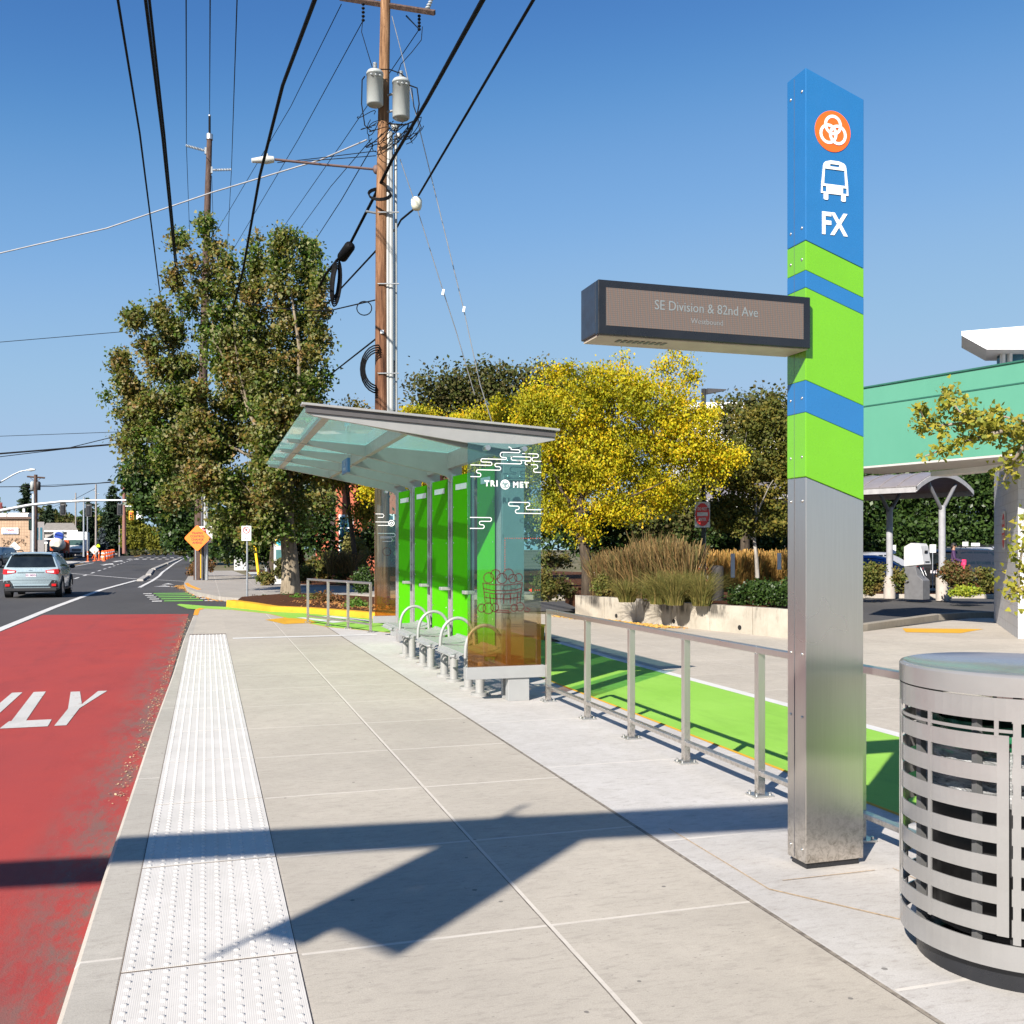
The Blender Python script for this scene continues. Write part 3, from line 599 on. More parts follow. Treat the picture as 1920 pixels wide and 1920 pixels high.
# emblem: three interlaced rings on an orange disc, recessed
fy = PY0 - .0035
mb = MB(); mb.disc((2.856, fy + .0005, 3.515), .098, 1, 40, .003); em = mb.build('emblem_disc', ORANGE, py)
def ring2(mb, c, r, w, y, a0=0, a1=2 * PI, n=36, th=.002):
    vs = []; 
    for j in range(n + 1):
        a = a0 + (a1 - a0) * j / n
        for rr in (r - w / 2, r + w / 2):
            for yy in (y, y + th): vs.append((c[0] + rr * math.cos(a), yy, c[1] + rr * math.sin(a)))
    fs = []
    for j in range(n):
        b = j * 4; q = b + 4; fs += [(b, b + 2, q + 2, q), (b + 1, q + 1, q + 3, b + 3), (b, q, q + 1, b + 1), (b + 2, b + 3, q + 3, q + 2)]
    mb.add(vs, fs)
def emblem(mb, cx, cz, y, s):
    for i in range(3):
        a = R(90 + 120 * i); ring2(mb, (cx + s * .36 * math.cos(a), cz + s * .36 * math.sin(a)), s * .50, s * .17, y - i * .0006, n=30)
mb = MB(); emblem(mb, 2.856, 3.515, fy - .003, .083); mb.build('emblem_rings', WHITE, em)
# bus symbol, 0.15 wide, .2 tall
mb = MB(); cx, z0 = 2.866, 3.185; y0, y1 = fy - .002, fy
def pl(pts): mb.prism(pts, 1, y0, y1)
Wd = .152
def ph(x, z): return (cx + x * Wd / 2, z0 + z * .19)
pl([ph(-1, .12), ph(1, .12), ph(.97, .42), ph(-.97, .42)][:]) if False else None
# lower body with lamp holes is built from pieces
for a in ([(-1, .16), (-.88, .16), (-.88, .40), (-.97, .40)], [(-.60, .16), (.60, .16), (.60, .40), (-.60, .40)], [(.88, .16), (1, .16), (.97, .40), (.88, .40)],
          [(-.88, .16), (-.60, .16), (-.60, .20), (-.88, .20)], [(.60, .16), (.88, .16), (.88, .20), (.60, .20)], [(-.88, .34), (-.60, .34), (-.60, .40), (-.88, .40)], [(.60, .34), (.88, .34), (.88, .40), (.60, .40)],
          [(-.97, .401), (-.78, .401), (-.72, .78), (-.86, .78)], [(.78, .401), (.97, .401), (.86, .78), (.72, .78)],
          [(-.86, .781), (.86, .781), (.84, .85), (-.84, .85)], [(-.84, .851), (-.34, .851), (-.34, .91), (-.80, .91)], [(.34, .851), (.84, .851), (.80, .91), (.34, .91)], [(-.80, .911), (.80, .911), (.66, .96), (.3, 1.0), (-.3, 1.0), (-.66, .96)],
          [(-.80, .02), (-.74, 0), (-.54, 0), (-.48, .02), (-.48, .159), (-.80, .159)], [(.48, .02), (.54, 0), (.74, 0), (.80, .02), (.80, .159), (.48, .159)]): pl([ph(*q) for q in a])
mb.build('bus_symbol', WHITE, py)
mb = MB(); add_text(mb, 'FX', .148, (2.862, fy - .0005, 3.068), extr=.001, bold=.0035, sx=.82); mb.build('lettering', WHITE, py)
# display arm
mb = MB(); mb.bx(1.635, 2.705, 4.035, 4.07, 2.462, 2.702); d = mb.build('display_bezel', BLACK, py, bevel=.004)
mb = MB(); mb.bx(1.635, 2.709, 4.071, 4.245, 2.470, 2.702); mb.build('display_housing', mat('housing_black', (.02, .024, .034), .35), py, bevel=.004)
mb = MB(); mb.bx(1.645, 2.700, 4.05, 4.235, 2.458, 2.469); mb.build('display_soffit', mat('soffit_tan', (.42, .36, .27), .5), py)
mb = MB()
for i in range(9): mb.bx(1.76 + i * .028, 1.776 + i * .028, 4.10, 4.15, 2.4555, 2.4575)
mb.split('vent_slot', BLACK, py)
t = NT('led_screen'); co = t.coord(); X, Y, Z = sep(t, co)
px = t.math('PINGPONG', X, .0045); pz = t.math('PINGPONG', Z, .0045); dot = t.math('MULTIPLY', t.math('GREATER_THAN', px, .0018), t.math('GREATER_THAN', pz, .0018))
moire = t.math('SINE', t.math('ADD', t.math('MULTIPLY', X, 330), t.math('MULTIPLY', Z, 60))); c_ = t.mix(t.mapr(moire, -1, 1), (.115, .082, .068), (.085, .085, .085)); c_ = t.mix(dot, c_, (.145, .11, .095))
t.done(t.bsdf(c_, .6, 0, None, .2)); 
mb = MB(); mb.bx(1.672, 2.667, 4.0335, 4.0362, 2.502, 2.668); scn = mb.build('screen', t.m, py)
LED = mat('led_text', (.165, .19, .20), .5, emit=.02, var=.03)
mb = MB(); add_text(mb, 'SE Division & 82nd Ave', .0615, (2.165, 4.0328, 2.607), extr=.0004, sx=.89); mb.build('screen_text', LED, scn)
mb = MB(); add_text(mb, 'Westbound', .036, (2.165, 4.0328, 2.548), extr=.0004, sx=.95); mb.build('screen_text', mat('led_text_dim', (.165, .175, .18), .5, emit=.01), scn)

# ---- guard rails
def railing(name, posts, label, h=.92, w=.05, mt=STEEL, tall0=True, lw=.045):
    """posts: plan positions in order"""
    o = empty(name, (posts[0][0], posts[0][1], 0), label, 'railing', 'steel guard rails beside the green bike lane')
    for x, y in posts:
        mb = MB(); mb.bx(x - w / 2, x + w / 2, y - lw / 2, y + lw / 2, .012, h - .04); mb.build('post', mt, o, bevel=.003)
        mb = MB(); mb.bx(x - .065, x + .065, y - .06, y + .06, .0, .012)
        for a in (-1, 1):
            for b in (-1, 1): mb.cyl((x + a * .047, y + b * .042), .009, .012, .028, 6)
        mb.build('base_plate', BOLT, o)
    for z0, z1, nm in ((h - .04, h, 'top_rail'), (.13, .16, 'bottom_rail')):
        mb = MB()
        for (xa, ya), (xb, yb) in zip(posts[:-1], posts[1:]):
            d = Vector((xb - xa, yb - ya, 0)); L = d.length; an = math.atan2(d.y, d.x); e = (w if nm == 'top_rail' else -w)
            mb.box(((xa + xb) / 2, (ya + yb) / 2, (z0 + z1) / 2), (L - (w * .9 if nm != 'top_rail' else -.0), w * .96, z1 - z0), an)
        mb.build(nm, mt, o, bevel=.003)
    return o
railing('guard_rail', [(3.26, 9.37), (3.26, 8.30), (3.26, 7.34), (3.26, 6.39), (3.26, 5.40), (3.26, 4.42), (3.26, 3.42), (3.26, 2.4), (3.26, 1.4)], 'long stainless railing running from the shelter past the pylon and bin')
railing('guard_rail', [(2.0, 20.9), (2.3, 19.9), (2.58, 19.06), (2.86, 18.1)], 'short stainless railing at the far end of the shelter')

# ---- shelter
sh = empty('bus_shelter', (3.0, 13, 0), 'bus shelter with sloping glass roof, green back panels and printed glass end screens', 'bus shelter')
WX = 3.0
roofz = lambda x: 2.87 - .062 * (x - .95)          # top of beams
YB = [9.75, 12.35, 13.6, 14.85, 16.15]
def beam(y, w=.055, near=False):
    mb = MB(); tx = .93; top = [(tx, roofz(tx)), (3.12, roofz(3.12))]
    bot = [(3.12, 2.33), (2.98, 2.38), (2.92, 2.45), (2.80, 2.485), (1.9, 2.665), (1.2, 2.79), (tx, 2.83)]
    mb.prism(top + bot, 1, y - w / 2, y + w / 2); return mb.build('roof_beam', GREY, sh, bevel=.004)
for y in YB: beam(y)
def slope_box(mb, x0, x1, y0, y1, dz0, dz1):
    mb.add([(x0, y0, roofz(x0) + dz0), (x1, y0, roofz(x1) + dz0), (x1, y1, roofz(x1) + dz0), (x0, y1, roofz(x0) + dz0), (x0, y0, roofz(x0) + dz1), (x1, y0, roofz(x1) + dz1), (x1, y1, roofz(x1) + dz1), (x0, y1, roofz(x0) + dz1)],
           [(3, 2, 1, 0), (4, 5, 6, 7), (0, 1, 5, 4), (1, 2, 6, 5), (2, 3, 7, 6), (3, 0, 4, 7)])
for x0, x1, dz in ((1.08, 1.16, -.05), (1.88, 1.94, -.135), (2.93, 3.0, -.2)):
    for a, b in zip(YB[:-1], YB[1:]): mb = MB(); slope_box(mb, x0, x1, a + .028, b - .028, dz, -.002); mb.build('purlin', GREY, sh)
ROOFG = glassmat('roof_glass', (.74, .96, .93), .05, (.66, .97, .90), .52)
for i, (a, b) in enumerate(zip(YB[:-1], YB[1:])):
    mb = MB(); slope_box(mb, .90, 3.3, a + .004 if i else a - .12, b - .004 if i < 3 else b + .10, .004, .016); mb.build('roof_pane', ROOFG, sh)
mb = MB()     # near fascia: trapezoid plate with a gutter lip
mb.prism([(.90, roofz(.90) - .045), (3.42, roofz(3.42) - .045), (3.42, roofz(3.42) - .075), (2.9, 2.53), (1.9, 2.665), (.98, roofz(.98) - .075)], 1, 9.62, 9.66)
mb.build('fascia', GREY, sh, bevel=.003)
mb = MB(); slope_box(mb, .86, 3.46, 9.57, 9.72, .018, .042); mb.build('edge_trim', GREY, sh, bevel=.004)
mb = MB(); slope_box(mb, .90, 3.42, 9.60, 9.66, -.044, .016); mb.build('gutter', mat('dark_grey_metal', (.08, .075, .075), .5), sh)
for y in (9.72, 12.35, 13.6, 14.85, 16.05):
    mb = MB(); w = .11 if y == 9.72 else .028
    if y == 9.72: mb.bx(2.88, 3.11, y - .03, y + .03, 0, 2.5)
    else:
        for dy in (-.115, .06): mb.bx(2.965, 3.02, y + dy, y + dy + .04, .02, 2.47)
        mb.bx(3.0, 3.03, y - .075, y + .06, .02, 2.46)
    mb.build('wall_post', LGREY if y == 9.72 else mat('post_steel', (.42, .41, .41), .35, .6), sh, bevel=.004)
for a, b in ((10.50, 11.0), (11.56, 12.18), (12.73, 13.38), (13.88, 14.58), (15.17, 15.88)):
    sk = lambda y, e=0: 3.02 - .055 * (y - a) / (b - a) - e
    mb = MB(); mb.prism([(sk(a), a), (sk(a) + .012, a), (sk(b) + .012, b), (sk(b), b)], 2, .27, 2.44); pn = mb.build('back_panel', DGRN, sh)
    mb = MB(); mb.prism([(sk(a + .1, .006), a + .1), (sk(a + .1, .001), a + .1), (sk(b - .12, .001), b - .12), (sk(b - .12, .006), b - .12)], 2, 2.26, 2.33); mb.build('white_plate', WHITE, pn)
    mb = MB()
    for z in (.4, .75, 1.15, 1.6, 2.05):
        for y in (a + .03, b - .03): mb.sphere((sk(y, .001), y, z), (.004, .011, .011), 6, 4)
    mb.split('rivet', BOLT, pn)
for a, b in ((10.30, 11.0), (11.56, 12.18), (12.73, 13.38), (13.88, 14.58), (15.17, 15.88)):
    mb = MB(); mb.bx(3.052, 3.08, a, b, .25, 2.45); mb.build('back_frame', GREY, sh)
for y in (11.15, 12.35, 13.6, 14.85): mb = MB(); mb.bx(2.84, 2.962, y - .075, y + .075, 1.0, 1.04); mb.build('lean_rail', GREY, sh, bevel=.006)
SG = glassmat('screen_glass', (.3, .5, .5), .12, (.10, .2, .2), .06, grad=(.30, 1.35, [(0, (.70, .47, .22)), (.30, (.76, .57, .34)), (.47, (.82, .74, .58)), (.66, (.78, .86, .82)), (1, (.68, .85, .84))]), bgrad=(.30, 1.2, [(0, (.40, .17, .03)), (.35, (.36, .18, .04)), (.7, (.16, .17, .13)), (1, (.05, .16, .16))], .20))
def endscreen(y, x0, x1, near):
    mb = MB(); mb.bx(x0, x1, y, y + .012, .352, 2.58); gp = mb.build('glass_screen', SG, sh)
    mb = MB(); mb.bx(x0 - .03, x1 + .03, y - .05, y + .06, .232, .351); mb.build('base_beam', LGREY, sh, bevel=.004)
    mb = MB(); c = (x0 + x1) / 2; mb.bx(2.88 if near else c - .02, 3.10 if near else c + .18, y - .03, y + .07, 0, .231); mb.build('foot', LGREY, sh, bevel=.003)
    mb = MB()
    for x in (x0 + .2, x1 - .18): mb.tube([(x, y - .03, 2.53), (x, y + .09, 2.53)], .027, 16)
    mb.split('standoff', BOLT, gp)
    return gp
gp = endscreen(9.52, 2.47, 3.235, True); gf = endscreen(17.3, 2.81, 3.42, False)
mb = MB(); mb.bx(2.875, 3.115, 9.66, 9.689, 2.22, 2.5); mb.build('bracket_plate', GREY, sh, bevel=.01)
mb = MB()
for x in (2.93, 3.06):
    for z in (2.26, 2.42): mb.sphere((x, 9.655, z), (.016, .01, .016), 8, 6)
mb.split('bracket_bolt', BOLT, sh)
# printed artwork on the near screen: cloud ribbons, wordmark, dotted lines, fruit basket
def cx2(x, z=None):      # crop px -> x metres on the screen
    return RY(860 + x / 3.69, 1000, 9.515)[0]
def cz2(y): return RY(945, 800 + y / 3.69, 9.515)[2]
YG = 9.5165
def ribbon2(mb, pts, w, y=YG):
    pts = [Vector(q) for q in pts]
    L = []; Rr = []
    for i, q in enumerate(pts):
        t_ = (pts[min(i + 1, len(pts) - 1)] - pts[max(0, i - 1)]); t_ = t_.normalized() if t_.length > 1e-6 else Vector((1, 0)); n_ = Vector((-t_.y, t_.x)) * w / 2
        L.append((q.x + n_.x, y, q.y + n_.y)); Rr.append((q.x - n_.x, y, q.y - n_.y))
    mb.strip(L, Rr)
def serp(mb, runs, w=.008, y=YG):
    """runs: (z, xa, xb) drawn in turn, joined by half circles"""
    pts = []
    for i, (z, xa, xb) in enumerate(runs):
        pts += [(xa, z), (xb, z)]
        if i + 1 < len(runs):
            z2 = runs[i + 1][0]; x2 = runs[i + 1][1]; r = abs(z - z2) / 2; sgn = 1 if xb > xa else -1
            for k in range(1, 8): a = PI * k / 8; pts.append((xb + (x2 - xb) * k / 8 + sgn * r * math.sin(a), (z + z2) / 2 + (z - z2) / 2 * math.cos(a)))
    ribbon2(mb, pts, w, y)
def C(y, xa, xb): return (cz2(y), cx2(xa), cx2(xb))
PW = mat('white_print', (.8, .8, .78), .6, var=.02)
def clouds(mb):
    serp(mb, [C(140, 345, 350), C(157, 360, 415), C(177, 415, 305), C(213, 305, 325), C(226, 325, 165), C(248, 165, 220), C(270, 220, 82)])
    serp(mb, [C(205, 360, 490), C(230, 490, 375), C(206, 375, 362)]); serp(mb, [C(182, 440, 540), C(207, 540, 520), C(233, 520, 572)])
    serp(mb, [C(232, 400, 425), C(255, 425, 262), C(278, 262, 280), C(302, 280, 135), C(325, 135, 142), C(350, 142, 82)])
    serp(mb, [C(258, 500, 470), C(235, 470, 500)]); serp(mb, [C(258, 478, 535), C(285, 535, 530), C(310, 530, 572)])
    serp(mb, [C(572, 572, 478), C(548, 478, 480), C(522, 480, 358), C(548, 358, 408), C(572, 408, 405), C(598, 405, 572)])
    serp(mb, [C(630, 78, 215), C(656, 215, 155), C(680, 155, 165), C(705, 165, 78)])
mb = MB(); clouds(mb); mb.build('cloud_print', PW, gp, fixn=False)
xm = cx2(322); zm = cz2(400)
mb = MB(); add_text(mb, 'TRI', .080, (cx2(226), YG, cz2(396)), extr=.0006, bold=.003, sx=.95, spc=1.35); add_text(mb, 'MET', .080, (cx2(430), YG, cz2(402)), extr=.0006, bold=.003, sx=.95, spc=1.3); mb.disc((xm, YG, zm), .049, 1, 32, .001); wm = mb.build('wordmark_print', PW, gp)
mb = MB(); emblem(mb, xm, zm, YG - .002, .043); mb.build('wordmark_rings', mat('ring_teal', (.12, .22, .22), .5), wm)
RP = mat('red_print', (.55, .06, .03), .6); DP = mat('dark_red_print', (.07, .008, .008), .6)
mb = MB()
for i in range(16): mb.disc((cx2(322 + i * 16), YG, cz2(772)), .0045, 1, 8, .0008)
for i in range(14): mb.disc((cx2(320), YG, cz2(788 + i * 16)), .0045, 1, 8, .0008)
for i in range(3): mb.disc((cx2(530 + i * 15), YG, cz2(1134)), .0045, 1, 8, .0008)
mb.prism([(cx2(485), cz2(1134)), (cx2(505), cz2(1122)), (cx2(505), cz2(1146))], 1, YG, YG + .0008); mb.build('dotted_print', RP, gp)
def outline(mb, cx, cz, r, w=.0085, sq=1.0):
    ribbon2(mb, [(cx + r * math.cos(2 * PI * k / 20), cz + sq * r * math.sin(2 * PI * k / 20)) for k in range(21)], w)
mb = MB(); px_ = lambda q: (cx2(q[0]), cz2(q[1]))
for (u, v, r) in [(208, 1045, 38), (255, 1022, 36), (300, 1050, 38), (345, 1020, 38), (375, 1052, 32), (415, 1045, 30), (160, 1252, 30), (205, 1255, 40), (250, 1250, 30), (385, 1255, 26), (425, 1248, 32)]:
    a = px_((u, v)); outline(mb, a[0], a[1], r * .00135)
    ribbon2(mb, [px_((u, v - r * .6)), px_((u + 4, v - r * 1.15))], .003)
for pts in ([(168, 1080), (230, 1092), (320, 1096), (400, 1090), (442, 1078)], [(172, 1118), (230, 1132), (320, 1136), (400, 1130), (440, 1116)], [(178, 1142), (230, 1154), (320, 1158), (400, 1152), (436, 1140)], [(185, 1180), (260, 1190), (340, 1192), (430, 1180)], [(168, 1080), (185, 1215)], [(442, 1078), (425, 1215)], [(260, 1268), (350, 1272)], [(250, 1282), (365, 1284)], [(470, 1255), (495, 1270), (480, 1285), (452, 1275)]): ribbon2(mb, [px_(q) for q in pts], .0085)
for i in range(11): x = 192 + i * 24; ribbon2(mb, [px_((x, 1082)), px_((x, 1140))], .0025); ribbon2(mb, [px_((x, 1158)), px_((x + (305 - x) * .05, 1225))], .010 if i % 2 else .004)
mb.build('basket_print', DP, gp, fixn=False)
# the far screen's print
mb = MB(); yf = 17.296
for z, a, b in ((2.14, 2.82, 2.95), (2.0, 2.82, 3.05), (1.8, 2.86, 3.15), (1.72, 2.9, 3.1)): ribbon2(mb, [(a, z), (b, z), (b + .02, z - .03), (b, z - .06), (a + .04, z - .06)], .010, yf)
ring2(mb, (3.10, 1.98), .05, .012, yf); ring2(mb, (3.10, 1.98), .02, .012, yf); mb.build('faded_print', PW, gf)
mb = MB()
for i in range(16): mb.disc((3.02, yf, 1.35 - i * .04), .005, 1, 6, .001)
for a, b, r in ((3.02, 1.48, .07), (2.98, .62, .03), (3.05, .66, .03), (3.03, .58, .03)): ring2(mb, (a, b), r, .008, yf)
mb.build('fruit_print', DP, gf)
# small blue stop sign hanging from the roof
mb = MB(); mb.box((1.62, 12.15, 2.53), (.035, .50, .17)); sg = mb.build('hanging_sign', mat('dull_blue_sign', (.03, .10, .22), .4), sh, bevel=.003)
mb = MB(); add_text(mb, 'FX2', .085, (1.60, 12.15, 2.565), rz=R(-90), extr=.0006); add_text(mb, 'DIVISION', .05, (1.60, 12.15, 2.495), rz=R(-90), extr=.0006); mb.build('sign_lettering', mat('dim_letter', (.3, .34, .4), .5), sg)
mb = MB(); mb.bx(1.615, 1.625, 11.99, 12.01, 2.614, 2.72); mb.bx(1.615, 1.625, 12.28, 12.3, 2.614, 2.72); mb.split('hanger', GREY, sg)

# ---- bench seats, one beside the other
def bench_seat():
    o = empty('bench_seat', (0, 0, 0), 'x', 'bench', 'grey metal bench seats in a row under the shelter'); L = .98
    mb = MB()      # curved slatted seat: runs across X from -.24 (front) to .24, length along Y
    prof = [(-.27, .405), (-.255, .435), (-.2, .452), (-.1, .448), (.0, .438), (.1, .436), (.2, .452), (.25, .475)]
    ny = 22
    for j in range(ny):
        y0 = j * L / ny; y1 = (j + .62) * L / ny
        for (xa, za), (xb, zb) in zip(prof[:-1], prof[1:]): mb.add([(xa, y0, za), (xb, y0, zb), (xb, y1, zb), (xa, y1, za), (xa, y0, za - .006), (xb, y0, zb - .006), (xb, y1, zb - .006), (xa, y1, za - .006)], [(0, 1, 2, 3), (7, 6, 5, 4), (0, 3, 7, 4), (1, 5, 6, 2), (0, 4, 5, 1), (3, 2, 6, 7)])
    for q in (0, 2, 4, 6, 7): xa, za = prof[q]; mb.bx(xa - .016, xa + .016, 0, L, za - .010, za + .0015 * (q % 3))
    mb.build('seat', LGREY, o)
    for y in (.14, .62):
        mb = MB(); mb.cyl((.0, y), .048, .03, .40, 16); mb.box((0, y, .412), (.36, .07, .022)); pd = mb.build('pedestal', GREY, o)
        mb = MB(); mb.cyl((0, y), .095, 0, .03, 20); mb.build('base_flange', GREY, pd)
    mb = MB(); pts = [(-.20 + .2 * (1 - math.cos(PI * i / 14)), -.03, .44 + .30 * math.sin(PI * i / 14) ** .8) for i in range(15)]
    mb.tube([(-.20, -.03, .41)] + pts + [(.20, -.03, .41)], .019, 8); mb.tube([(-.30, .0, .43), (-.33, .04, .425), (-.31, .12, .425), (-.2, .2, .44)], .016, 8); mb.build('armrest', LGREY, o)
    return o
b0 = bench_seat()
for i, (y, lb) in enumerate([(9.84, 'nearest grey slatted seat behind the printed glass screen'), (10.98, 'second grey slatted seat from the printed glass screen'), (12.22, 'third grey slatted seat from the printed glass screen'), (13.42, 'grey slatted seat at the far end of the row of four')]):
    o = b0 if i == 0 else copy_tree(b0); place(o, (2.72, y, 0), 0, lb)

# ---- litter bin
BC = P(1908, HOR, 3.72); BX, BY = BC.x, BC.y; BR = .412
t = NT('bin_paint'); co = t.coord(); c_ = t.ramp(t.noise(5, 4, .6, co), [(.3, (.25, .245, .24)), (.7, (.285, .28, .275))]); c_ = t.mix(t.mapr(t.noise(30, 4, .8, co, 1.5), .70, .76, 0, .5), c_, (.2, .15, .13))
BINM = t.done(t.bsdf(c_, .26, .35, t.bump(t.noise(160, 2, .6, co), .12, .001), .5, Coat_Weight=.5, Coat_Roughness=.12))
bn = empty('litter_bin', (BX, BY, 0), 'round grey metal litter bin with banded sides at the right front', 'litter bin')
A0 = math.atan2(-BY, -BX)       # towards the viewer
def arcplate(mb, a0, a1, z0, z1, r=BR, th=.006, n=None):
    n = n or max(1, int(abs(a1 - a0) / R(4))); vs = []
    for j in range(n + 1):
        a = a0 + (a1 - a0) * j / n
        for rr in (r, r - th):
            for z in (z0, z1): vs.append((BX + rr * math.cos(a), BY + rr * math.sin(a), z))
    fs = []
    for j in range(n):
        b = 4 * j; q = b + 4; fs += [(b, q, q + 1, b + 1), (b + 2, b + 3, q + 3, q + 2), (b, b + 2, q + 2, q), (b + 1, q + 1, q + 3, b + 3)]
    fs += [(0, 1, 3, 2), (4 * n, 4 * n + 2, 4 * n + 3, 4 * n + 1)]; old = mb.smooth; mb.smooth = False; mb.add(vs, fs); mb.smooth = old
al = lambda deg: A0 + R(deg)     # -deg: to the left as seen from the stop
pitch = .1035
# fixed frame: rim, bottom ring, upright bars and the side bands
mb = MB(); mb.lathe((BX, BY, 0), [(BR + .002, 1.018), (BR + .002, 1.083)], 96); mb.lathe((BX, BY, 0), [(BR + .002, 1.083), (BR - .003, 1.090), (BR - .012, 1.093)], 96); mb.lathe((BX, BY, 0), [(BR - .012, 1.093), (.36, 1.080), (.25, 1.066), (.12, 1.058), (0, 1.056)], 96); mb.lathe((BX, BY, 0), [(BR - .01, 1.018), (BR - .01, 1.08)], 96); mb.build('lid', BINM, bn, fixn=False)
mb = MB(); arcplate(mb, 0, 2 * PI, .09, .175, BR, .006, 72); mb.build('bottom_ring', BINM, bn)
mb = MB(); zs = [.205 + pitch * i for i in range(8)]; dl, dr = -78, -3.6
for i, z in enumerate(zs): 
    if z < .86: arcplate(mb, al(dl), al(dr), z, z + .058)
for a, w in ((-76.5, 3), (-43.5, 2.0), (-6.2, 5.2)): arcplate(mb, al(a - w / 2), al(a + w / 2), .202, zs[6] + .060, BR + .0012, .0075)
dm = mb.build('door', BINM, bn)
mb = MB()
for i, z in enumerate(zs):
    arcplate(mb, al(-2.4), al(360 + dl - 1.5), z, z + .058)
arcplate(mb, al(0), al(360), .935, 1.012, BR, .006, 72); arcplate(mb, al(0), al(360), zs[6] + .073, zs[6] + .135, BR - .0005, .006, 72) if False else None
z7 = .205 + pitch * 6 + .075
arcplate(mb, al(dl - 1.4), al(-1.8), .865, .925, BR, .006) if False else None
arcplate(mb, al(dl), al(-2.0), z7 + .005, .895, BR - .0004, .006)
for a in (-0.2, 32, 64, 96, 128, 160, 192, 224, 256, 276): arcplate(mb, al(a - (1.7 if a < 1 else 1.1)), al(a + (1.7 if a < 1 else 1.1)), .18, .94, BR + .0015, .008)
for a in (-43.5, -9, -76.5): arcplate(mb, al(a - 1.0), al(a + 1.0), .88, .945, BR + .0015, .008)
mb.build('banded_frame', BINM, bn)
mb = MB(); mb.lathe((BX, BY, 0), [(.30, .14), (.315, .60), (.32, .72), (.312, .72), (.305, .16), (.0, .15)], 40); ln = mb.build('liner', mat('liner_black', (.012, .012, .013), .45, var=.5), bn)
t = NT('clear_bag'); tr = t.n('ShaderNodeBsdfTransparent'); t.val(tr, 0, (.8, .82, .82)); gl = t.n('ShaderNodeBsdfGlossy'); gl = t.n('ShaderNodeBsdfDiffuse'); t.val(gl, 0, (.55, .56, .57)); nm = t.bump(t.noise(9, 5, .7, t.scalevec(t.coord(), (1, 1, 3)), 1.5), 1, .05); t.l(nm, gl.inputs['Normal'])
ms = t.n('ShaderNodeMixShader'); t.l(t.mapr(t.noise(7, 4, .6, t.scalevec(t.coord(), (1, 1, 4)), 2), .35, .65, .25, .95), ms.inputs[0]); t.l(tr.outputs[0], ms.inputs[1]); t.l(gl.outputs[0], ms.inputs[2]); t.done(ms.outputs[0])
def crumple(mb, r, z0, z1, amp, n=60, k=6):
    vs = []
    for i in range(k + 1):
        for j in range(n):
            a = 2 * PI * j / n; rr = r + amp * (math.sin(a * 9 + i) * .5 + math.sin(a * 23 + i * 2.1) * .3 + random.uniform(-.3, .3)); vs.append((BX + rr * math.cos(a), BY + rr * math.sin(a), z0 + (z1 - z0) * i / k + random.uniform(-.004, .004)))
    mb.smooth = True; mb.add(vs, [(i * n + j, i * n + (j + 1) % n, (i + 1) * n + (j + 1) % n, (i + 1) * n + j) for i in range(k) for j in range(n)])
mb = MB(); crumple(mb, .335, .62, .82, .012); cb = mb.build('clear_bag', t.m, bn, fixn=False)
mb = MB(); crumple(mb, .29, .70, .895, .03); mb.build('green_bag', mat('green_plastic', (.01, .12, .05), .3, var=.4, nscale=20), bn, fixn=False)
mb = MB(); mb.cyl((BX, BY), .355, 0.0, .088, 48); mb.build('plinth', BLACK, bn)
mb = MB()
for a in (-60, -20, 25, 120, 180, 240): mb.bx(BX + .37 * math.cos(al(a)) - .012, BX + .37 * math.cos(al(a)) + .012, BY + .37 * math.sin(al(a)) - .012, BY + .37 * math.sin(al(a)) + .012, .1, .93)
mb.build('inner_frame', mat('dark_frame', (.10, .10, .10), .4), bn)
# ================================================================ TREES AND PLANTS
MAPLE = leafmat('maple_leaves', [(.035, .085, .010), (.06, .12, .015), (.15, .16, .02), (.08, .14, .018), (.05, .10, .010), (.30, .28, .14), (.10, .15, .02)], [(.10, .12, .016), (.24, .12, .03), (.30, .17, .08), (.13, .13, .02), (.08, .12, .016), (.38, .28, .18)], .6, .34, .5)  # palest tones paint sunlit highlights into the leaf colours
LOCUST = leafmat('locust_leaves', [(.36, .34, .010), (.54, .42, .010), (.62, .36, .012), (.21, .27, .010), (.60, .48, .015), (.30, .33, .01)], [(.10, .16, .010), (.15, .20, .012), (.30, .27, .012), (.07, .11, .01)], .7, .32)
DKGRN = leafmat('dark_leaves', [(.012, .030, .006), (.03, .058, .012), (.05, .085, .018), (.02, .042, .009)], None, 1, .15, .4)
OLIVE = leafmat('olive_leaves', [(.07, .085, .012), (.14, .12, .02), (.22, .16, .025), (.06, .08, .012), (.1, .1, .02)], [(.05, .075, .012), (.08, .09, .015)], .6, .25)
BRNGRN = leafmat('brown_green_leaves', [(.04, .055, .012), (.07, .08, .015), (.10, .08, .03), (.05, .065, .012)], None, 1, .2)
CONIF = leafmat('conifer_needles', [(.010, .022, .010), (.018, .035, .014), (.028, .048, .02)], None, 1, .08, .6)
YELCOL = leafmat('column_leaves', [(.13, .14, .015), (.2, .18, .02), (.09, .11, .015)], [(.06, .09, .015), (.1, .12, .02)], .25, .25)
BLUSP = leafmat('blue_spruce', [(.05, .07, .08), (.08, .10, .11), (.03, .045, .05)], None, 1, .05)
GINK = leafmat('ginkgo_leaves', [(.20, .22, .025), (.30, .27, .03), (.14, .17, .025), (.36, .31, .05), (.24, .2, .03)], None, 1, .3)
REDSH = leafmat('rusty_shrub', [(.13, .05, .02), (.2, .09, .03), (.07, .06, .015), (.1, .04, .02)], None, 1, .2)
SHR = leafmat('shrub_leaves', [(.045, .075, .012), (.09, .11, .02), (.14, .12, .03), (.06, .08, .015)], [(.12, .08, .02), (.16, .10, .03)], 1.5, .2)
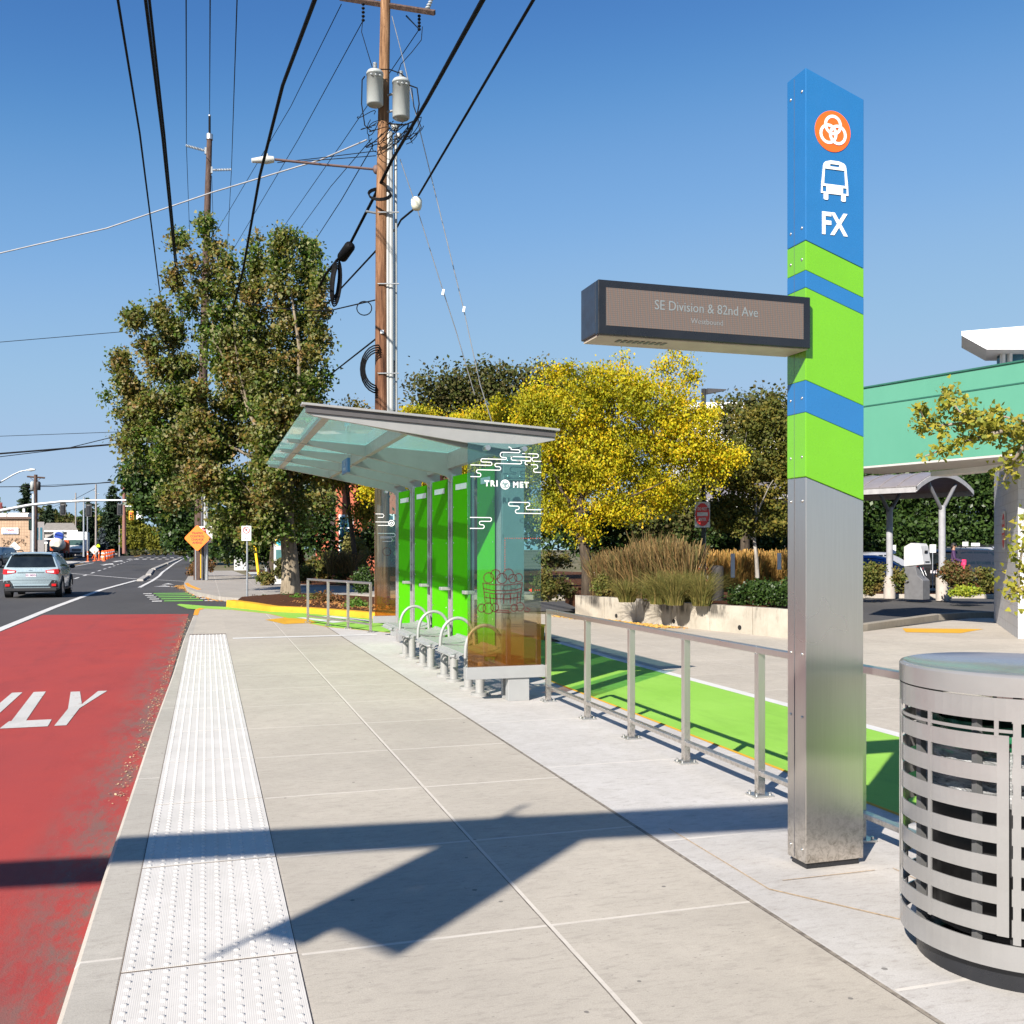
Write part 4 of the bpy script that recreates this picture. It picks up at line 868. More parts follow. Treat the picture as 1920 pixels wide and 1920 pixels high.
BARK = bark('maple_bark', (.12, .095, .065), (.30, .25, .18)); BARK2 = bark('dark_bark', (.03, .022, .016), (.09, .07, .05)); BARKB = bark('birch_bark', (.16, .14, .12), (.38, .35, .31))
def tree(name, base, label, cat, leaf, blobs, size, trunk, limbs, barkm, group=None, clump=.25, per=40, hollow=.55, shape=4, up=.35, twig=0, droop=None):
    o = empty(name, tuple(base), label, cat, group); off = np.array(base)
    mb = MB(); tp = [Vector(q) for q in trunk[0]]; mb.tube(tp, trunk[1], 12, cap=False)
    for a, b, r0, r1 in limbs: limb(mb, a, b, r0, r1)
    mb.build('trunk', barkm, o, fixn=False)
    pts = cloud(blobs, clump, per, hollow); me = leaf_mesh('crown', pts - off, size, up=up, shape=shape, droop=droop); link('crown', me, leaf, o); return o
# big street maple: one trunk that splits into two upright masses
D = 33.3
def mp(u, v, dd=0.0): return tuple(P(u, v, D + dd))
tr = ([mp(545, 1118), mp(545, 1085), mp(543, 1040), mp(538, 990), mp(540, 930), mp(545, 880)], [.36, .30, .27, .245, .2, .16])
lb = []; bl = []
def column(u0, v0, u1, v1, r, n, dd=0.0, taper=.55):
    """an upright leader from low (u0,v0) to its tip (u1,v1)"""
    k = max(3, int(abs(v0 - v1) / 38))
    for i in range(k):
        q = i / (k - 1); u = u0 + (u1 - u0) * q + random.uniform(-5, 5); v = v0 + (v1 - v0) * q; rr = r * (1 - (1 - taper * .40) * max(0, q - .25) / .75) * random.uniform(.85, 1.12); px = D / FPX
        bl.append((mp(u, v, dd + random.uniform(-.25, .25)), (rr * px, rr * px * 1.2, max(24, rr * .8) * px), int(n / k)))
column(530, 800, 335, 455, 36, 2600); column(470, 780, 388, 425, 34, 3000, .4); column(490, 760, 424, 490, 22, 1500, -.4)
column(470, 760, 330, 520, 40, 2500, .6); column(360, 840, 255, 600, 44, 3600, -.3); column(320, 860, 225, 680, 40, 3000, .3); column(400, 830, 300, 590, 44, 3300, .8)
column(380, 900, 280, 760, 60, 3600, -.9); column(420, 940, 360, 740, 62, 4200, -.8); column(330, 930, 262, 800, 42, 2600, .6)
column(500, 900, 478, 500, 40, 4600, .3); column(530, 880, 525, 455, 46, 6000, -.2); column(560, 870, 575, 470, 42, 4600, .5); column(570, 860, 600, 530, 30, 3000, -.5); column(500, 820, 462, 560, 22, 1200, -.6)
column(420, 800, 425, 640, 44, 3600, .5); column(460, 820, 458, 690, 40, 2600, .9); column(480, 700, 480, 455, 17, 900, .2); column(600, 700, 590, 480, 20, 900, .2); column(548, 600, 548, 445, 16, 700, -.3); column(350, 760, 320, 620, 44, 3000, .6); column(250, 830, 235, 720, 34, 1800, 0); column(550, 960, 560, 720, 50, 4600, .8); column(500, 990, 500, 820, 56, 4300, -.9); column(440, 980, 420, 840, 52, 3800, .4); column(600, 940, 590, 760, 30, 2000, 0); column(470, 1000, 520, 900, 30, 1300, -1.2)
for v, dd, s in ((560, -.3, 6), (600, .5, 6)): pass
for k in range(34):      # loose shoots at the outline
    u, v = random.choice([(338, 440), (388, 405), (430, 480), (470, 455), (525, 440), (545, 470), (575, 470), (605, 520), (255, 590), (215, 680), (205, 740), (290, 560), (240, 860), (505, 470), (615, 640), (612, 720)])
    bl.append((mp(u + random.uniform(-10, 10), v + random.uniform(-12, 22), random.uniform(-.5, .5)), (.10, .10, .34), 26))
for a, b, r0, r1 in [((540, 930), (470, 780), .12, .06), ((470, 780), (400, 640), .06, .03), ((400, 640), (340, 480), .03, .01), ((540, 900), (420, 830), .09, .04), ((420, 830), (300, 690), .04, .015), ((545, 880), (470, 640), .10, .03), ((470, 640), (400, 470), .035, .01),
                     ((545, 880), (530, 480), .11, .012), ((545, 890), (585, 520), .09, .012), ((540, 940), (430, 920), .05, .02), ((430, 920), (330, 880), .025, .01), ((470, 780), (440, 520), .04, .01), ((540, 960), (600, 860), .05, .015), ((538, 990), (450, 900), .05, .02), ((310, 800), (240, 720), .025, .01), ((420, 830), (310, 800), .035, .02)]:
    lb.append((mp(*a), mp(b[0], b[1], random.uniform(-.6, .6)), r0, r1))
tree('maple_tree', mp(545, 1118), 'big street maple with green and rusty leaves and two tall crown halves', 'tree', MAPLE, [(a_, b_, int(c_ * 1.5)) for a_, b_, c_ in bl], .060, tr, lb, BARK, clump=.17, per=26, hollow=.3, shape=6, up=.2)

# honey locusts behind the low wall
def locust(base_uv, d, blobs_px, label, leaf=LOCUST, n_total=14000, size=.05, limbs_px=(), trunk_px=None, tr=.13, name='honey_locust_tree', shape=4, clump=.22, bm=BARK2, per=30, droop=(0, 0, -1), stretch=.7, group='yellow honey locusts behind the stop'):
    q = lambda u, v, dd=0.0: tuple(P(u, v, d + dd)); px = d / FPX; tot = sum(b[2] * b[3] for b in blobs_px); bl = []
    for u, v, ru, rv in blobs_px:
        bl.append((q(u, v, random.uniform(-.35, .35) * ru * px), (ru * px, ru * px * stretch, rv * px), int(n_total * ru * rv / tot)))
    tp = [q(*a) for a in (trunk_px or [base_uv])]
    k = len(tp); o = tree(name, tp[0], label, 'tree', leaf, bl, size, (tp, [tr * (1 - .45 * i / max(1, k - 1)) for i in range(k)]), [(q(*a), q(b[0], b[1], random.uniform(-.8, .8)), r0, r1) for a, b, r0, r1 in limbs_px], bm, group, clump, per, .4, shape, .3, 0, droop)
    return o
lj = lambda lst: [(u, v, ru, rv) for u, v, ru, rv in lst]
locust((1100, 1112), 25.5, lj([(1080, 760, 95, 60), (1160, 730, 80, 45), (1230, 760, 90, 60), (1010, 830, 70, 80), (1060, 900, 60, 80), (1130, 860, 80, 80), (1200, 850, 90, 70), (1280, 820, 80, 60), (1330, 870, 55, 45), (1030, 950, 35, 50), (1250, 920, 70, 45), (1160, 950, 60, 35), (1090, 990, 30, 25), (1010, 760, 50, 40), (1140, 700, 45, 22), (1050, 700, 40, 18), (1290, 700, 18, 26), (1245, 690, 18, 14), (1380, 860, 25, 18), (1320, 780, 30, 25), (1265, 675, 8, 18), (1165, 672, 8, 10)]),
       'large yellow honey locust in the middle behind the concrete wall', n_total=86000, size=.034, clump=.13, per=40,
       trunk_px=[(1101, 1116), (1101, 1070), (1096, 1030), (1084, 995), (1086, 960), (1092, 920)], tr=.16,
       limbs_px=[((1086, 960), (1030, 850), .07, .02), ((1092, 920), (1130, 800), .07, .02), ((1092, 930), (1200, 820), .06, .02), ((1200, 820), (1275, 690), .03, .006), ((1130, 800), (1090, 720), .03, .008), ((1130, 800), (1170, 720), .03, .008), ((1200, 820), (1330, 860), .03, .008), ((1090, 960), (1250, 900), .05, .01)])
locust((900, 1130), 31, lj([(790, 790, 45, 32), (860, 800, 60, 30), (930, 790, 50, 30), (980, 810, 40, 30), (820, 850, 50, 40), (900, 870, 70, 50), (770, 900, 30, 50), (960, 920, 40, 60), (940, 765, 25, 16), (700, 900, 25, 40)]),
       'yellow honey locust showing above the shelter roof', n_total=34000, size=.04, clump=.14, per=44, trunk_px=[(905, 1122), (905, 1040), (900, 960), (890, 900)], tr=.13, limbs_px=[((890, 900), (820, 810), .05, .01), ((890, 900), (950, 790), .05, .01)])
locust((640, 1112), 40, lj([(655, 895, 40, 18), (692, 920, 22, 35), (615, 905, 34, 16), (690, 960, 22, 25), (600, 900, 25, 18), (680, 960, 20, 20), (655, 770, 14, 14), (625, 785, 22, 10), (680, 780, 16, 16)]),
       'orange and yellow locust in front of the brick building', leafmat('orange_locust', [(.25, .2, .015), (.3, .17, .02), (.13, .14, .015), (.4, .3, .02)], [(.06, .09, .012), (.1, .11, .015)], .8, .3), n_total=7500, size=.055, trunk_px=[(668, 1112), (664, 1030), (655, 960), (650, 900), (655, 800)], tr=.11, limbs_px=[((655, 960), (610, 920), .04, .01)])
locust((1418, 1082), 27.5, lj([(1410, 800, 45, 40), (1450, 790, 40, 45), (1400, 870, 50, 45), (1455, 870, 45, 50), (1380, 930, 45, 40), (1440, 940, 50, 35), (1350, 960, 35, 35), (1400, 985, 50, 25), (1470, 985, 40, 22), (1500, 870, 50, 70)]),
       'bronze green tree with a slim forked trunk left of the pylon', OLIVE, 24000, .042, clump=.11, per=36, trunk_px=[(1420, 1084), (1418, 1040), (1414, 1015), (1416, 980), (1418, 920)], tr=.06, limbs_px=[((1414, 1015), (1396, 985), .03, .012), ((1416, 980), (1450, 900), .03, .008), ((1418, 920), (1400, 810), .03, .006)], name='bronze_tree', bm=BARKB, droop=None, group=None)
# darker trees further back
def mass(name, label, d, blobs_px, leaf, n, size, per=30, clump=.35, cat='tree', group=None, trunk=True, tr=.25, shape=4, base_v=None, hollow=.5, up=.35, depth=.8, tx=None):
    q = lambda u, v, dd=0.0: tuple(P(u, v, d + dd)); px = d / FPX; tot = sum(b[2] * b[3] for b in blobs_px)
    uc = tx or sum(b[0] * b[2] for b in blobs_px) / sum(b[2] for b in blobs_px); vb = base_v or HOR + CAMH / px; top = min(b[1] for b in blobs_px)
    bl = [(q(u, v, random.uniform(-.2, .2) * ru * px), (ru * px, ru * px * depth, rv * px), int(n * ru * rv / tot) + 4) for u, v, ru, rv in blobs_px]
    lb = [(q(uc, (vb + top) / 2), q(b[0], b[1]), tr * .35, tr * .08) for b in blobs_px[:7]]
    return tree(name, q(uc, vb), label, cat, leaf, bl, size, ([q(uc, vb), q(uc, (vb + top) / 2), q(uc, top + 4)], [tr, tr * .6, tr * .15]), lb if trunk else [], BARK2, group, clump, per, hollow, shape, up)
mass('broadleaf_tree', 'dark green broad tree with wispy top behind the yellow locusts', 46, [(830, 740, 55, 45), (890, 720, 55, 40), (950, 730, 55, 45), (1020, 720, 50, 38), (800, 790, 50, 40), (860, 780, 60, 45), (1000, 780, 60, 40), (920, 860, 90, 70), (1060, 720, 25, 25), (780, 720, 14, 10), (1100, 850, 80, 80)], BRNGRN, 26000, .085)
mass('broadleaf_tree', 'dark green tree rising beside the pylon behind the lamp', 44, [(1370, 790, 40, 40), (1430, 780, 45, 38), (1480, 790, 45, 40), (1350, 860, 50, 50), (1420, 860, 60, 60), (1330, 940, 60, 60), (1460, 940, 70, 60), (1240, 950, 80, 60), (1390, 750, 15, 12), (1440, 745, 12, 10), (1540, 850, 60, 90)], BRNGRN, 26000, .085)
mass('broadleaf_tree', 'dark tree filling the gap between the maple and the brick building', 52, [(580, 950, 40, 60), (600, 1000, 40, 50), (520, 960, 60, 60), (470, 960, 60, 50), (430, 1000, 50, 40)], DKGRN, 8000, .11)
mass('broadleaf_hedge', 'dark leafy screen between the golden grass and the white building', 50, [(u_, 1000, 50, 52) for u_ in range(1100, 1540, 44)], DKGRN, 26000, .10, trunk=False, cat='hedge')
mass('broadleaf_hedge', 'dark leafy screen behind the maple trunk and pole', 56, [(u_, 1012, 34, 38) for u_ in (440, 476, 512, 548, 690, 726)], DKGRN, 12000, .11, trunk=False, cat='hedge')
mass('evergreen_hedge', 'tall dark evergreen hedge behind the drive-through canopy', 52, [(1640, 930, 50, 60), (1700, 920, 50, 60), (1760, 930, 50, 60), (1820, 920, 50, 60), (1880, 920, 50, 60), (1640, 1000, 50, 40), (1710, 1000, 50, 40), (1780, 1000, 50, 40), (1850, 1000, 50, 40), (1575, 940, 50, 90), (1660, 1040, 50, 30), (1740, 1040, 50, 30), (1820, 1040, 50, 30)], DKGRN, 52000, .10, trunk=False, cat='hedge', up=.6)
# wispy shoots on top of the dark trees
# left far side
mass('broadleaf_tree', 'large dark green tree hanging over the far pavement, left of the leaning pole', 88, [(300, 900, 45, 40), (345, 940, 45, 42), (270, 885, 32, 22), (345, 985, 36, 34), (250, 900, 18, 14), (370, 900, 40, 45), (295, 945, 30, 28), (385, 1000, 30, 30), (385, 1030, 25, 15)], DKGRN, 24000, .20, clump=.5, tx=385)
mass('broadleaf_tree', 'dark green tree over the far bend of the road', 118, [(345, 1012, 30, 20), (380, 1010, 40, 25), (440, 1000, 50, 30), (320, 1012, 16, 16)], DKGRN, 9000, .24)
for i, u in enumerate((238, 252, 268, 284, 300, 318)):
    mass('column_tree', ['yellow-green column tree, first of the row from the white house', 'second column tree of the row from the white house', 'third column tree of the row from the white house', 'fourth column tree of the row from the white house', 'fifth column tree of the row, under the dark tree', 'last column tree of the row, nearest the yellow crossing sign'][i], 132, [(u, 1018, 8.5, 12), (u, 1000, 7, 12), (u - 1, 1008, 8, 16)], YELCOL, 2200, .16, group='row of column trees by the road', clump=.2, tr=.12, base_v=1040)
mass('broadleaf_tree', 'tall pale green tree behind the signal with the red light', 150, [(248, 930, 14, 22), (256, 960, 18, 26), (240, 975, 14, 22), (262, 995, 20, 18)], YELCOL, 2600, .30)
def conifer(u, vt, vb, w, d, label, leaf=CONIF, n=3200, name='conifer_tree', size=.29):
    n = int(n * 2.2)
    px = d / FPX; b = P(u, vb, d); H = (vb - vt) * px; o = empty(name, tuple(b), label, 'tree', 'conifers across the road')
    mb = MB(); mb.tube([b, b + Vector((0, 0, H * .97))], [.28, .04], 7); mb.build('trunk', BARK2, o, fixn=False)
    k = int(n / 22); pts = []
    for _ in range(k):
        z = 1 - math.sqrt(random.random()) * .93; a = random.uniform(0, 2 * PI); r = w * px * (1 - z) ** .62 * random.uniform(.4, 1.08); c = np.array([b.x, b.y, b.z + H * (z * .94 + .04)])
        t_ = RNG.random(22)[:, None] ** .7; dr = np.array([math.cos(a), math.sin(a), -.18]); pts.append(c + t_ * dr * r + RNG.normal(size=(22, 3)) * np.array([.16, .16, .09]) * H / 12 - np.array(b))
    link('crown', leaf_mesh('crown', np.concatenate(pts), size, up=1.0, aspect=.35, droop=(0, 0, -.4)), leaf, o)
conifer(48, 900, 1052, 30, 120, 'dark conifer behind the crossarm pole', n=4200); conifer(92, 942, 1046, 26, 150, 'low dark conifer above the grey roof')
conifer(118, 938, 1046, 24, 165, 'broad conifer behind the box truck', n=2600); conifer(166, 930, 1045, 24, 160, 'slim pointed conifer between the two signal heads'); conifer(212, 903, 1046, 32, 150, 'tallest conifer, left of the red signal', n=5200, size=.3)
conifer(192, 985, 1046, 16, 145, 'small blue spruce left of the white house', BLUSP, 1600, 'blue_spruce', .2); conifer(238, 990, 1046, 14, 148, 'narrow conifer behind the column trees', n=1400)
mass('broadleaf_tree', 'mid green tree behind the nail salon', 158, [(80, 975, 24, 20), (105, 985, 18, 18), (130, 985, 18, 20), (66, 990, 16, 16)], BRNGRN, 2800, .26)
mass('broadleaf_tree', 'yellow-green tree behind the far wooden pole', 170, [(180, 985, 14, 20), (176, 1005, 14, 16), (190, 1000, 12, 16)], YELCOL, 1500, .3)

# ---- ginkgo reaching in from the right
d = 10.2; q = lambda u, v, dd=0.0: tuple(P(u, v, d + dd)); o = empty('ginkgo_tree', tuple(P(2085, HOR + 1.67 * FPX / d, d)), 'yellow-green ginkgo reaching in at the right edge', 'tree'); off = np.array(o.location)
mb = MB(); mb.tube([P(2085, HOR + 1.67 * FPX / d, d), q(2080, 1100), q(2070, 850), q(2060, 600), q(2062, 420)], [.11, .10, .085, .06, .02], 12, cap=False)
TW = [[(2070, 850), (1990, 850), (1925, 830), (1880, 808), (1840, 790), (1800, 772), (1768, 735)], [(1880, 808), (1830, 822), (1780, 838), (1735, 855)], [(1840, 790), (1790, 795), (1740, 800), (1725, 770)], [(1925, 830), (1895, 870), (1882, 900)], [(2070, 900), (1990, 930), (1945, 970), (1920, 1010), (1910, 1070), (1912, 1120)], [(1990, 850), (1960, 800), (1920, 790), (1870, 778)], [(2080, 1000), (1990, 1060), (1940, 1100), (1890, 1115)], [(2065, 700), (2010, 640), (1990, 560)], [(2070, 800), (2150, 700), (2200, 620)], [(2060, 620), (2090, 500), (2130, 420)]]
pts = []
for tw in TW:
    V = [Vector(q(a, b, random.uniform(-.25, .25))) for a, b in tw]; mb.tube(V, [.018 * (1 - i / len(V)) + .004 for i in range(len(V))], 6, cap=False)
    for a, b in zip(V[:-1], V[1:]):
        L = (b - a).length; hidden = tw[0][0] < 2065 or tw in TW[:8]
        for s in range(int(L / .026)):
            c = a.lerp(b, random.random()) + Vector([random.gauss(0, .06) for _ in range(3)])
            for _ in range(11 if tw[0][1] < 870 and tw[-1][0] < 1890 else 6): pts.append(tuple(c + Vector([random.gauss(0, .038) for _ in range(3)])))
P2 = np.array(pts); tt = (P2 - np.array([0, 0, 0])); mb.build('trunk', bark('ginkgo_bark', (.16, .13, .10), (.34, .29, .23)), o, fixn=False)
link('crown', leaf_mesh('crown', P2 - off, .029, jit=.35, up=.1, shape=6), GINK, o)

# ---- shrubs, grasses
def shrub(u, v, ru, rv, d, label, leaf=SHR, n=1500, size=.05, name='shrub', group=None, clump=.08, z=None):
    q = lambda a, b: tuple(P(a, b, d)); px = d / FPX; b = P(u, v + rv, d); o = empty(name, tuple(b), label, 'shrub', group)
    bl = [(np.array(P(u + random.uniform(-.5, .5) * ru, v + random.uniform(-.35, .45) * rv, d + random.uniform(-.4, .4) * ru * px)), (ru * px * .6, ru * px * .5, rv * px * .65), n // 7) for _ in range(7)]
    pts = cloud(bl, clump, 18, .4); pts = pts[pts[:, 2] > b.z - .05]
    mb = MB()
    for _ in range(7): a = random.uniform(0, 2 * PI); limb(mb, b, b + Vector((math.cos(a) * ru * px * .5, math.sin(a) * ru * px * .5, rv * px * random.uniform(.7, 1.3))), .012, .004, seg=3, n=5)
    mb.build('stems', BARK2, o, fixn=False); link('foliage', leaf_mesh('foliage', pts - np.array(b), size), leaf, o); return o
shrub(600, 1062, 26, 26, 44, 'olive green shrub behind the maple trunk', n=1800, size=.06); shrub(500, 1084, 14, 14, 42, 'low green and brown shrub left of the maple trunk', n=1500, size=.055); shrub(530, 1062, 24, 24, 44, 'brownish shrub behind the monument sign', BRNGRN, 1600, .06)
shrub(640, 1062, 28, 30, 42, 'brown shrub before the brick building', BRNGRN, 2000, .06); shrub(675, 1040, 28, 44, 44, 'tall yellowish shrub at the left of the shelter', leafmat('yellowish_shrub', [(.2, .18, .04), (.13, .13, .03), (.28, .24, .08)], None, 1, .2), 2600, .06)
shrub(568, 1072, 30, 20, 41, 'sprawling rusty shrub just right of the maple trunk', SHR, 1800, .05)
shrub(384, 1065, 26, 18, 56, 'rust brown shrub behind the orange sign posts', REDSH, 2400, .05); shrub(362, 1068, 12, 14, 57, 'small rust shrub left of the orange sign posts', REDSH, 900, .05)
shrub(683, 1085, 22, 24, 31, 'round clipped dark shrub beside the far railing', DKGRN, 3400, .035, 'clipped_shrub')
shrub(555, 1128, 17, 10, 29.5, 'bright green shrub at the foot of the maple', leafmat('bright_green', [(.05, .14, .015), (.09, .2, .02), (.04, .1, .015)], None, 1, .25), 1300, .035); shrub(665, 1140, 24, 15, 24.5, 'bright green shrub beside the far railing', leafmat('bright_green2', [(.05, .13, .015), (.09, .18, .02), (.16, .2, .05)], None, 1, .25), 1500, .03)
shrub(620, 1126, 26, 14, 27, 'low russet shrub in the mulch bed', REDSH, 1400, .03); shrub(590, 1122, 16, 9, 28.5, 'low green and russet plant in the mulch bed', SHR, 700, .03)
for i, (u, v) in enumerate(((480, 1122), (496, 1121), (512, 1123), (535, 1118), (472, 1128))): shrub(u, v, 8, 5, 31, ['small dark plant beside the grey sign post', 'second small dark plant from the grey sign post', 'third small dark plant from the grey sign post', 'small dark plant behind the maple foot', 'smallest dark plant, before the sign post'][i], DKGRN if i % 2 else REDSH, 160, .028, 'bedding_plant', 'small plants along the mulch bed', clump=.05)
shrub(1030, 1096, 26, 28, 25, 'dark green shrub left of the low wall', SHR, 2200, .035); shrub(1058, 1100, 18, 24, 25.5, 'thin brown shrub at the wall end', BRNGRN, 900, .035); shrub(1135, 1096, 22, 20, 24.0, 'green shrub at the foot of the yellow locust', SHR, 1700, .03)
shrub(1225, 1108, 20, 16, 22, 'low green shrub in front of the grasses', SHR, 1200, .03); shrub(1425, 1112, 26, 22, 20.5, 'dark clipped shrub at the right end of the wall bed', DKGRN, 3000, .028, 'clipped_shrub'); shrub(1465, 1112, 24, 22, 20.2, 'dark clipped shrub behind the pylon edge', DKGRN, 3000, .028, 'clipped_shrub'); shrub(1385, 1116, 18, 16, 20.8, 'small dark shrub beside the tan grass', DKGRN, 1300, .028)
shrub(1040, 1050, 40, 20, 40, 'olive shrub seen past the shelter screen', SHR, 1500, .05)
shrub(1625, 1082, 34, 32, 31, 'rounded shrub left of the first canopy post', SHR, 4600, .04); shrub(1690, 1088, 14, 22, 31.5, 'narrow shrub behind the first canopy post', SHR, 1500, .04); shrub(1800, 1082, 34, 30, 30, 'rounded reddish shrub right of the second canopy post', leafmat('reddish_shrub', [(.05, .075, .015), (.13, .08, .03), (.08, .09, .02), (.18, .06, .03)], None, 1, .2), 4600, .04); shrub(1850, 1086, 20, 26, 30, 'shrub against the block wall', SHR, 1800, .04)
shrub(1815, 1110, 46, 6, 29, 'low yellow-green ground plant along the island kerb', leafmat('lime_cover', [(.2, .3, .02), (.35, .33, .03), (.12, .22, .02)], None, 1, .3), 900, .04, 'low_plant')
for u, v, d_, lb_ in ((300, 1036, 120, 'low brown hedge at the far bend'), (260, 1037, 125, 'low hedge beneath the column trees'), (335, 1036, 115, 'low hedge left of the cyclist')): shrub(u, v, 26, 5, d_, lb_, BRNGRN, 900, .12, 'low_hedge')
shrub(430, 1048, 24, 8, 80, 'distant low shrub along the far pavement', YELCOL, 700, .08)
GRS = {}
def grassmat(name, cols):
    if name in MATS: return MATS[name]
    t = NT(name); ge = t.n('ShaderNodeNewGeometry'); c = t.ramp(ge.outputs['Random Per Island'], [(i / (len(cols) - 1), q) for i, q in enumerate(cols)]); d = t.bsdf(c, .7, 0, None, .2); tr = t.n('ShaderNodeBsdfTranslucent'); t.l(c, tr.inputs[0]); ms = t.n('ShaderNodeMixShader'); ms.inputs[0].default_value = .3; t.l(d, ms.inputs[1]); t.l(tr.outputs[0], ms.inputs[2]); MATS[name] = t.done(ms.outputs[0]); return MATS[name]
TAN = grassmat('tan_grass', [(.17, .10, .04), (.28, .18, .07), (.11, .07, .03), (.10, .10, .03), (.35, .24, .11)]); GOLD = grassmat('golden_grass', [(.42, .23, .06), (.54, .32, .10), (.34, .19, .05), (.24, .20, .05)]); GRG = grassmat('green_grass_blades', [(.13, .13, .03), (.22, .18, .05), (.07, .09, .02), (.28, .21, .07)])
def grass_clump(u, vb, d, H, W_, n, label, mt, bend=.3, wid=.008, name='grass_clump'):
    b = P(u, vb, d); o = empty(name, tuple(b), label, 'ornamental grass', 'ornamental grasses behind the low wall'); o['kind'] = 'thing'; k = 5; V = []; Fc = []
    for i in range(n):
        a = random.uniform(0, 2 * PI); r0 = W_ * .25 * math.sqrt(random.random()); x0, y0 = r0 * math.cos(a), r0 * math.sin(a); out = bend * random.uniform(-.4, 1.5) * H; h = H * random.triangular(.35, 1.12, .9); w = wid * random.uniform(.6, 1.3); pa = random.uniform(0, PI); wx, wy = math.cos(pa) * w, math.sin(pa) * w; base = len(V)
        for j in range(k):
            s = j / (k - 1); x = x0 + math.cos(a) * out * s ** 2; y = y0 + math.sin(a) * out * s ** 2; z = h * (s - bend * .35 * s ** 3); ww = (1 - s * .75) if not (mt is not GRG and s > .6) else 1.3
            V.append((x - wx * ww, y - wy * ww, z)); V.append((x + wx * ww, y + wy * ww, z))
        for j in range(k - 1): q = base + 2 * j; Fc.append((q, q + 1, q + 3, q + 2))
    me = bpy.data.meshes.new('blades'); me.from_pydata(V, [], Fc); link('blades', me, mt, o); return o
for i, (u, d_, H) in enumerate([(1130, 24.6, 1.75), (1165, 24.0, 1.8), (1200, 23.6, 1.9), (1232, 23.2, 1.85), (1262, 22.8, 1.9), (1290, 22.4, 1.8), (1150, 25.4, 1.7), (1218, 24.6, 1.95), (1275, 23.8, 1.95), (1245, 24.4, 1.9), (1180, 25.2, 1.8)]):
    grass_clump(u, HOR + (CAMH - .36) * FPX / d_, d_, H * random.uniform(.66, .86), 1.2, 430, ['tall tan grass right of the locust trunk', 'tall tan grass, second from the locust trunk', 'tall tan grass in the middle of the wall bed', 'tall tan grass left of the dark lamp post', 'dense tan grass at the lamp post foot', 'tan grass right of the lamp post', 'tan grass at the back beside the trunk', 'tallest tan grass behind the wall', 'tan grass behind the do not enter sign post', 'tan grass at the back of the middle group', 'tan grass behind the first two clumps'][i], TAN, .2, .006)
for i, (u, d_) in enumerate([(1175, 21.8), (1235, 21.0), (1265, 20.6), (1315, 20.4), (1290, 21.4)]): grass_clump(u, HOR + (CAMH - .36) * FPX / d_, d_, .95 if i else .7, .7, 460, ['arching green grass at the left of the wall bed', 'arching green-gold grass at the middle of the wall', 'green-gold grass next to the dark bollard', 'wide arching grass right of the dark bollard', 'arching grass behind the dark bollard'][i], GRG, .75, .007)
for i, u in enumerate(range(1350, 1500, 16)): grass_clump(u, HOR + CAMH * FPX / 33 + 4, 33 + (i % 2), 1.6, 1.3, 800, ['leftmost', 'second', 'third', 'fourth', 'fifth', 'sixth', 'seventh', 'eighth', 'ninth', 'tenth'][i] + ' golden upright grass from the left in the row behind the bronze tree', GOLD, .2, .009)
for i, u in enumerate((642, 660, 622)): grass_clump(u, 1075, 40, 1.1, .8, 170, ['pale grass left of the far screen', 'pale grass between the shrubs by the shelter', 'pale grass left of the brick building bushes'][i], TAN, .5, .012)
# ================================================================ POLES, WIRES, SIGNS
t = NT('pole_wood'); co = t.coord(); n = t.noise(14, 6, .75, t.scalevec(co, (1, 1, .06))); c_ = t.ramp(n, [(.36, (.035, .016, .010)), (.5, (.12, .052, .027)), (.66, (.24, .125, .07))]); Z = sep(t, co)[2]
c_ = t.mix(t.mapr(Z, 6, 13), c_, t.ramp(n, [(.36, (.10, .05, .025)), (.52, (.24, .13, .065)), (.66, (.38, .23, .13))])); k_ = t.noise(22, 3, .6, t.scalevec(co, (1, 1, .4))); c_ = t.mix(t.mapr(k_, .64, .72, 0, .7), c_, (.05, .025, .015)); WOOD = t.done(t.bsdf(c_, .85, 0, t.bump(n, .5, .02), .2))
DWOOD = bark('old_pole_wood', (.05, .032, .026), (.12, .08, .065), 12); CABLE = mat('cable_black', (.005, .005, .006), .7, spec=.12); TRF = mat('transformer_grey', (.36, .38, .37), .35, var=.05, nscale=8); PVC = mat('conduit_grey', (.36, .37, .36), .45, var=.08, nscale=3); CERA = mat('insulator_grey', (.35, .37, .38), .3)
GYW = mat('guy_wire', (.45, .45, .45), .4, .7)
DP_ = 25.0; pq = lambda u, v, dd=0.0: P(u, v, DP_ + dd)
pb = P(716, HOR + 1.5 * FPX / DP_, DP_)
up = empty('utility_pole', tuple(pb), 'wooden utility pole with two grey transformers rising behind the shelter', 'utility pole')
px_ = DP_ / FPX
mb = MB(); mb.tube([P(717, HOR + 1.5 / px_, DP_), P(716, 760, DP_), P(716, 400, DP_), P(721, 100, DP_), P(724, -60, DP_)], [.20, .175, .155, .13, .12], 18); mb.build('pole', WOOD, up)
mb = MB(); a = pq(638, -4, .3); b = pq(815, 24, -.3); mb.tube([a, b], .075, 4); mb.build('crossarm', DWOOD, up)
for u, v0, v1 in ((681, 8, 38), (786, 30, 55)):
    mb = MB(); 
    for k in range(5): mb.sphere(pq(u, v0 + (v1 - v0) * k / 4), (.045, .045, .035), 8, 5)
    mb.build('dark_insulator', CABLE, up)
mb = MB(); 
for k in range(5): mb.sphere(pq(800 + k * 2.2, 20 - k * 5.2), (.075 - .006 * k, .075 - .006 * k, .035), 10, 6)
mb.build('porcelain_insulator', CERA, up)
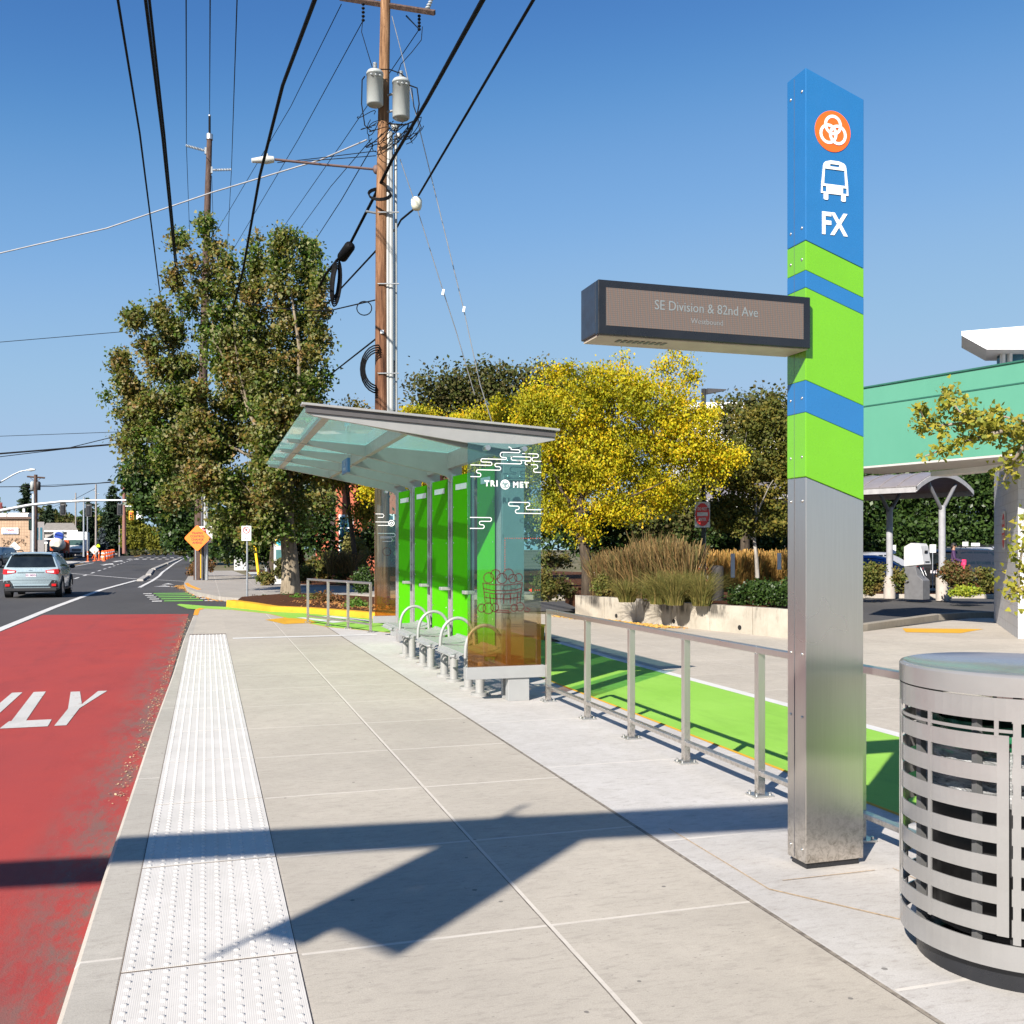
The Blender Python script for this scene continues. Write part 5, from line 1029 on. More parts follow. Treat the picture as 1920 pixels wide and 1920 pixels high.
def transformer(u, v0, v1, dd, w):
    c = pq(u, v0, dd); zb = pq(u, v1, dd).z; o_ = MB(); r = w; o_.lathe((c.x, c.y, 0), [(0, zb), (r * .85, zb), (r, zb + .03), (r, c.z - .10), (r * 1.04, c.z - .10), (r * 1.04, c.z - .05), (r * .9, c.z), (r * .35, c.z + .05), (0, c.z + .06)], 24)
    tf = o_.build('transformer', TRF, up); o_ = MB()
    for k in range(5): o_.lathe((c.x, c.y, c.z + .05 + k * .035), [(.035, 0), (.055, .012), (.035, .028)], 10)
    for s in (-.11, .0, .11): o_.tube([(c.x + s - .02, c.y - r * .9, c.z - .16), (c.x + s, c.y - r * 1.2, c.z - .19)], .022, 8)
    o_.split('bushing', CERA, tf); o_ = MB()
    o_.tube([(c.x, c.y, c.z - .3), (pq(716, v0).x, pq(716, v0).y, c.z - .3)], .03, 6); o_.tube([(c.x, c.y, zb + .25), (pq(716, v0).x, pq(716, v0).y, zb + .25)], .03, 6); o_.split('bracket', GALV, tf)
transformer(703, 134, 198, -.35, .205); transformer(752, 150, 223, -.25, .215)
mb = MB(); ch = mb.tube([pq(733, 830), pq(733, 500), pq(731, 248)], .075, 12); mb.tube([pq(727, 830, -.05), pq(727, 500, -.05), pq(729, 248, -.05)], .05, 10); mb.lathe(tuple(pq(741, 238)), [(0, .09), (.1, .05), (.1, -.02), (.05, -.1)], 12); mb.build('conduit', PVC, up)
mb = MB(); mb.tube([pq(742.5, 830, .1), pq(742, 500, .1), pq(742, 255, .1)], .042, 10); mb.lathe(tuple(pq(748, 254)), [(0, .07), (.09, .03), (.04, -.06)], 10); mb.build('conduit', PVC, up)
mb = MB()
for v in (398, 532, 700): mb.tube([pq(708, v, -.2), pq(748, v, -.15)], .018, 6)
mb.tube([pq(686, 396, -.1), pq(708, 400)], .03, 6); mb.split('bracket', GALV, up)
mb = MB()       # street light arm
mb.tube([pq(708, 318), pq(600, 308, -.5), pq(515, 299, -.9)], .033, 8); mb.sphere(pq(706, 318), (.1, .1, .12), 8, 6); arm = mb.build('lamp_arm', mat('rusty_arm', (.13, .08, .07), .7), up)
mb = MB(); a = pq(513, 299, -.9); b = pq(472, 301, -1.1); mid = a.lerp(b, .5); mb.tube([a, a.lerp(b, .35), mid, b], [.075, .10, .085, .05], 10); mb.sphere(a.lerp(b, .3) + Vector((0, 0, .11)), (.035, .035, .05), 8, 5); mb.build('lamp_head', mat('lamp_grey', (.48, .48, .45), .5), arm)
def squiggle(mb, c, rad, n, r=.010, seed=0, turns=1.0):
    rr = random.Random(seed)
    for k in range(n):
        a0 = rr.uniform(0, 6.28); pts = []
        s1, s2 = rr.uniform(.5, 1.1), rr.uniform(.3, 1.0); o1 = Vector([rr.uniform(-.25, .25) for _ in range(3)])
        for i in range(9): a = a0 + i / 8 * 4.2 * turns; pts.append(c + o1 + Vector((math.cos(a) * rad * s1, math.sin(a) * rad * .6, math.sin(a * 1.3) * rad * s2)))
        mb.tube(pts, r, 5, cap=False)
mb = MB(); squiggle(mb, pq(726, 262, -.2), .36, 9, .011, 3); squiggle(mb, pq(752, 250, -.2), .34, 6, .010, 5); squiggle(mb, pq(700, 240, -.2), .22, 5, .010, 8)
mb.tube([pq(684, 143, -.4), pq(679, 150, -.4), pq(678, 195, -.4), pq(684, 235, -.4), pq(696, 246, -.4)], .016, 6); mb.tube([pq(768, 160, -.3), pq(782, 165, -.3), pq(786, 195, -.3), pq(780, 225, -.3), pq(760, 234, -.3), pq(728, 232, -.2)], .018, 6)
mb.tube([pq(772, 165, -.3), pq(776, 200, -.3), pq(790, 240, -.3), pq(770, 262, -.3)], .014, 6); mb.tube([pq(703, 130, -.4), pq(730, 130, -.2), pq(752, 138, -.3), pq(766, 150, -.3)], .014, 6); mb.tube([pq(698, 126, -.4), pq(690, 100, -.3), pq(678, 60, -.1), pq(681, 30)], .010, 5); mb.tube([pq(745, 140, -.3), pq(752, 120, -.3), pq(772, 98, -.3), pq(790, 75, -.2), pq(792, 50)], .010, 5)
for k in range(3): mb.tube([pq(690 + 42 * (.5 - .5 * math.cos(a)) + k, 362 + 10 * math.sin(a) + k * 2, -.25 - .2 * math.sin(a)) for a in [2 * PI * i / 16 for i in range(17)]], .016, 5, cap=False)
mb.split('service_wire', CABLE, up, fixn=False)
def coil(name, u, v, ru, rv, n, label, r=.02, dd=-.25, rot=0):
    mb = MB()
    for k in range(n):
        s = 1 - k * .09; mb.tube([pq(u + ru * s * math.cos(a) + k * 1.2, v + rv * s * math.sin(a), dd + .04 * k) for a in [2 * PI * i / 20 for i in range(21)]], r, 6, cap=False)
    return tag(mb.build(name, CABLE, None, fixn=False), label, 'cable coil')
mb = MB()
for k in range(4): mb.tube([pq(708 + 32 * (1 - .08 * k) * math.cos(a), 692 + 45 * (1 - .1 * k) * math.sin(a), .25 - .55 * (math.cos(a) < 0)) for a in [2 * PI * i / 24 for i in range(25)]], .020, 6, cap=False)
mb.split('cable_coil', CABLE, up, fixn=False)
mb = MB(); mb.tube([pq(683 + 14 * math.cos(a), 578 + 13 * math.sin(a), -.2) for a in [2 * PI * i / 20 for i in range(21)]], .014, 6, cap=False); mb.build('cable_coil', CABLE, up, fixn=False)
mb = MB(); mb.box(pq(716.5, 622, -.2), (.085, .03, .085), FACE); mb.build('number_plate', WHITE, up)

# wires: each one a thing of its own; ends surveyed in the photo and given real heights
def wire(pts, r, label, mt=CABLE, name='overhead_wire', sag=0.0, ext=0.0, group=None, cat='wire', n=6):
    V = [P(*q) for q in pts]
    if ext: V = [V[0] + (V[0] - V[1]) * ext] + V
    W_ = []
    for i in range(len(V) - 1):
        L = (V[i + 1] - V[i]).length
        for k in range(8): s = k / 8; q = V[i].lerp(V[i + 1], s); q.z -= sag * 4 * s * (1 - s); W_.append(q)
    W_.append(V[-1]); o_ = MB(); o_.tube(W_, r, n, cap=False); return tag(o_.build(name, mt, None, fixn=False), label, cat, group)
B = 'overhead_cable'
wire([(905, 0, 14), (800, 190, 19.5), (735, 300, 24), (700, 372, 25.5), (655, 460, 28), (612, 512, 31), (560, 610, 37), (500, 760, 55)], .042, 'thick black cable bundle sweeping past the pole from the top centre', name=B, ext=.4, cat='cable')
wire([(1000, 0, 14), (880, 205, 19), (785, 366, 24.5)], .028, 'black cable from the top centre-right down to the small white box', name=B, ext=.4, cat='cable')
wire([(781, 388, 24.6), (752, 412, 25), (745, 425, 25.4), (705, 470, 27), (640, 540, 31), (600, 585, 36)], .026, 'black cable from the white box passing behind the pole towards the maple', name=B, cat='cable')
wire([(590, 0, 13), (530, 160, 17), (487, 330, 22), (455, 510, 29), (420, 640, 38)], .032, 'thick black cable falling steeply in front of the right maple crown', name=B, ext=.4, cat='cable')
wire([(221, 0, 14), (262, 250, 20), (305, 590, 42), (330, 760, 60)], .020, 'leftmost steep black cable above the maple', name=B, ext=.4, cat='cable')
wire([(273, 0, 14), (305, 260, 20), (328, 490, 33), (345, 640, 50)], .026, 'left cable of the close pair above the maple', name=B, ext=.4, cat='cable')
wire([(280, 0, 14.2), (308, 250, 20), (331, 490, 33), (348, 640, 50)], .022, 'right cable of the close pair above the maple', name=B, ext=.4, cat='cable')
H2 = 54
wire([(349, 0, 24), (349.5, 273, 54.5)], .016, 'thin wire ending at the left insulator of the tall far pole', ext=.4); wire([(349.5, 273, 54.5), (356, 450, 75), (362, 640, 120)], .016, 'thin wire running on from the left insulator of the far pole')
wire([(394, 0, 23), (393, 218, 54)], .016, 'thin wire ending at the tip of the tall far pole', ext=.4); wire([(397, 330, 54), (401, 460, 75), (404, 640, 120)], .014, 'thin wire close to the far pole shaft')
wire([(444.5, 0, 25), (434, 318, 54)], .016, 'thin wire ending at the right insulator of the tall far pole', ext=.4); wire([(434, 318, 54), (426, 470, 78), (420, 640, 120)], .016, 'thin wire running on from the right insulator of the far pole')
wire([(640, 8, 25.3), (545, 200, 34), (400, 445, 52)], .012, 'thin diagonal wire from the left end of the crossarm'); wire([(681, 38, 25), (560, 260, 33), (430, 480, 50)], .012, 'thin diagonal wire from the left dark insulator'); wire([(786, 55, 25), (735, 130, 27), (640, 270, 33), (525, 435, 46)], .012, 'thin diagonal wire from the right dark insulator, passing behind the pole')
wire([(697, 260, 25), (620, 350, 32), (555, 440, 42)], .011, 'thin diagonal service wire left of the pole, upper'); wire([(700, 272, 25), (640, 375, 30), (575, 475, 42)], .014, 'twisted diagonal service wire left of the pole, lower')
wire([(762, 30, 14.5), (786, 55, 25)], .012, 'short thin wire down to the right dark insulator'); 
SPW = mat('spiral_wire', (.34, .34, .35), .5, .3)
wire([(688, 262, 24.8), (600, 300, 25.5), (400, 360, 27), (200, 428, 28), (-40, 484, 29), (-800, 620, 34)], .019, 'pale wrapped service drop crossing the sky to the left', SPW); wire([(705, 283, 25), (600, 296, 25), (520, 305, 25)], .010, 'thin wire along the street light arm'); wire([(705, 292, 25), (560, 303, 25)], .010, 'second thin wire along the street light arm')
wire([(706, 562, 25), (680, 568, 25.6), (620, 582, 27), (560, 582, 29), (490, 574, 31), (440, 558, 33)], .017, 'low sagging black wire from the pole across the maple'); wire([(704, 636, 25), (612, 708, 33), (560, 740, 40)], .022, 'short black wire from below the pole coil to the maple')
wire([(-30, 644, 70), (230, 622, 66)], .022, 'faint wire high at the left edge, alone', ext=3); wire([(-30, 819, 80), (245, 809, 76)], .022, 'topmost of the three low wires left of the maple', ext=3); wire([(-30, 853, 60), (120, 841, 60), (238, 831, 60)], .055, 'thick low black wire left of the maple', ext=4); wire([(-30, 860, 70), (120, 842, 68), (246, 811, 66)], .028, 'thin low wire crossing the thick one left of the maple', ext=4)
wire([(-30, 913, 110), (100, 912, 110), (215, 904, 108)], .045, 'wire over the conifers at the far left', ext=4)
wire([(735, 30, 25), (757, 115, 25.3)], .012, 'pale guy wire from the pole top', GYW, 'guy_wire'); wire([(757, 115, 25.3), (785, 235, 25.7), (818, 370, 26.2), (869, 578, 26.8), (900, 720, 27.2), (925, 800, 27.5)], .014, 'right pale guy wire slanting down to the yellow tree', GYW, 'guy_wire'); wire([(750, 298, 25), (785, 400, 25.4), (831, 546, 26), (855, 620, 26.5), (890, 740, 27)], .012, 'left pale guy wire slanting down to the trees', GYW, 'guy_wire')
for (u, v, d_, lb_) in ((831, 548, 25.95, 'white link on the left guy wire'), (870, 580, 26.75, 'white link on the right guy wire')): mb = MB(); mb.box(P(u, v, d_), (.07, .05, .16), FACE, 0, R(12)); tag(mb.build('guy_strain_link', WHITE, None, bevel=.015), lb_, 'strain link')
mb = MB(); c = P(781, 381, 24.5); mb.lathe(tuple(c), [(0, .13), (.09, .14), (.14, .08), (.135, -.06), (.10, -.16), (0, -.16)], 8); tag(mb.build('splice_box', mat('cream_box', (.62, .61, .50), .5), None), 'small cream splice box hanging on the cable right of the pole', 'cable box')
mb = MB(); a = P(656, 462, 27.6); b = P(642, 482, 28.2); mb.tube([a + (a - b) * .1, a, b, b + (b - a) * .1], [.05, .15, .15, .05], 12); tag(mb.build('splice_case', CABLE, None), 'ribbed black splice case on the thick cable', 'cable box')
mb = MB()
for k in range(5): mb.tube([P(630 + (10 - 1.6 * k) * math.cos(a) - 3 * math.sin(a), 530 + (44 - 4 * k) * math.sin(a), 29.5 + .1 * math.cos(a)) for a in [2 * PI * i / 20 for i in range(21)]], .024, 5, cap=False)
tag(mb.build('cable_coil', CABLE, None, fixn=False), 'long hanging coil of black cable beneath the splice case', 'cable coil')

# tall far pole and the signs beside it
DF = 49.5; fq = lambda u, v, dd=0.0: P(u, v, DF + dd)
fp = empty('transmission_pole', tuple(fq(373, 1086)), 'very tall dark transmission pole rising out of the maple', 'utility pole')
mb = MB(); mb.tube([fq(373, 1088), fq(376, 900), fq(388, 420), fq(393, 255)], [.27, .25, .17, .13], 12); mb.build('pole', DWOOD, fp)
mb = MB(); mb.tube([fq(393, 256), fq(393, 218)], .055, 8); mb.build('pole_tip', CABLE, fp); mb = MB(); mb.tube([fq(393, 262), fq(393, 252)], .17, 10); mb.sphere(fq(393, 217), .07, 8, 6); mb.build('pole_cap', GALV, fp)
for (a, b) in (((386, 283), (349, 273)), ((396, 319), (434, 318))):
    mb = MB(); A_, B_ = fq(*a), fq(*b); mb.tube([A_, B_], .03, 6)
    for k in range(12): q = A_.lerp(B_, .12 + .85 * k / 11); mb.tube([q, q + (B_ - A_) * .02], .075, 8)
    mb.box(A_, (.12, .12, .32)); mb.build('insulator_arm', CERA, fp)
mb = MB(); mb.tube([fq(379, 1088, -.3), fq(379, 900, -.3)], .06, 8); mb.build('conduit', mat('dark_conduit', (.10, .10, .11), .5), fp); mb = MB(); mb.tube([fq(386, 1088, -.3), fq(384, 905, -.2)], .085, 10); mb.build('conduit', PVC, fp)
mb = MB(); mb.tube([fq(376.5, 1084, -.6), fq(376.5, 1015, -.6)], .035, 6); mb.build('yellow_marker', mat('marker_yellow', (.75, .42, .02), .5), fp)
def sign(name, u, v, d, label, cat, face, post=None, extra=None, vb=None, pr=.03, rz=FACE):
    c = P(u, v, d); o = empty(name, (c.x, c.y, P(u, vb or v, d).z), label, cat); face(o, c)
    if post: mb = MB(); mb.tube([P(post[0], post[1], d + .05), P(post[0], post[2], d + .05)], pr, 8); mb.build('post', GALV, o)
    return o
def diamond(c, s, th=.012, rz=FACE, rounded=.1):
    mb = MB(); r = rounded * s; h = s / 2; M = Euler((0, R(45), 0)).to_matrix(); Mz = Euler((0, 0, rz)).to_matrix(); pts = []
    for (sx, sz, a0) in ((1, 1, 0), (-1, 1, 90), (-1, -1, 180), (1, -1, 270)):
        for k in range(4): a = R(a0 + 30 * k); pts.append((sx * (h - r) + r * math.cos(a), sz * (h - r) + r * math.sin(a)))
    vs = [c + Mz @ (M @ Vector((x, y, z))) for y in (-th / 2, th / 2) for x, z in pts]; n = len(pts); mb.add(vs, [tuple(range(n)), tuple(range(n, 2 * n))[::-1]] + [(i, (i + 1) % n, n + (i + 1) % n, n + i) for i in range(n)]); return mb
def f_or(o, c):
    diamond(c, .93).build('sign_panel', mat('sign_orange', (.93, .20, .02), .4, var=.03, emit=.0), o)
    mb = MB(); fw = Vector((-FW[0], -FW[1], 0)) * .012
    for i, s in enumerate(('TRAFFIC', 'CONTROL', 'CHANGE', 'AHEAD')): add_text(mb, s, .145, c + fw + Vector((0, 0, .24 - .155 * i)), FACE, extr=.001, bold=.003)
    mb.build('sign_lettering', BLK2, o)
sign('roadwork_sign', 370, 1009, 48.6, 'orange diamond roadwork sign, traffic control change ahead', 'sign', f_or, (367, 1010, 1087), vb=1087)
def f_w(o, c):
    mb = MB(); mb.box(c, (.80, .02, .80), FACE); mb.build('sign_panel', WHITE, o, bevel=.006); r_ = Vector((RT[0], RT[1], 0)); fw = Vector((-FW[0], -FW[1], 0)) * .02
    mb = MB(); pc = c + fw + r_ * -.02 + Vector((0, 0, .22)); n = 8; vs = [pc + r_ * .13 * math.cos(R(22.5 + 45 * i)) + Vector((0, 0, .13 * math.sin(R(22.5 + 45 * i)))) for i in range(8)]; mb.poly(vs); st = mb.build('stop_symbol', mat('sign_red', (.62, .02, .02), .4), o, fixn=False)
    mb = MB(); add_text(mb, 'STOP', .085, pc + fw * .3, FACE, extr=.0005, bold=.002); mb.build('sign_lettering', WHITE, st)
sign('stop_here_sign', 383, 1002, 49.0, 'square white sign with a small stop symbol behind the orange diamond', 'sign', f_w, (388.5, 900, 1087), vb=1087, pr=.05)
def f_np(o, c):
    r_ = Vector((RT[0], RT[1], 0)); fw = Vector((-FW[0], -FW[1], 0)) * .012
    mb = MB(); mb.box(c, (.30, .012, .46), FACE); mb.build('sign_panel', WHITE, o, bevel=.004)
    mb = MB(); pc = c + fw + Vector((0, 0, .10)); k = 28
    for j in range(k): a0, a1 = 2 * PI * j / k, 2 * PI * (j + 1) / k; mb.poly([pc + (r_ * math.cos(a) + Vector((0, 0, math.sin(a)))) * q for a, q in ((a0, .085), (a1, .085), (a1, .11), (a0, .11))])
    mb.poly([pc + r_ * -.07 + Vector((0, 0, .055)), pc + r_ * -.055 + Vector((0, 0, .07)), pc + r_ * .07 + Vector((0, 0, -.055)), pc + r_ * .055 + Vector((0, 0, -.07))]); mb.build('red_ring', mat('sign_red', (.62, .02, .02), .4), o, fixn=False)
    mb = MB(); add_text(mb, 'P', .13, pc + fw * .3, FACE, extr=.0005, bold=.003); add_text(mb, '<->', .07, c + fw * 1.1 + Vector((0, 0, -.16)), FACE, extr=.0005, bold=.002); mb.build('sign_lettering', BLK2, o)
sign('no_parking_sign', 462, 1000, 31, 'white no parking sign on a slim grey post in front of the maple', 'sign', f_np, (463.5, 985, HOR + 1.5 * FPX / 31), vb=HOR + 1.5 * FPX / 31)
mb = MB(); mb.tube([P(473, 985, 53), P(485, 1078, 50)], .07, 8); tag(mb.build('guy_guard', mat('guard_yellow', (.80, .48, .02), .5), None), 'leaning yellow guy wire guard beyond the maple', 'guy guard')
def f_m(o, c): pass
mb = MB(); c = P(453, 1033, 72); ro = empty('monument_sign', (c.x, c.y, 0), 'grey street monument sign lettered Coffee beneath a blue top', 'sign'); mb.box((c.x, c.y, 1.0), (1.0, .35, 2.2), FACE); mb.build('base', mat('panel_grey', (.42, .42, .42), .5), ro)
mb = MB(); mb.box((c.x, c.y - .03, 1.72), (.98, .36, .34), FACE); mb.build('sign_panel', WHITE, ro); mb = MB(); add_text(mb, 'Coffee', .27, (c.x - FW[0] * .24, c.y - .03 - FW[1] * .24, 1.72), FACE, bold=.006); mb.build('sign_lettering', BLK2, ro)
mb = MB(); mb.box((c.x + .02, c.y, 2.38), (1.0, .3, .5), FACE); mb.build('blue_top', mat('sky_blue_panel', (.04, .36, .52), .5), ro)
c = P(524, 1040, 44); ro = empty('monument_sign', (c.x, c.y, .1), 'tall grey monument sign with a blue and yellow emblem left of the maple', 'sign'); mb = MB(); mb.box((c.x, c.y, .98), (.46, .2, 2.0), FACE); mb.build('base', mat('panel_grey', (.42, .42, .42), .5), ro)
mb = MB(); e = Vector((c.x, c.y, 1.85)) - Vector((FW[0], FW[1], 0)) * .11; k = 24; r_ = Vector((RT[0], RT[1], 0)); mb.poly([e + r_ * .17 * math.cos(2 * PI * j / k) + Vector((0, 0, .17 * math.sin(2 * PI * j / k))) for j in range(k)]); mb.build('emblem', mat('emblem_teal', (.02, .34, .42), .5), ro, fixn=False)
mb = MB(); e2 = e - Vector((FW[0], FW[1], 0)) * .004; 
for j in range(10): a0, a1 = R(100 + 16 * j), R(116 + 16 * j); mb.poly([e2 + r_ * q * math.cos(a) + Vector((0, 0, q * math.sin(a))) for a, q in ((a0, .14), (a1, .14), (a1, .18), (a0, .18))])
mb.build('emblem_rim', mat('emblem_yellow', (.75, .5, .05), .5), ro, fixn=False)
mb = MB(); mb.box(Vector((c.x, c.y, 1.3)) - Vector((FW[0], FW[1], 0)) * .1, (.26, .02, .40), FACE); mb.build('picture_panel', mat('dark_teal', (.03, .12, .12), .5), ro)
mb = MB(); add_text(mb, '82nd', .15, Vector((c.x, c.y, .96)) - Vector((FW[0], FW[1], 0)) * .105, FACE, bold=.004); add_text(mb, 'Ave.', .12, Vector((c.x, c.y, .82)) - Vector((FW[0], FW[1], 0)) * .105, FACE, bold=.004); mb.build('sign_lettering', BLK2, ro)
# parking-lot lamp, do not enter sign, small posts
DL = 27.5; lq = lambda u, v, dd=0.0: P(u, v, DL + dd); lo = empty('street_lamp', tuple(lq(1318, 1108)), 'black square post lamp with a flat head above the trees', 'street lamp')
mb = MB(); mb.tube([lq(1319.5, 1112), lq(1319.5, 729)], .075, 4); mb.build('post', BLACK, lo); mb = MB(); a = lq(1322, 733); b = lq(1358, 733); mb.add([a + Vector((0, 0, dz)) + Vector((0, dy, 0)) for dy in (-.16, .16) for dz in (.05, -.10)] + [b + Vector((0, 0, dz)) + Vector((0, dy, 0)) for dy in (-.12, .12) for dz in (.03, -.0)], [(0, 2, 6, 4), (1, 5, 7, 3), (0, 4, 5, 1), (2, 3, 7, 6), (4, 6, 7, 5), (0, 1, 3, 2)]); mb.build('lamp_head', mat('lamp_head_dark', (.05, .05, .055), .5), lo)
def dne(name, c, w, h, label, rz, squeeze=1.0):
    o = empty(name, tuple(c), label, 'sign'); M = Euler((0, 0, rz)).to_matrix(); mb = MB(); mb.box(c, (w, .012, h), rz); mb.build('sign_panel', mat('worn_white', (.62, .60, .56), .5, var=.2, nscale=14), o, bevel=.003)
    mb = MB(); k = 32; r = w * .47; rh = h * .45; vs = [c + M @ Vector((r * math.cos(2 * PI * j / k), -.009, rh * math.sin(2 * PI * j / k))) for j in range(k)]; mb.poly(vs); rd = mb.build('red_disc', mat('sign_red2', (.68, .03, .025), .45, var=.15, nscale=10), o, fixn=False)
    mb = MB(); mb.box(c + M @ Vector((0, -.012, .02 * h)), (r * 1.5, .003, h * .15), rz); mb.build('white_bar', mat('worn_white', (.62, .60, .56), .5), rd)
    mb = MB(); add_text(mb, 'DO NOT', h * .17, c + M @ Vector((0, -.0125, .22 * h)), rz, extr=.0005, bold=.003, sx=w / h * .95); add_text(mb, 'ENTER', h * .17, c + M @ Vector((0, -.0125, -.19 * h)), rz, extr=.0005, bold=.003, sx=w / h * .95); mb.build('sign_lettering', mat('worn_white', (.62, .60, .56), .5), rd); return o
dne('do_not_enter_sign', P(1317, 965, 27.2), .41, .70, 'do not enter sign on the dark lamp post behind the wall', FACE - R(8))
for u, v0, v1, d_, lb_ in ((1374, 1038, 1083, 30, 'white marker post in front of the red car'), (1461, 1037, 1068, 31, 'white marker sign among the golden grass'), (1296, 1040, 1068, 30, 'white marker post in the tan grass')):
    mb = MB(); a = P(u, v0, d_); mb.box((a.x, a.y, (P(u, v0, d_).z + P(u, v1, d_).z) / 2), (.12, .03, P(u, v0, d_).z - P(u, v1, d_).z), FACE); tag(mb.build('marker_post', WHITE, None, bevel=.005), lb_, 'marker')
c = P(1345, 1100, 22.5); mb = MB(); mb.lathe((c.x, c.y, .3), [(.14, 0), (.14, .78), (.12, .84), (0, .86)], 14); tag(mb.build('bollard', mat('dark_bollard', (.025, .022, .02), .8, var=.4), None), 'short dark bollard among the grasses behind the wall', 'bollard')
# ================================================================ BUILDINGS AND THINGS ON THE RIGHT
t = NT('block_wall'); co = t.coord('Generated'); co = t.coord(); X, Y, Z = sep(t, co)
U = t.math('ADD', t.math('MULTIPLY', X, .617), t.math('MULTIPLY', Y, .787)); U2 = t.math('SUBTRACT', t.math('MULTIPLY', X, .787), t.math('MULTIPLY', Y, .617))
row = t.math('FLOOR', t.math('DIVIDE', Z, .2)); off = t.math('MULTIPLY', t.math('MODULO', t.math('ABSOLUTE', row), 2), .2)
hz = rep_mask(t, Z, 0, .2, .007)
ge = t.n('ShaderNodeNewGeometry'); N = sep(t, ge.outputs['Normal']); side = t.math('GREATER_THAN', t.math('ABSOLUTE', t.math('SUBTRACT', t.math('MULTIPLY', N[0], .787), t.math('MULTIPLY', N[1], .617))), .5)
along = t.math('ADD', t.math('MULTIPLY', side, U), t.math('MULTIPLY', t.math('SUBTRACT', 1.0, side), U2)); vt = rep_mask(t, t.math('ADD', along, off), 0, .4, .006); J = t.math('MAXIMUM', hz, vt)
n = t.noise(5, 5, .7, co); c_ = t.ramp(n, [(.3, (.50, .49, .49)), (.7, (.58, .57, .56))]); c_ = t.mix(t.math('MULTIPLY', J, .45), c_, (.36, .34, .32)); rough_ = t.noise(16, 6, .8, t.scalevec(co, (1, 1, 2)))
BLOCK = t.done(t.bsdf(c_, .75, 0, t.bump(t.math('SUBTRACT', t.math('MULTIPLY', rough_, .8), t.math('MULTIPLY', J, .7)), .8, .03), .2))
t = NT('green_fascia'); co = t.coord(); n = t.noise(1.2, 5, .6, t.scalevec(co, (1, 1, .5))); c_ = t.ramp(n, [(.3, (.075, .24, .165)), (.7, (.085, .26, .18))]); c_ = t.mix(t.mapr(t.noise(5, 6, .8, t.scalevec(co, (4, 4, .15))), .62, .8, 0, .2), c_, (.2, .5, .34)); GFAS = t.done(t.bsdf(c_, .55, 0, t.bump(n, .1, .01), .3))
WPAINT = mat('building_white', (.78, .77, .75), .5, var=.04); SOF = mat('soffit_grey', (.42, .40, .38), .6, var=.06)
bo = empty('drive_through_building', (14.6, 15, -.15), 'green and white painted block building with a deep fascia at the right edge', 'building')
u1 = Vector((.617, .787, 0)); u2 = Vector((.787, -.617, 0)); C0 = Vector((14.45, 14.9, -.15))
def plan_box(mb, p0, a, la, b, lb, z0, z1):
    q = [p0, p0 + a * la, p0 + a * la + b * lb, p0 + b * lb]; mb.prism([(v.x, v.y) for v in q], 2, z0, z1)
mb = MB(); plan_box(mb, C0, u1, 4.7, u2, 12, -.3, 3.30); mb.build('wall', BLOCK, bo)
# fascia band running away to the left
fa = P(1555, HOR, 20.85); fb = P(2400, HOR, 14.0); fa.z = fb.z = 0; f1 = (fa - fb).normalized(); f2 = Vector((-f1.y, f1.x, 0)); f2 = f2 if f2.dot(Vector((FW[0], FW[1], 0))) > 0 else -f2
mb = MB(); plan_box(mb, fb, f1, (fa - fb).length, f2, 1.7, 3.20, 4.78); mb.build('fascia', GFAS, bo)
mb = MB(); plan_box(mb, fb - f2 * .012, f1, (fa - fb).length + .01, f2, .011, 4.40, 4.425); plan_box(mb, fb - f2 * .03, f1, (fa - fb).length + .03, f2, 1.76, 4.781, 4.81); mb.build('drip_edge', mat('dark_green_trim', (.02, .10, .07), .5), bo)
mb = MB(); plan_box(mb, fb, f1, (fa - fb).length - .02, f2, 1.66, 3.16, 3.199)
for k in range(40): pass
mb.build('soffit', SOF, bo)
mb = MB(); a = P(1745, HOR, 20.9); a.z = 0; b = P(1880, HOR, 19.0); b.z = 0; dd_ = (b - a).normalized(); plan_box(mb, a, dd_, (b - a).length, Vector((-dd_.y, dd_.x, 0)), .4, 3.06, 3.158); mb.build('white_beam', WPAINT, bo)
dne('do_not_enter_sign', C0 + u1 * 2.35 - u2 * .02 + Vector((0, 0, 2.06)), .62, .80, 'tall do not enter sign on the white block wall', math.atan2(-u1.y, -u1.x))
# upper roof of the white clerestory
du = 24; mb = MB(); R3 = Vector((RT[0], RT[1], 0)); F3 = Vector((FW[0], FW[1], 0))
prof = [(1803, 621), (1803, 629), (1850, 655), (2200, 655), (2200, 588)]; v0 = [P(u, v, du) for u, v in prof]; RD3 = (Vector((P(1800, HOR, 1).x, P(1800, HOR, 1).y, 0))).normalized(); v1 = [q + RD3 * 1.6 for q in v0]; n_ = len(prof)
mb.add(v0 + v1, [tuple(range(n_)), tuple(range(n_, 2 * n_))[::-1]] + [(i, (i + 1) % n_, n_ + (i + 1) % n_, n_ + i) for i in range(n_)]); mb.build('upper_roof', mat('roof_white', (.86, .86, .87), .5, var=.02), bo)
mb = MB(); z1 = P(1880, 656, du + .6).z; z0 = 4.85; a = P(1880, HOR, du + .6); b = P(2200, HOR, du + .6); mb.add([(a.x, a.y, z0), (b.x, b.y, z0), (b.x, b.y, z1), (a.x, a.y, z1), *[(q.x + F3.x * .3, q.y + F3.y * .3, z) for q, z in ((a, z0), (b, z0), (b, z1), (a, z1))]], [(0, 1, 2, 3), (4, 7, 6, 5), (0, 4, 5, 1), (3, 2, 6, 7), (0, 3, 7, 4), (1, 5, 6, 2)])
WIN = mat('window_glass', (.05, .16, .22), .08, .2, var=.3, nscale=1.2); mb.build('clerestory_glass', WIN, bo)
mb = MB()
for u in (1880, 1893, 1925, 1960): a = P(u, HOR, du + .56); mb.bx(a.x - .045, a.x + .045, a.y - .045, a.y + .045, z0, z1)
mb.split('mullion', WPAINT, bo)
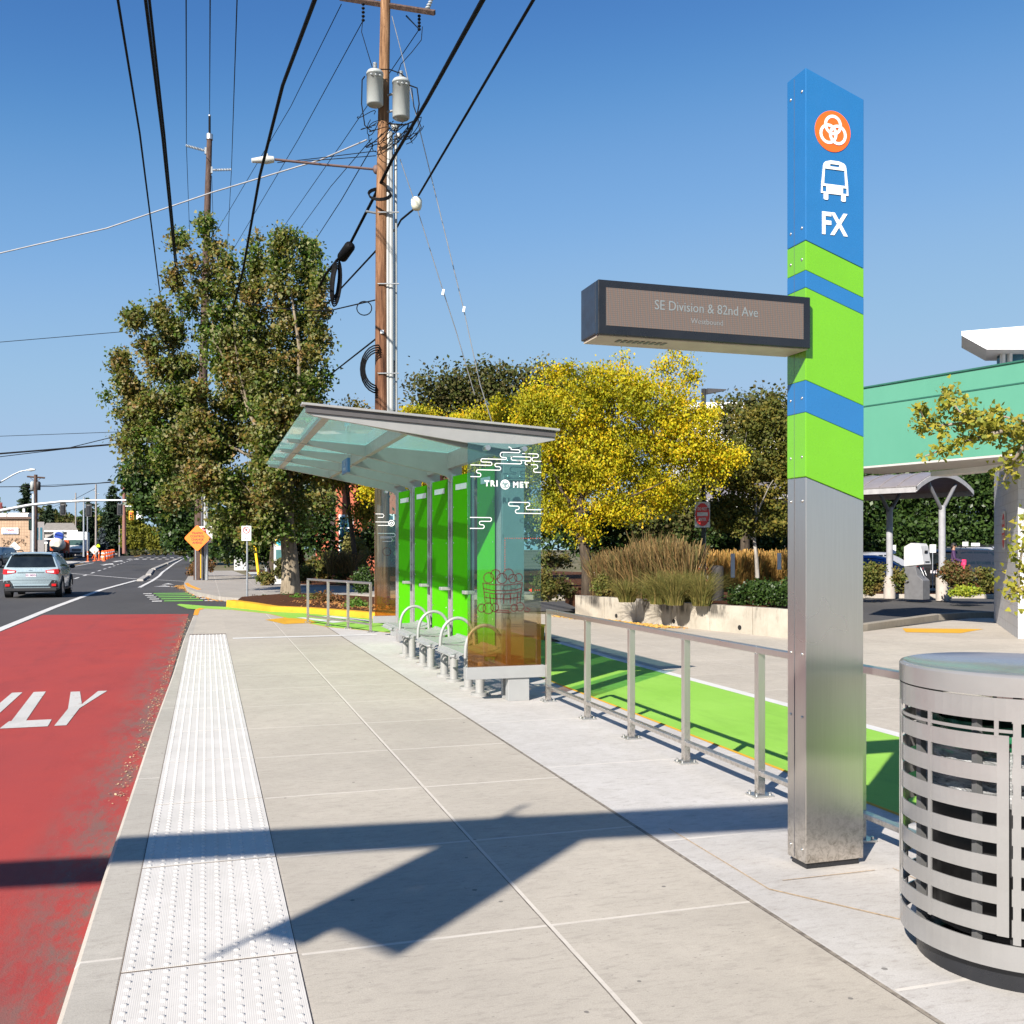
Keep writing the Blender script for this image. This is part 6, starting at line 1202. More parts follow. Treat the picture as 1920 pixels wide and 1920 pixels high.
# concrete retaining wall
t = NT('retaining_wall_concrete'); co = t.coord(); n = t.noise(1.5, 6, .7, co); c_ = t.ramp(n, [(.3, (.30, .27, .22)), (.7, (.44, .40, .33))]); Zc = sep(t, co)[2]
c_ = t.mix(t.mapr(t.noise(5, 6, .75, t.scalevec(co, (1, 1, .25))), .52, .72, 0, .5), c_, (.22, .19, .15)); c_ = t.mix(t.math('MULTIPLY', t.mapr(Zc, .24, .38), t.mapr(t.noise(3, 5, .7, t.scalevec(co, (1, 1, .2))), .5, .6)), c_, (.10, .09, .075)); RETW = t.done(t.bsdf(c_, .9, 0, t.bump(t.noise(50, 5, .7, co), .4, .01), .2))
ro = empty('retaining_wall', (9.2, 20, -.15), 'low weathered concrete retaining wall below the grasses', 'wall'); A_ = Vector((8.72, 23.05, 0)); B_ = Vector((10.55, 15.6, 0)); d_ = (B_ - A_).normalized(); nrm = Vector((-d_.y, d_.x, 0)); L = (B_ - A_).length
mb = MB(); s = 0; k = 0
while s < L - .05: l = min(1.22, L - s); plan_box(mb, A_ + d_ * (s + .006), d_, l - .012, nrm, .2, -.3, .385 + .004 * ((k * 7) % 3)); s += 1.22; k += 1
mb.build('wall_face', RETW, ro, bevel=.008)
mb = MB(); plan_box(mb, A_ + d_ * .05 + nrm * .012, d_, L - .1, nrm, .17, -.3, .375); mb.build('core', mat('joint_dark', (.06, .05, .04), .9), ro)
mb = MB()
for s in (1.7, 3.75, 5.75): c = A_ + d_ * s + Vector((0, 0, -.03)); mb.tube([c - nrm * .004, c + nrm * .004], .05, 14)
mb.split('weep_hole', mat('hole_black', (.006, .006, .006), .9), ro)
# barrel-roofed canopy over the ticket machine
R0, D0 = 12.43, 30.5
def cv(s, l, z): r = R0 + .78 * l - .62 * s; d = D0 + .62 * l + .78 * s; return Vector((d * FW[0] + r * RT[0], d * FW[1] + r * RT[1], z))
cp = empty('canopy', tuple(cv(1, 1.77, -.05)), 'grey barrel-roofed canopy on Y-shaped posts in the parking lot', 'canopy'); LC = 3.55; arch = [(LC * i / 14, 3.44 + .50 * math.sin(PI * i / 14) ** .85) for i in range(15)]
mb = MB(); vs = []; 
for s in (-.0, 8.5):
    for l, z in arch: vs.append(cv(s, l, z))
    for l, z in arch: vs.append(cv(s, l, z + .05))
n_ = 15; fs = []
for i in range(14): fs += [(i, i + 1, 2 * n_ + i + 1, 2 * n_ + i), (n_ + i, 3 * n_ + i, 3 * n_ + i + 1, n_ + i + 1), (i, n_ + i, n_ + i + 1, i + 1), (2 * n_ + i, 2 * n_ + i + 1, 3 * n_ + i + 1, 3 * n_ + i)]
fs += [(0, 2 * n_, 3 * n_, n_), (14, n_ + 14, 3 * n_ + 14, 2 * n_ + 14)]; mb.add(vs, fs); mb.build('roof', mat('canopy_roof', (.26, .235, .235), .4, .3, var=.08), cp)
mb = MB()
for k in range(1, 14):
    s = k * .62; pts = [cv(s, l, z + .06) for l, z in arch]; mb.tube(pts, .016, 4, cap=False)
mb.split('standing_seam', mat('canopy_seam', (.20, .18, .18), .5), cp)
for s_ in (-.03,):
    mb = MB(); vs = [cv(s_, l, z + .02) for l, z in arch] + [cv(s_, l, z - .13) for l, z in arch]; vs2 = [cv(s_ + .06, l, z + .02) for l, z in arch] + [cv(s_ + .06, l, z - .13) for l, z in arch]; mb.add(vs + vs2, [f for i in range(14) for f in ((i, i + 1, n_ + i + 1, n_ + i), (2 * n_ + i, 3 * n_ + i, 3 * n_ + i + 1, 2 * n_ + i + 1), (n_ + i, n_ + i + 1, 3 * n_ + i + 1, 3 * n_ + i), (i, 2 * n_ + i, 2 * n_ + i + 1, i + 1))]); mb.build('arch_trim', mat('canopy_trim', (.34, .33, .33), .4), cp)
for l in (0, LC): 
    mb = MB(); a0, a1 = cv(.02, l, 0), cv(8.5, l, 0); dd_ = (a1 - a0).normalized(); pp = Vector((-dd_.y, dd_.x, 0)) * (1 if l == 0 else -1); pp = pp if l else -pp; plan_box(mb, a0 - pp * 0, dd_, (a1 - a0).length, pp, .07, 3.28, 3.46); mb.build('eave_beam', mat('canopy_trim', (.34, .33, .33), .4), cp)
for s in (.12, 1.95, 5.2):
    c = cv(s, LC / 2, 0); mb = MB(); mb.cyl((c.x, c.y), .105, .6, 2.92, 16)
    pp_ = mb.build('post', mat('post_grey', (.30, .30, .315), .4), cp); mb = MB(); mb.cyl((c.x, c.y), .19, -.12, .62, 18); mb.build('concrete_base', mat('base_concrete', (.38, .34, .30), .8, var=.1), cp)
    for e in (-1, 1): mb = MB(); mb.tube([cv(s, LC / 2 + e * .05, 2.80), cv(s, LC / 2 + e * .85, 3.62)], .06, 8); mb.build('strut', mat('strut_grey', (.16, .16, .17), .4), cp)
# ticket machine
c = P(1720, HOR, 31.2); to = empty('ticket_machine', (c.x, c.y, -.03), 'grey ticket machine with a pale head between the canopy posts', 'ticket machine'); rz = FACE + R(38); M = Euler((0, 0, rz)).to_matrix()
def tb(poly, x0, x1, nm, mt):
    mb = MB(); vs = [Vector((c.x, c.y, 0)) + M @ Vector((x, y, z)) for x in (x0, x1) for y, z in poly]; n = len(poly); mb.add(vs, [tuple(range(n)), tuple(range(n, 2 * n))[::-1]] + [(i, (i + 1) % n, n + (i + 1) % n, n + i) for i in range(n)]); return mb.build(nm, mt, to, bevel=.01)
tb([(-.30, -.05), (.32, -.05), (.32, .98), (-.05, .98), (-.12, .70), (-.30, .55)], -.21, .21, 'cabinet', mat('cabinet_grey', (.13, .13, .135), .4)); hd = tb([(-.34, 1.05), (.33, .98), (.33, 1.60), (.1, 1.72), (-.18, 1.70), (-.24, 1.62)], -.22, .22, 'head', mat('head_pale', (.46, .455, .45), .4))
mb = MB(); q = Vector((c.x, c.y, 0)) + M @ Vector((0, -.293, 1.44)); mb.box(q, (.16, .02, .09), rz, R(8)); q2 = Vector((c.x, c.y, 0)) + M @ Vector((0, -.335, 1.13)); mb.box(q2, (.24, .02, .035), rz, R(8)); mb.build('display', BLACK, hd)
mb = MB()
for dx in (-.08, .08): mb.tube([Vector((c.x, c.y, 0)) + M @ Vector((dx, -.13, 1.0)), Vector((c.x, c.y, 0)) + M @ Vector((dx, -.26, .70))], .015, 6)
mb.split('ticket_guide', BOLT, to)
# brick building past the maple
t = NT('orange_brick'); co = t.coord(); br = t.n('ShaderNodeTexBrick'); t.l(t.n('ShaderNodeTexCoord').outputs['Generated'], br.inputs['Vector']); br.inputs['Scale'].default_value = 60
n = t.noise(4, 5, .6, co); c_ = t.ramp(n, [(.3, (.36, .09, .045)), (.7, (.46, .13, .07))]); c_ = t.mix(t.math('MULTIPLY', rep_mask(t, sep(t, co)[2], 0, .08, .008), .3), c_, (.3, .2, .16)); BRICK = t.done(t.bsdf(c_, .85, 0, None, .2))
c0 = P(592, HOR, 60); c0.z = 0; bb = empty('brick_building', tuple(c0), 'orange brick building with white-framed windows behind the trees', 'building')
bu = (R3 * .96 - F3 * .28).normalized(); bv = Vector((-bu.y, bu.x, 0)); mb = MB(); plan_box(mb, c0, bu, 7.6, bv, 10, -.2, 6.4); mb.build('wall', BRICK, bb)
mb = MB(); plan_box(mb, c0 - bu * .2 - bv * .2, bu, 8, bv, 10.4, 6.4, 6.7); mb.build('roof', SOF, bb)
for s in (1.55, 4.2):
    mb = MB(); plan_box(mb, c0 + bu * s - bv * .04, bu, .95, bv, .05, 1.3, 3.6); w = mb.build('window', WPAINT, bb); mb = MB()
    for i in range(2):
        for j in range(3): plan_box(mb, c0 + bu * (s + .07 + i * .42) - bv * .05, bu, .37, bv, .009, 1.38 + j * .73, 2.03 + j * .73)
    mb.build('pane', WIN, w)
mb = MB(); plan_box(mb, c0 + bu * .95 - bv * .12, bu, .35, bv, .12, 0, 6.0); mb.build('dark_pilaster', mat('dark_brick', (.04, .025, .02), .8), bb)
mb = MB(); a = P(1300, HOR, 72); a.z = 0; mb.add([], []); plan_box(mb, a, R3, 9, F3, 10, 0, 11.7); wb = empty('white_building', (a.x, a.y, 0), 'white roofed building just visible above the trees left of the pylon', 'building'); mb.build('wall', WPAINT, wb); mb = MB(); plan_box(mb, a - R3 * .3 - F3 * .3, R3, 9.6, F3, 10.6, 11.7, 12.15); mb.build('roof', mat('roof_white', (.86, .86, .87), .5), wb)
# reserved signs in the lot
for i, (u, v0, v1, d_) in enumerate(((1674, 1022, 1038, 38), (1749, 1021, 1036, 38), (1810, 1016, 1024, 42), (1829, 1018, 1024, 42))):
    a = P(u, v0, d_); zb = P(u, v1, d_).z; o = empty('parking_sign', (a.x, a.y, -.1), ['small white parking sign left of the ticket machine', 'small white parking sign right of the ticket machine', 'small white parking sign above the silver roof', 'small pale parking sign nearest the block wall'][i], 'sign', 'white signs among the parked cars'); mb = MB(); mb.box((a.x, a.y, (a.z + zb) / 2), (.24 + .12 * (i > 2), .01, a.z - zb), FACE); mb.build('sign_panel', WHITE, o); mb = MB(); mb.cyl((a.x, a.y + .01), .02, -.12, zb, 6); mb.build('post', GALV, o)
# ================================================================ VEHICLES
GLASS = mat('car_glass', (.012, .016, .018), .06, .0, var=.5, nscale=2, coat=.3); TYRE = mat('tyre', (.014, .014, .015), .85); RIM = mat('rim', (.35, .35, .36), .3, .8); PLAST = mat('cladding', (.018, .018, .02), .6); TAIL = mat('tail_red', (.50, .008, .010), .2, coat=.5); CLEAR = mat('lamp_clear', (.65, .65, .66), .12, coat=.5)
def paint(name, col, metal=.35): return mat(name, col, .3, metal, var=.03, coat=.7)
def car(label, cat, pt, L=4.45, W=1.80, H=1.60, kind='suv', name='parked_car', group=None, cladding=False):
    """local frame: +Y is the front, origin on the ground under the middle"""
    o = empty(name, (0, 0, 0), label, cat, group); h = W / 2
    if kind == 'suv': st = [(0, .50, .92, .93, .86), (.06, .32, .98, 1.02, .96), (.30, .26, 1.02, 1.50, .99), (.55, .22, 1.03, H - .04, 1.0), (1.2, .2, 1.03, H, 1.0), (2.2, .2, 1.01, H - .01, 1.0), (2.75, .2, 1.0, H - .10, 1.0), (3.35, .2, .99, 1.03, .99), (3.9, .22, .92, .95, .97), (L - .15, .26, .80, .82, .90), (L, .36, .62, .64, .78)]
    else: st = [(0, .50, .86, .88, .80), (.10, .30, .98, 1.0, .93), (.7, .24, 1.02, 1.06, .98), (1.15, .2, 1.0, 1.36, 1.0), (1.6, .2, .98, H, 1.0), (2.3, .2, .96, H, 1.0), (2.75, .2, .95, H - .12, 1.0), (3.35, .2, .94, .98, .99), (3.9, .22, .86, .89, .97), (L - .15, .26, .74, .77, .90), (L, .36, .60, .62, .78)]
    def ring(s):
        y, zb, bl, rf, wf = s; w = h * wf; gh = rf - bl; k = min(1, gh / .5); wr = w * (1 - .26 * k)
        return [(0, zb), (w * .82, zb), (w * .96, zb + .06), (w, (zb + bl) / 2 + .02), (w * .985, bl - .08), (w * .955, bl), (w * .955 + (wr - w * .955) * .5, bl + gh * .5), (wr, rf - .07 * k), (wr * .86, rf - .012 * k), (wr * .4, rf), (0, rf + .006)]
    mb = MB(); mb.smooth = True; vs = []; k = 11
    for s in st:
        r = ring(s)
        for x, z in r: vs.append((x, s[0] - L / 2, z))
        for x, z in r[-2:0:-1]: vs.append((-x, s[0] - L / 2, z))
    n = 2 * k - 2; fs = [(i * n + j, i * n + (j + 1) % n, (i + 1) * n + (j + 1) % n, (i + 1) * n + j) for i in range(len(st) - 1) for j in range(n)]
    fs += [tuple(range(n))[::-1], tuple((len(st) - 1) * n + j for j in range(n))]; mb.add(vs, fs); body = mb.build('body', pt, o)
    body.data.polygons.foreach_set('use_smooth', [True] * len(body.data.polygons))
    try: es = body.modifiers.new('edges', 'EDGE_SPLIT'); es.split_angle = R(38)
    except Exception: pass
    def sidepos(y, f, out=.006):      # point on the side glass band: f from belt (0) to roof (1)
        for a, b in zip(st[:-1], st[1:]):
            if a[0] <= y <= b[0]:
                q = (y - a[0]) / (b[0] - a[0]); s = [a[i] + (b[i] - a[i]) * q for i in range(5)]; r0 = ring(s); p5, p7 = r0[5], r0[7]; x = p5[0] + (p7[0] - p5[0]) * f; z = p5[1] + (p7[1] - p5[1]) * f; return x + out, y - L / 2, z
    spans = [(.62, 1.25), (1.31, 2.1), (2.16, 2.95)] if kind == 'suv' else [(1.25, 1.95), (2.01, 2.85)]
    for sx in (1, -1):
        for a, b in spans:
            mb = MB(); N_ = 5; lo = []; hi = []
            for i in range(N_ + 1): y = a + (b - a) * i / N_; p0 = sidepos(y, .10); p1 = sidepos(y, .90); lo.append((p0[0] * sx, p0[1], p0[2])); hi.append((p1[0] * sx, p1[1], p1[2]))
            mb.strip(lo, hi); mb.build('side_window', GLASS, o, fixn=False)
    s0, s1 = (st[1], st[3]) if kind == 'suv' else (st[2], st[4])
    def across(sa, sb, fa, fb, nm, wk=.86, push=-.012):
        ya, za = sa[0] + (sb[0] - sa[0]) * fa, sa[3] + (sb[3] - sa[3]) * fa; yb, zb = sa[0] + (sb[0] - sa[0]) * fb, sa[3] + (sb[3] - sa[3]) * fb; wa = h * (.93 - .0 * fa) * wk; wb = h * .74 * wk * 1.08; mb = MB()
        dy = push; mb.strip([(wa * (1 - 2 * i / 8), ya - L / 2 + dy + .05 * abs(1 - 2 * i / 8) ** 2 * (1 if push < 0 else -1), za) for i in range(9)], [(wb * (1 - 2 * i / 8), yb - L / 2 + dy + .05 * abs(1 - 2 * i / 8) ** 2 * (1 if push < 0 else -1), zb + .004) for i in range(9)]); return mb.build(nm, GLASS, o, fixn=False)
    if kind == 'suv':
        mb = MB(); w0, w1 = h * .86, h * .69; mb.strip([(w0 * (1 - 2 * i / 8), -L / 2 + .055 + .02 * abs(1 - 2 * i / 8) ** 3, 1.065) for i in range(9)], [(w1 * (1 - 2 * i / 8), -L / 2 + .275 + .02 * abs(1 - 2 * i / 8) ** 3, 1.475) for i in range(9)]); mb.build('rear_window', GLASS, o, fixn=False)
        mb = MB(); mb.bx(-h * .70, h * .70, -L / 2 + .16, -L / 2 + .42, H - .06, H - .03); mb.build('spoiler', pt, o, bevel=.008)
        for sx in (1, -1): mb = MB(); mb.tube([(sx * h * .66, -L / 2 + .7, H - .02), (sx * h * .67, -L / 2 + .8, H + .05), (sx * h * .67, -L / 2 + 2.4, H + .05), (sx * h * .65, -L / 2 + 2.6, H - .06)], .018, 6); mb.build('roof_rail', PLAST, o)
    else: across(st[2], st[4], .12, .88, 'rear_window')
    across(st[7], st[6] if kind == 'suv' else st[6], .05, .9, 'windscreen', .88, .012)
    for sx in (1, -1):
        for y in (.82, L - .92):
            mb = MB(); mb.tube([(sx * (h - .21), y - L / 2, .335), (sx * (h + .004), y - L / 2, .335)], .335, 22); wh = mb.build('wheel', TYRE, o); mb = MB(); mb.tube([(sx * (h - .02), y - L / 2, .335), (sx * (h + .008), y - L / 2, .335)], .21, 14); mb.build('rim', RIM, wh)
            mb = MB(); pts = [(sx * (h + .002), y - L / 2 + .40 * math.cos(a), .335 + .40 * math.sin(a)) for a in [PI * i / 12 for i in range(13)]]; mb.tube(pts, .028, 5, cap=False); mb.build('wheel_arch', PLAST, o)
        zt = .93 if kind == 'suv' else .86
        mb = MB(); x0, x1 = h * .50, h * .955
        zt -= .01; mb.add([(sx * x0, -L / 2 - .004, zt + .03), (sx * x0 * 1.05, -L / 2 - .012, zt - .05), (sx * h * .86, -L / 2 - .014, zt - .10), (sx * (h * .96 + .006), -L / 2 + .03, zt - .09), (sx * (h * .99 + .012), -L / 2 + .30, zt + .02), (sx * (h * .975 + .012), -L / 2 + .30, zt + .06), (sx * (h * .945 + .008), -L / 2 + .035, zt + .075), (sx * h * .84, -L / 2 - .002, zt + .075)], [(0, 1, 2, 7), (7, 2, 3, 6), (6, 3, 4, 5)]); tl = mb.build('tail_light', TAIL, o)
        mb = MB(); mb.add([(sx * (x0 + .05), -L / 2 - .014, zt + .012), (sx * (x0 + .05), -L / 2 - .018, zt - .035), (sx * h * .80, -L / 2 - .020, zt - .055), (sx * h * .80, -L / 2 - .012, zt + .02)], [(0, 1, 2, 3)]); mb.build('clear_lens', CLEAR, tl)
        mb = MB(); mb.box((sx * h * .70, L / 2 - .10, .66), (.34, .16, .13), sx * -.35); mb.build('headlight', CLEAR, o, bevel=.02)
        mb = MB(); mb.sphere((sx * (h + .10), -L / 2 + 2.95, 1.04), (.10, .06, .075), 8, 6); mb.tube([(sx * h * .93, -L / 2 + 2.97, 1.0), (sx * (h + .08), -L / 2 + 2.95, 1.02)], .02, 5); mb.build('mirror', PLAST if cladding else pt, o)
        mb = MB(); mb.bx(sx * (h + .001) - .004, sx * (h + .001) + .004, -L / 2 + 1.22, -L / 2 + 3.2, .24, .32); mb.build('sill', PLAST, o)
    mb = MB(); mb.bx(-h * .88, h * .88, -L / 2 - .004, -L / 2 + .12, .25, .35); mb.build('bumper', PLAST, o, bevel=.01)
    mb = MB(); mb.bx(-.16, .16, -L / 2 - .004, -L / 2 + .03, .73, .84); pp = mb.build('licence_plate', mat('plate_white', (.62, .58, .60), .5), o)
    mb = MB(); mb.bx(-h * .75, h * .75, L / 2 - .05, L / 2 + .01, .30, .52); mb.build('grille', PLAST, o, bevel=.01)
    mb = MB(); mb.bx(-h * .8, h * .8, -L / 2 + .3, L / 2 - .3, .20, .36); mb.build('underbody', BLACK, o)
    return o
# the crossover at the left, seen from behind
cx = car('pale blue grey crossover driving away at the left edge', 'car', paint('pale_blue_paint', (.34, .43, .47), .30), 4.45, 1.80, 1.58, 'suv', 'crossover_car', cladding=True)
h = .9; L = 4.45
mb = MB()
for sx in (1, -1): pass
for sx in (1, -1):
    mb = MB(); mb.add([(sx * .62, -L / 2 - .006, .34), (sx * .56, -L / 2 - .012, .46), (sx * .66, -L / 2 - .016, .62), (sx * .83, -L / 2 + .01, .60), (sx * .86, -L / 2 + .02, .34)], [(0, 1, 2, 3, 4)]); q = mb.build('bumper_corner', PLAST, cx, fixn=False); mb = MB(); mb.bx(sx * .72 - .07, sx * .72 + .07, -L / 2 - .03, -L / 2 + .01, .41, .49); mb.build('reflector', TAIL, q)
mb = MB(); mb.bx(-.42, .42, -L / 2 - .008, -L / 2 + .02, .862, .885); mb.build('tailgate_trim', mat('dark_trim', (.05, .06, .065), .4), cx)
mb = MB(); mb.bx(-.66, .66, -L / 2 - .004, -L / 2 + .01, .618, .626); mb.bx(-.46, .46, -L / 2 + .0, -L / 2 + .01, .70, .705); mb.build('tailgate_seam', BLACK, cx)
mb = MB(); vs_ = [(.085 * math.cos(2 * PI * j / 20), -L / 2 + .003, .925 + .033 * math.sin(2 * PI * j / 20)) for j in range(20)]; mb.poly(vs_); e_ = mb.build('emblem', mat('emblem_dark', (.06, .08, .12), .3, .5), cx, fixn=False)
mb = MB(); add_text(mb, '321 MXN', .085, (0, -L / 2 - .0055, .785), extr=.0005, bold=.002); mb.build('plate_lettering', mat('plate_purple', (.16, .05, .16), .5), [c for c in cx.children if c.name.startswith('licence_plate')][0])
mb = MB(); mb.bx(-.55, .55, -L / 2 - .016, -L / 2 + .0, .425, .47)
mb.build('skid_strip', paint('pale_blue_paint', (.30, .39, .43)), cx, bevel=.01)
place(cx, (-5.78, 39.4, -.15), R(1.0))
# left edge car facing us, half out of frame
c = car('dark blue car facing the stop at the far left edge', 'car', paint('dark_blue_paint', (.05, .09, .13)), 4.6, 1.85, 1.62, 'suv', 'blue_car'); q = P(-8, HOR, 78); place(c, (q.x, q.y, gz(q.y)), R(168))
# parked cars on the right
def put(c, u, d, rz, z=-.15): q = P(u, HOR, d); place(c, (q.x, q.y, z), rz); return c
RR = -PHI   # heading along the view; +90deg = to the left
put(car('dark grey suv parked behind the right canopy post', 'car', paint('dark_grey_paint', (.035, .035, .038)), 4.9, 1.92, 1.72, 'suv', group='cars parked in the lot on the right'), 1835, 40, RR - R(66))
put(car('blue sedan parked behind the ticket machine', 'car', paint('bright_blue_paint', (.03, .13, .40)), 4.6, 1.8, 1.45, 'sedan', group='cars parked in the lot on the right'), 1604, 37.5, RR + R(66))
put(car('silver car parked behind the left canopy post', 'car', paint('silver_paint', (.45, .45, .46)), 4.6, 1.8, 1.55, 'sedan', group='cars parked in the lot on the right'), 1625, 44, RR + R(110))
put(car('silver suv parked beyond the dark one', 'car', paint('silver_paint', (.45, .45, .46)), 4.9, 1.92, 1.80, 'suv', group='cars parked in the lot on the right'), 1880, 44, RR - R(80))
put(car('dark blue car nose peeping out beside the block wall', 'car', paint('navy_paint', (.02, .05, .16)), 4.5, 1.8, 1.4, 'sedan', group='cars parked in the lot on the right'), 1942, 35, RR + R(75))
put(car('red car parked behind the tan grasses', 'car', paint('red_paint', (.42, .02, .02), .2), 4.5, 1.8, 1.45, 'sedan', group='cars parked in the lot on the right'), 1372, 38, RR + R(165))
put(car('white car parked far behind the tan grasses', 'car', paint('white_paint_car', (.6, .6, .6), .1), 4.5, 1.8, 1.5, 'sedan', group='cars parked in the lot on the right'), 1215, 42, RR + R(90))
# far ones on the road ahead
def far(c, u, d, rz): q = P(u, HOR, d); place(c, (q.x, q.y, gz(q.y)), rz); return c
far(car('small dark car beyond the white diamond sign', 'car', paint('dark_blue_paint', (.05, .09, .13)), 4.4, 1.8, 1.5, 'sedan'), 187, 150, R(180)); far(car('brown suv parked before the white house', 'car', paint('brown_paint', (.12, .07, .06)), 4.8, 1.9, 1.75, 'suv'), 227, 158, R(95))
far(car('grey car beside the brown suv at the white house', 'car', paint('silver_paint', (.45, .45, .46)), 4.5, 1.8, 1.5, 'sedan'), 216, 165, R(180))
# box truck
q = P(146, HOR, 130); tk = empty('box_truck', (0, 0, 0), 'white box truck facing the stop on the far side of the road', 'truck'); TW_ = paint('truck_white', (.74, .74, .74), .05)
mb = MB(); mb.bx(-1.22, 1.22, -1.7, 5.2, .95, 3.35); mb.build('cargo_box', mat('truck_box_white', (.80, .80, .80), .4), tk, bevel=.03)
mb = MB(); mb.prism([(-3.9, .55), (-3.9, 1.28), (-2.75, 1.55), (-2.35, 2.35), (-1.75, 2.45), (-1.75, .55)], 0, -1.02, 1.02); cb = mb.build('cab', TW_, tk, bevel=.06)
mb = MB(); mb.add([(-.92, -2.77, 1.60), (.92, -2.77, 1.60), (.86, -2.40, 2.30), (-.86, -2.40, 2.30)], [(0, 1, 2, 3)]); mb.build('windscreen', mat('truck_glass', (.05, .09, .08), .1), cb)
for sx in (-1, 1): mb = MB(); mb.add([(sx * 1.03, -2.55, 1.55), (sx * 1.03, -1.9, 1.55), (sx * 1.03, -1.9, 2.25), (sx * 1.03, -2.3, 2.25)], [(0, 1, 2, 3)]); mb.build('side_window', GLASS, cb); mb = MB(); mb.box((sx * .80, -3.93, .98), (.30, .04, .17)); mb.build('headlight', CLEAR, cb); mb = MB(); mb.box((sx * 1.25, -2.7, 1.75), (.1, .08, .4)); mb.build('mirror', PLAST, cb)
mb = MB(); mb.bx(-.55, .55, -3.94, -3.9, .80, 1.16); mb.build('grille', mat('grille_grey', (.12, .12, .12), .4), cb); mb = MB(); mb.bx(-1.08, 1.08, -4.06, -3.86, .45, .72); mb.build('bumper', PLAST, tk); mb = MB(); mb.bx(.45, .75, -4.075, -4.065, .5, .62); mb.build('plate', mat('plate_orange', (.6, .35, .05), .5), tk)
for sx in (-1, 1):
    for y in (-3.1, 3.6): mb = MB(); mb.tube([(sx * .8, y, .46), (sx * 1.12, y, .46)], .46, 18); mb.build('wheel', TYRE, tk)
mb = MB(); mb.bx(-.5, .5, -3.8, 5.1, .55, .95); mb.build('chassis', BLACK, tk); place(tk, (q.x, q.y, gz(q.y)), R(4))
# tank truck with a blue reel
q = P(108, HOR, 118); vt = empty('tank_truck', (0, 0, 0), 'work truck with a cream tank and a blue hose reel beside the box truck', 'truck'); mb = MB(); mb.tube([(0, -1.6, 1.75), (0, -1.4, 1.75), (0, 2.3, 1.75), (0, 2.5, 1.75)], [.35, .75, .75, .35], 20); mb.build('tank', mat('cream_tank', (.66, .62, .50), .4), vt)
mb = MB(); mb.tube([(.2, -1.0, 2.75), (.2, -.6, 2.75)], .48, 24); mb.build('reel', mat('reel_blue', (.03, .07, .35), .4), vt); mb = MB(); mb.box((.15, -.2, 2.8), (1.1, .8, 1.2)); mb.build('reel_cowl', mat('cowl_pale', (.45, .52, .55), .5), vt, bevel=.2)
mb = MB(); mb.bx(-1.0, 1.0, -2.2, 3.6, .7, 1.0); mb.build('chassis', BLACK, vt); mb = MB(); mb.bx(-1.05, 1.05, 2.6, 4.3, .7, 2.3); mb.build('cab', mat('cab_orange', (.55, .10, .03), .4), vt, bevel=.05)
for sx in (-1, 1):
    for y in (-1.2, 3.3): mb = MB(); mb.tube([(sx * .75, y, .45), (sx * 1.08, y, .45)], .45, 18); mb.build('wheel', TYRE, vt)
    mb = MB(); mb.bx(sx * .9 - .1, sx * .9 + .1, -2.24, -2.2, .78, .92); mb.build('tail_light', TAIL, vt)
place(vt, (q.x, q.y, gz(q.y)), R(3))

# ================================================================ FAR LEFT: BUILDINGS, SIGNALS, WORKS
t = NT('tan_block'); co = t.coord(); X, Y, Z = sep(t, co); al_ = t.math('ADD', t.math('MULTIPLY', X, RT[0]), t.math('MULTIPLY', Y, RT[1])); J = t.math('MAXIMUM', rep_mask(t, Z, 0, .3, .025), rep_mask(t, al_, 0, .3, .03)); c_ = t.mix(t.math('MULTIPLY', J, .5), t.ramp(t.noise(1, 4, .6, co), [(.3, (.36, .25, .17)), (.7, (.44, .31, .21))]), (.18, .12, .085)); TANB = t.done(t.bsdf(c_, .85, 0, None, .2))
a = P(56, HOR, 104); a.z = 0; na = empty('nail_salon_building', tuple(a), 'low tan block building with a nail salon sign', 'building'); z0 = gz(100) - .1
ZT = P(0, 973, 104).z
RD = Vector((P(56, HOR, 1).x, P(56, HOR, 1).y, 0)).normalized(); mb = MB(); plan_box(mb, a, -R3, 22, RD, 9, z0, ZT); mb.build('wall', TANB, na); mb = MB(); plan_box(mb, a + R3 * .25 - F3 * .25, -R3, 22.5, RD, 9.5, ZT, ZT + .22); mb.build('roof', mat('brown_trim', (.09, .05, .035), .6), na)
side = mat('grey_stucco', (.20, .19, .19), .8); mb = MB(); plan_box(mb, a + R3 * .01, R3, 1.5, RD, 7, z0, ZT - .3); mb.build('side_wing', side, na)
for k in range(3): mb = MB(); plan_box(mb, a + R3 * (.25 + .42 * k) - F3 * .02, R3, .22, F3, .02, ZT - 2.2, ZT - .9); mb.build('window', WIN, na)
c = P(19, 995.5, 103.9); mb = MB(); mb.box(c, (1.75, .08, .66), FACE); sp = mb.build('sign_panel', WHITE, na); k_ = Vector((FW[0], FW[1], 0)) * -.05
mb = MB(); add_text(mb, 'Nails', .42, c + k_ + Vector((.03, 0, .10)), FACE, extr=.004, bold=.012); mb.build('sign_lettering', mat('letter_red', (.55, .03, .05), .5), sp)
mb = MB(); mb.box(c + k_ + Vector((0, 0, -.22)), (1.5, .01, .10), FACE); mb.build('blue_line', mat('letter_blue', (.04, .08, .5), .5), sp)
for i, (u0, u1_, v0, v1) in enumerate(((-20, 12, 962, 973), (14, 52, 964, 973), (16, 54, 961.5, 964))):
    mb = MB(); p0 = P(u0, v1, 108); p1 = P(u1_, v0, 108); plan_box(mb, Vector((p0.x, p0.y, 0)), R3, (u1_ - u0) * 108 / FPX, F3, 2.5, ZT + .2 if i < 2 else p0.z, p1.z); mb.build('rooftop_unit', mat('unit_white', (.62, .60, .56), .5), na)
mb = MB()
for i in range(60): u = random.uniform(2, 52); v = random.gauss(1018, 5); p0 = P(u, v, 103.93); mb.box(p0, (random.uniform(.1, .35), .01, random.uniform(.05, .2)), FACE, 0, random.uniform(-.6, .6))
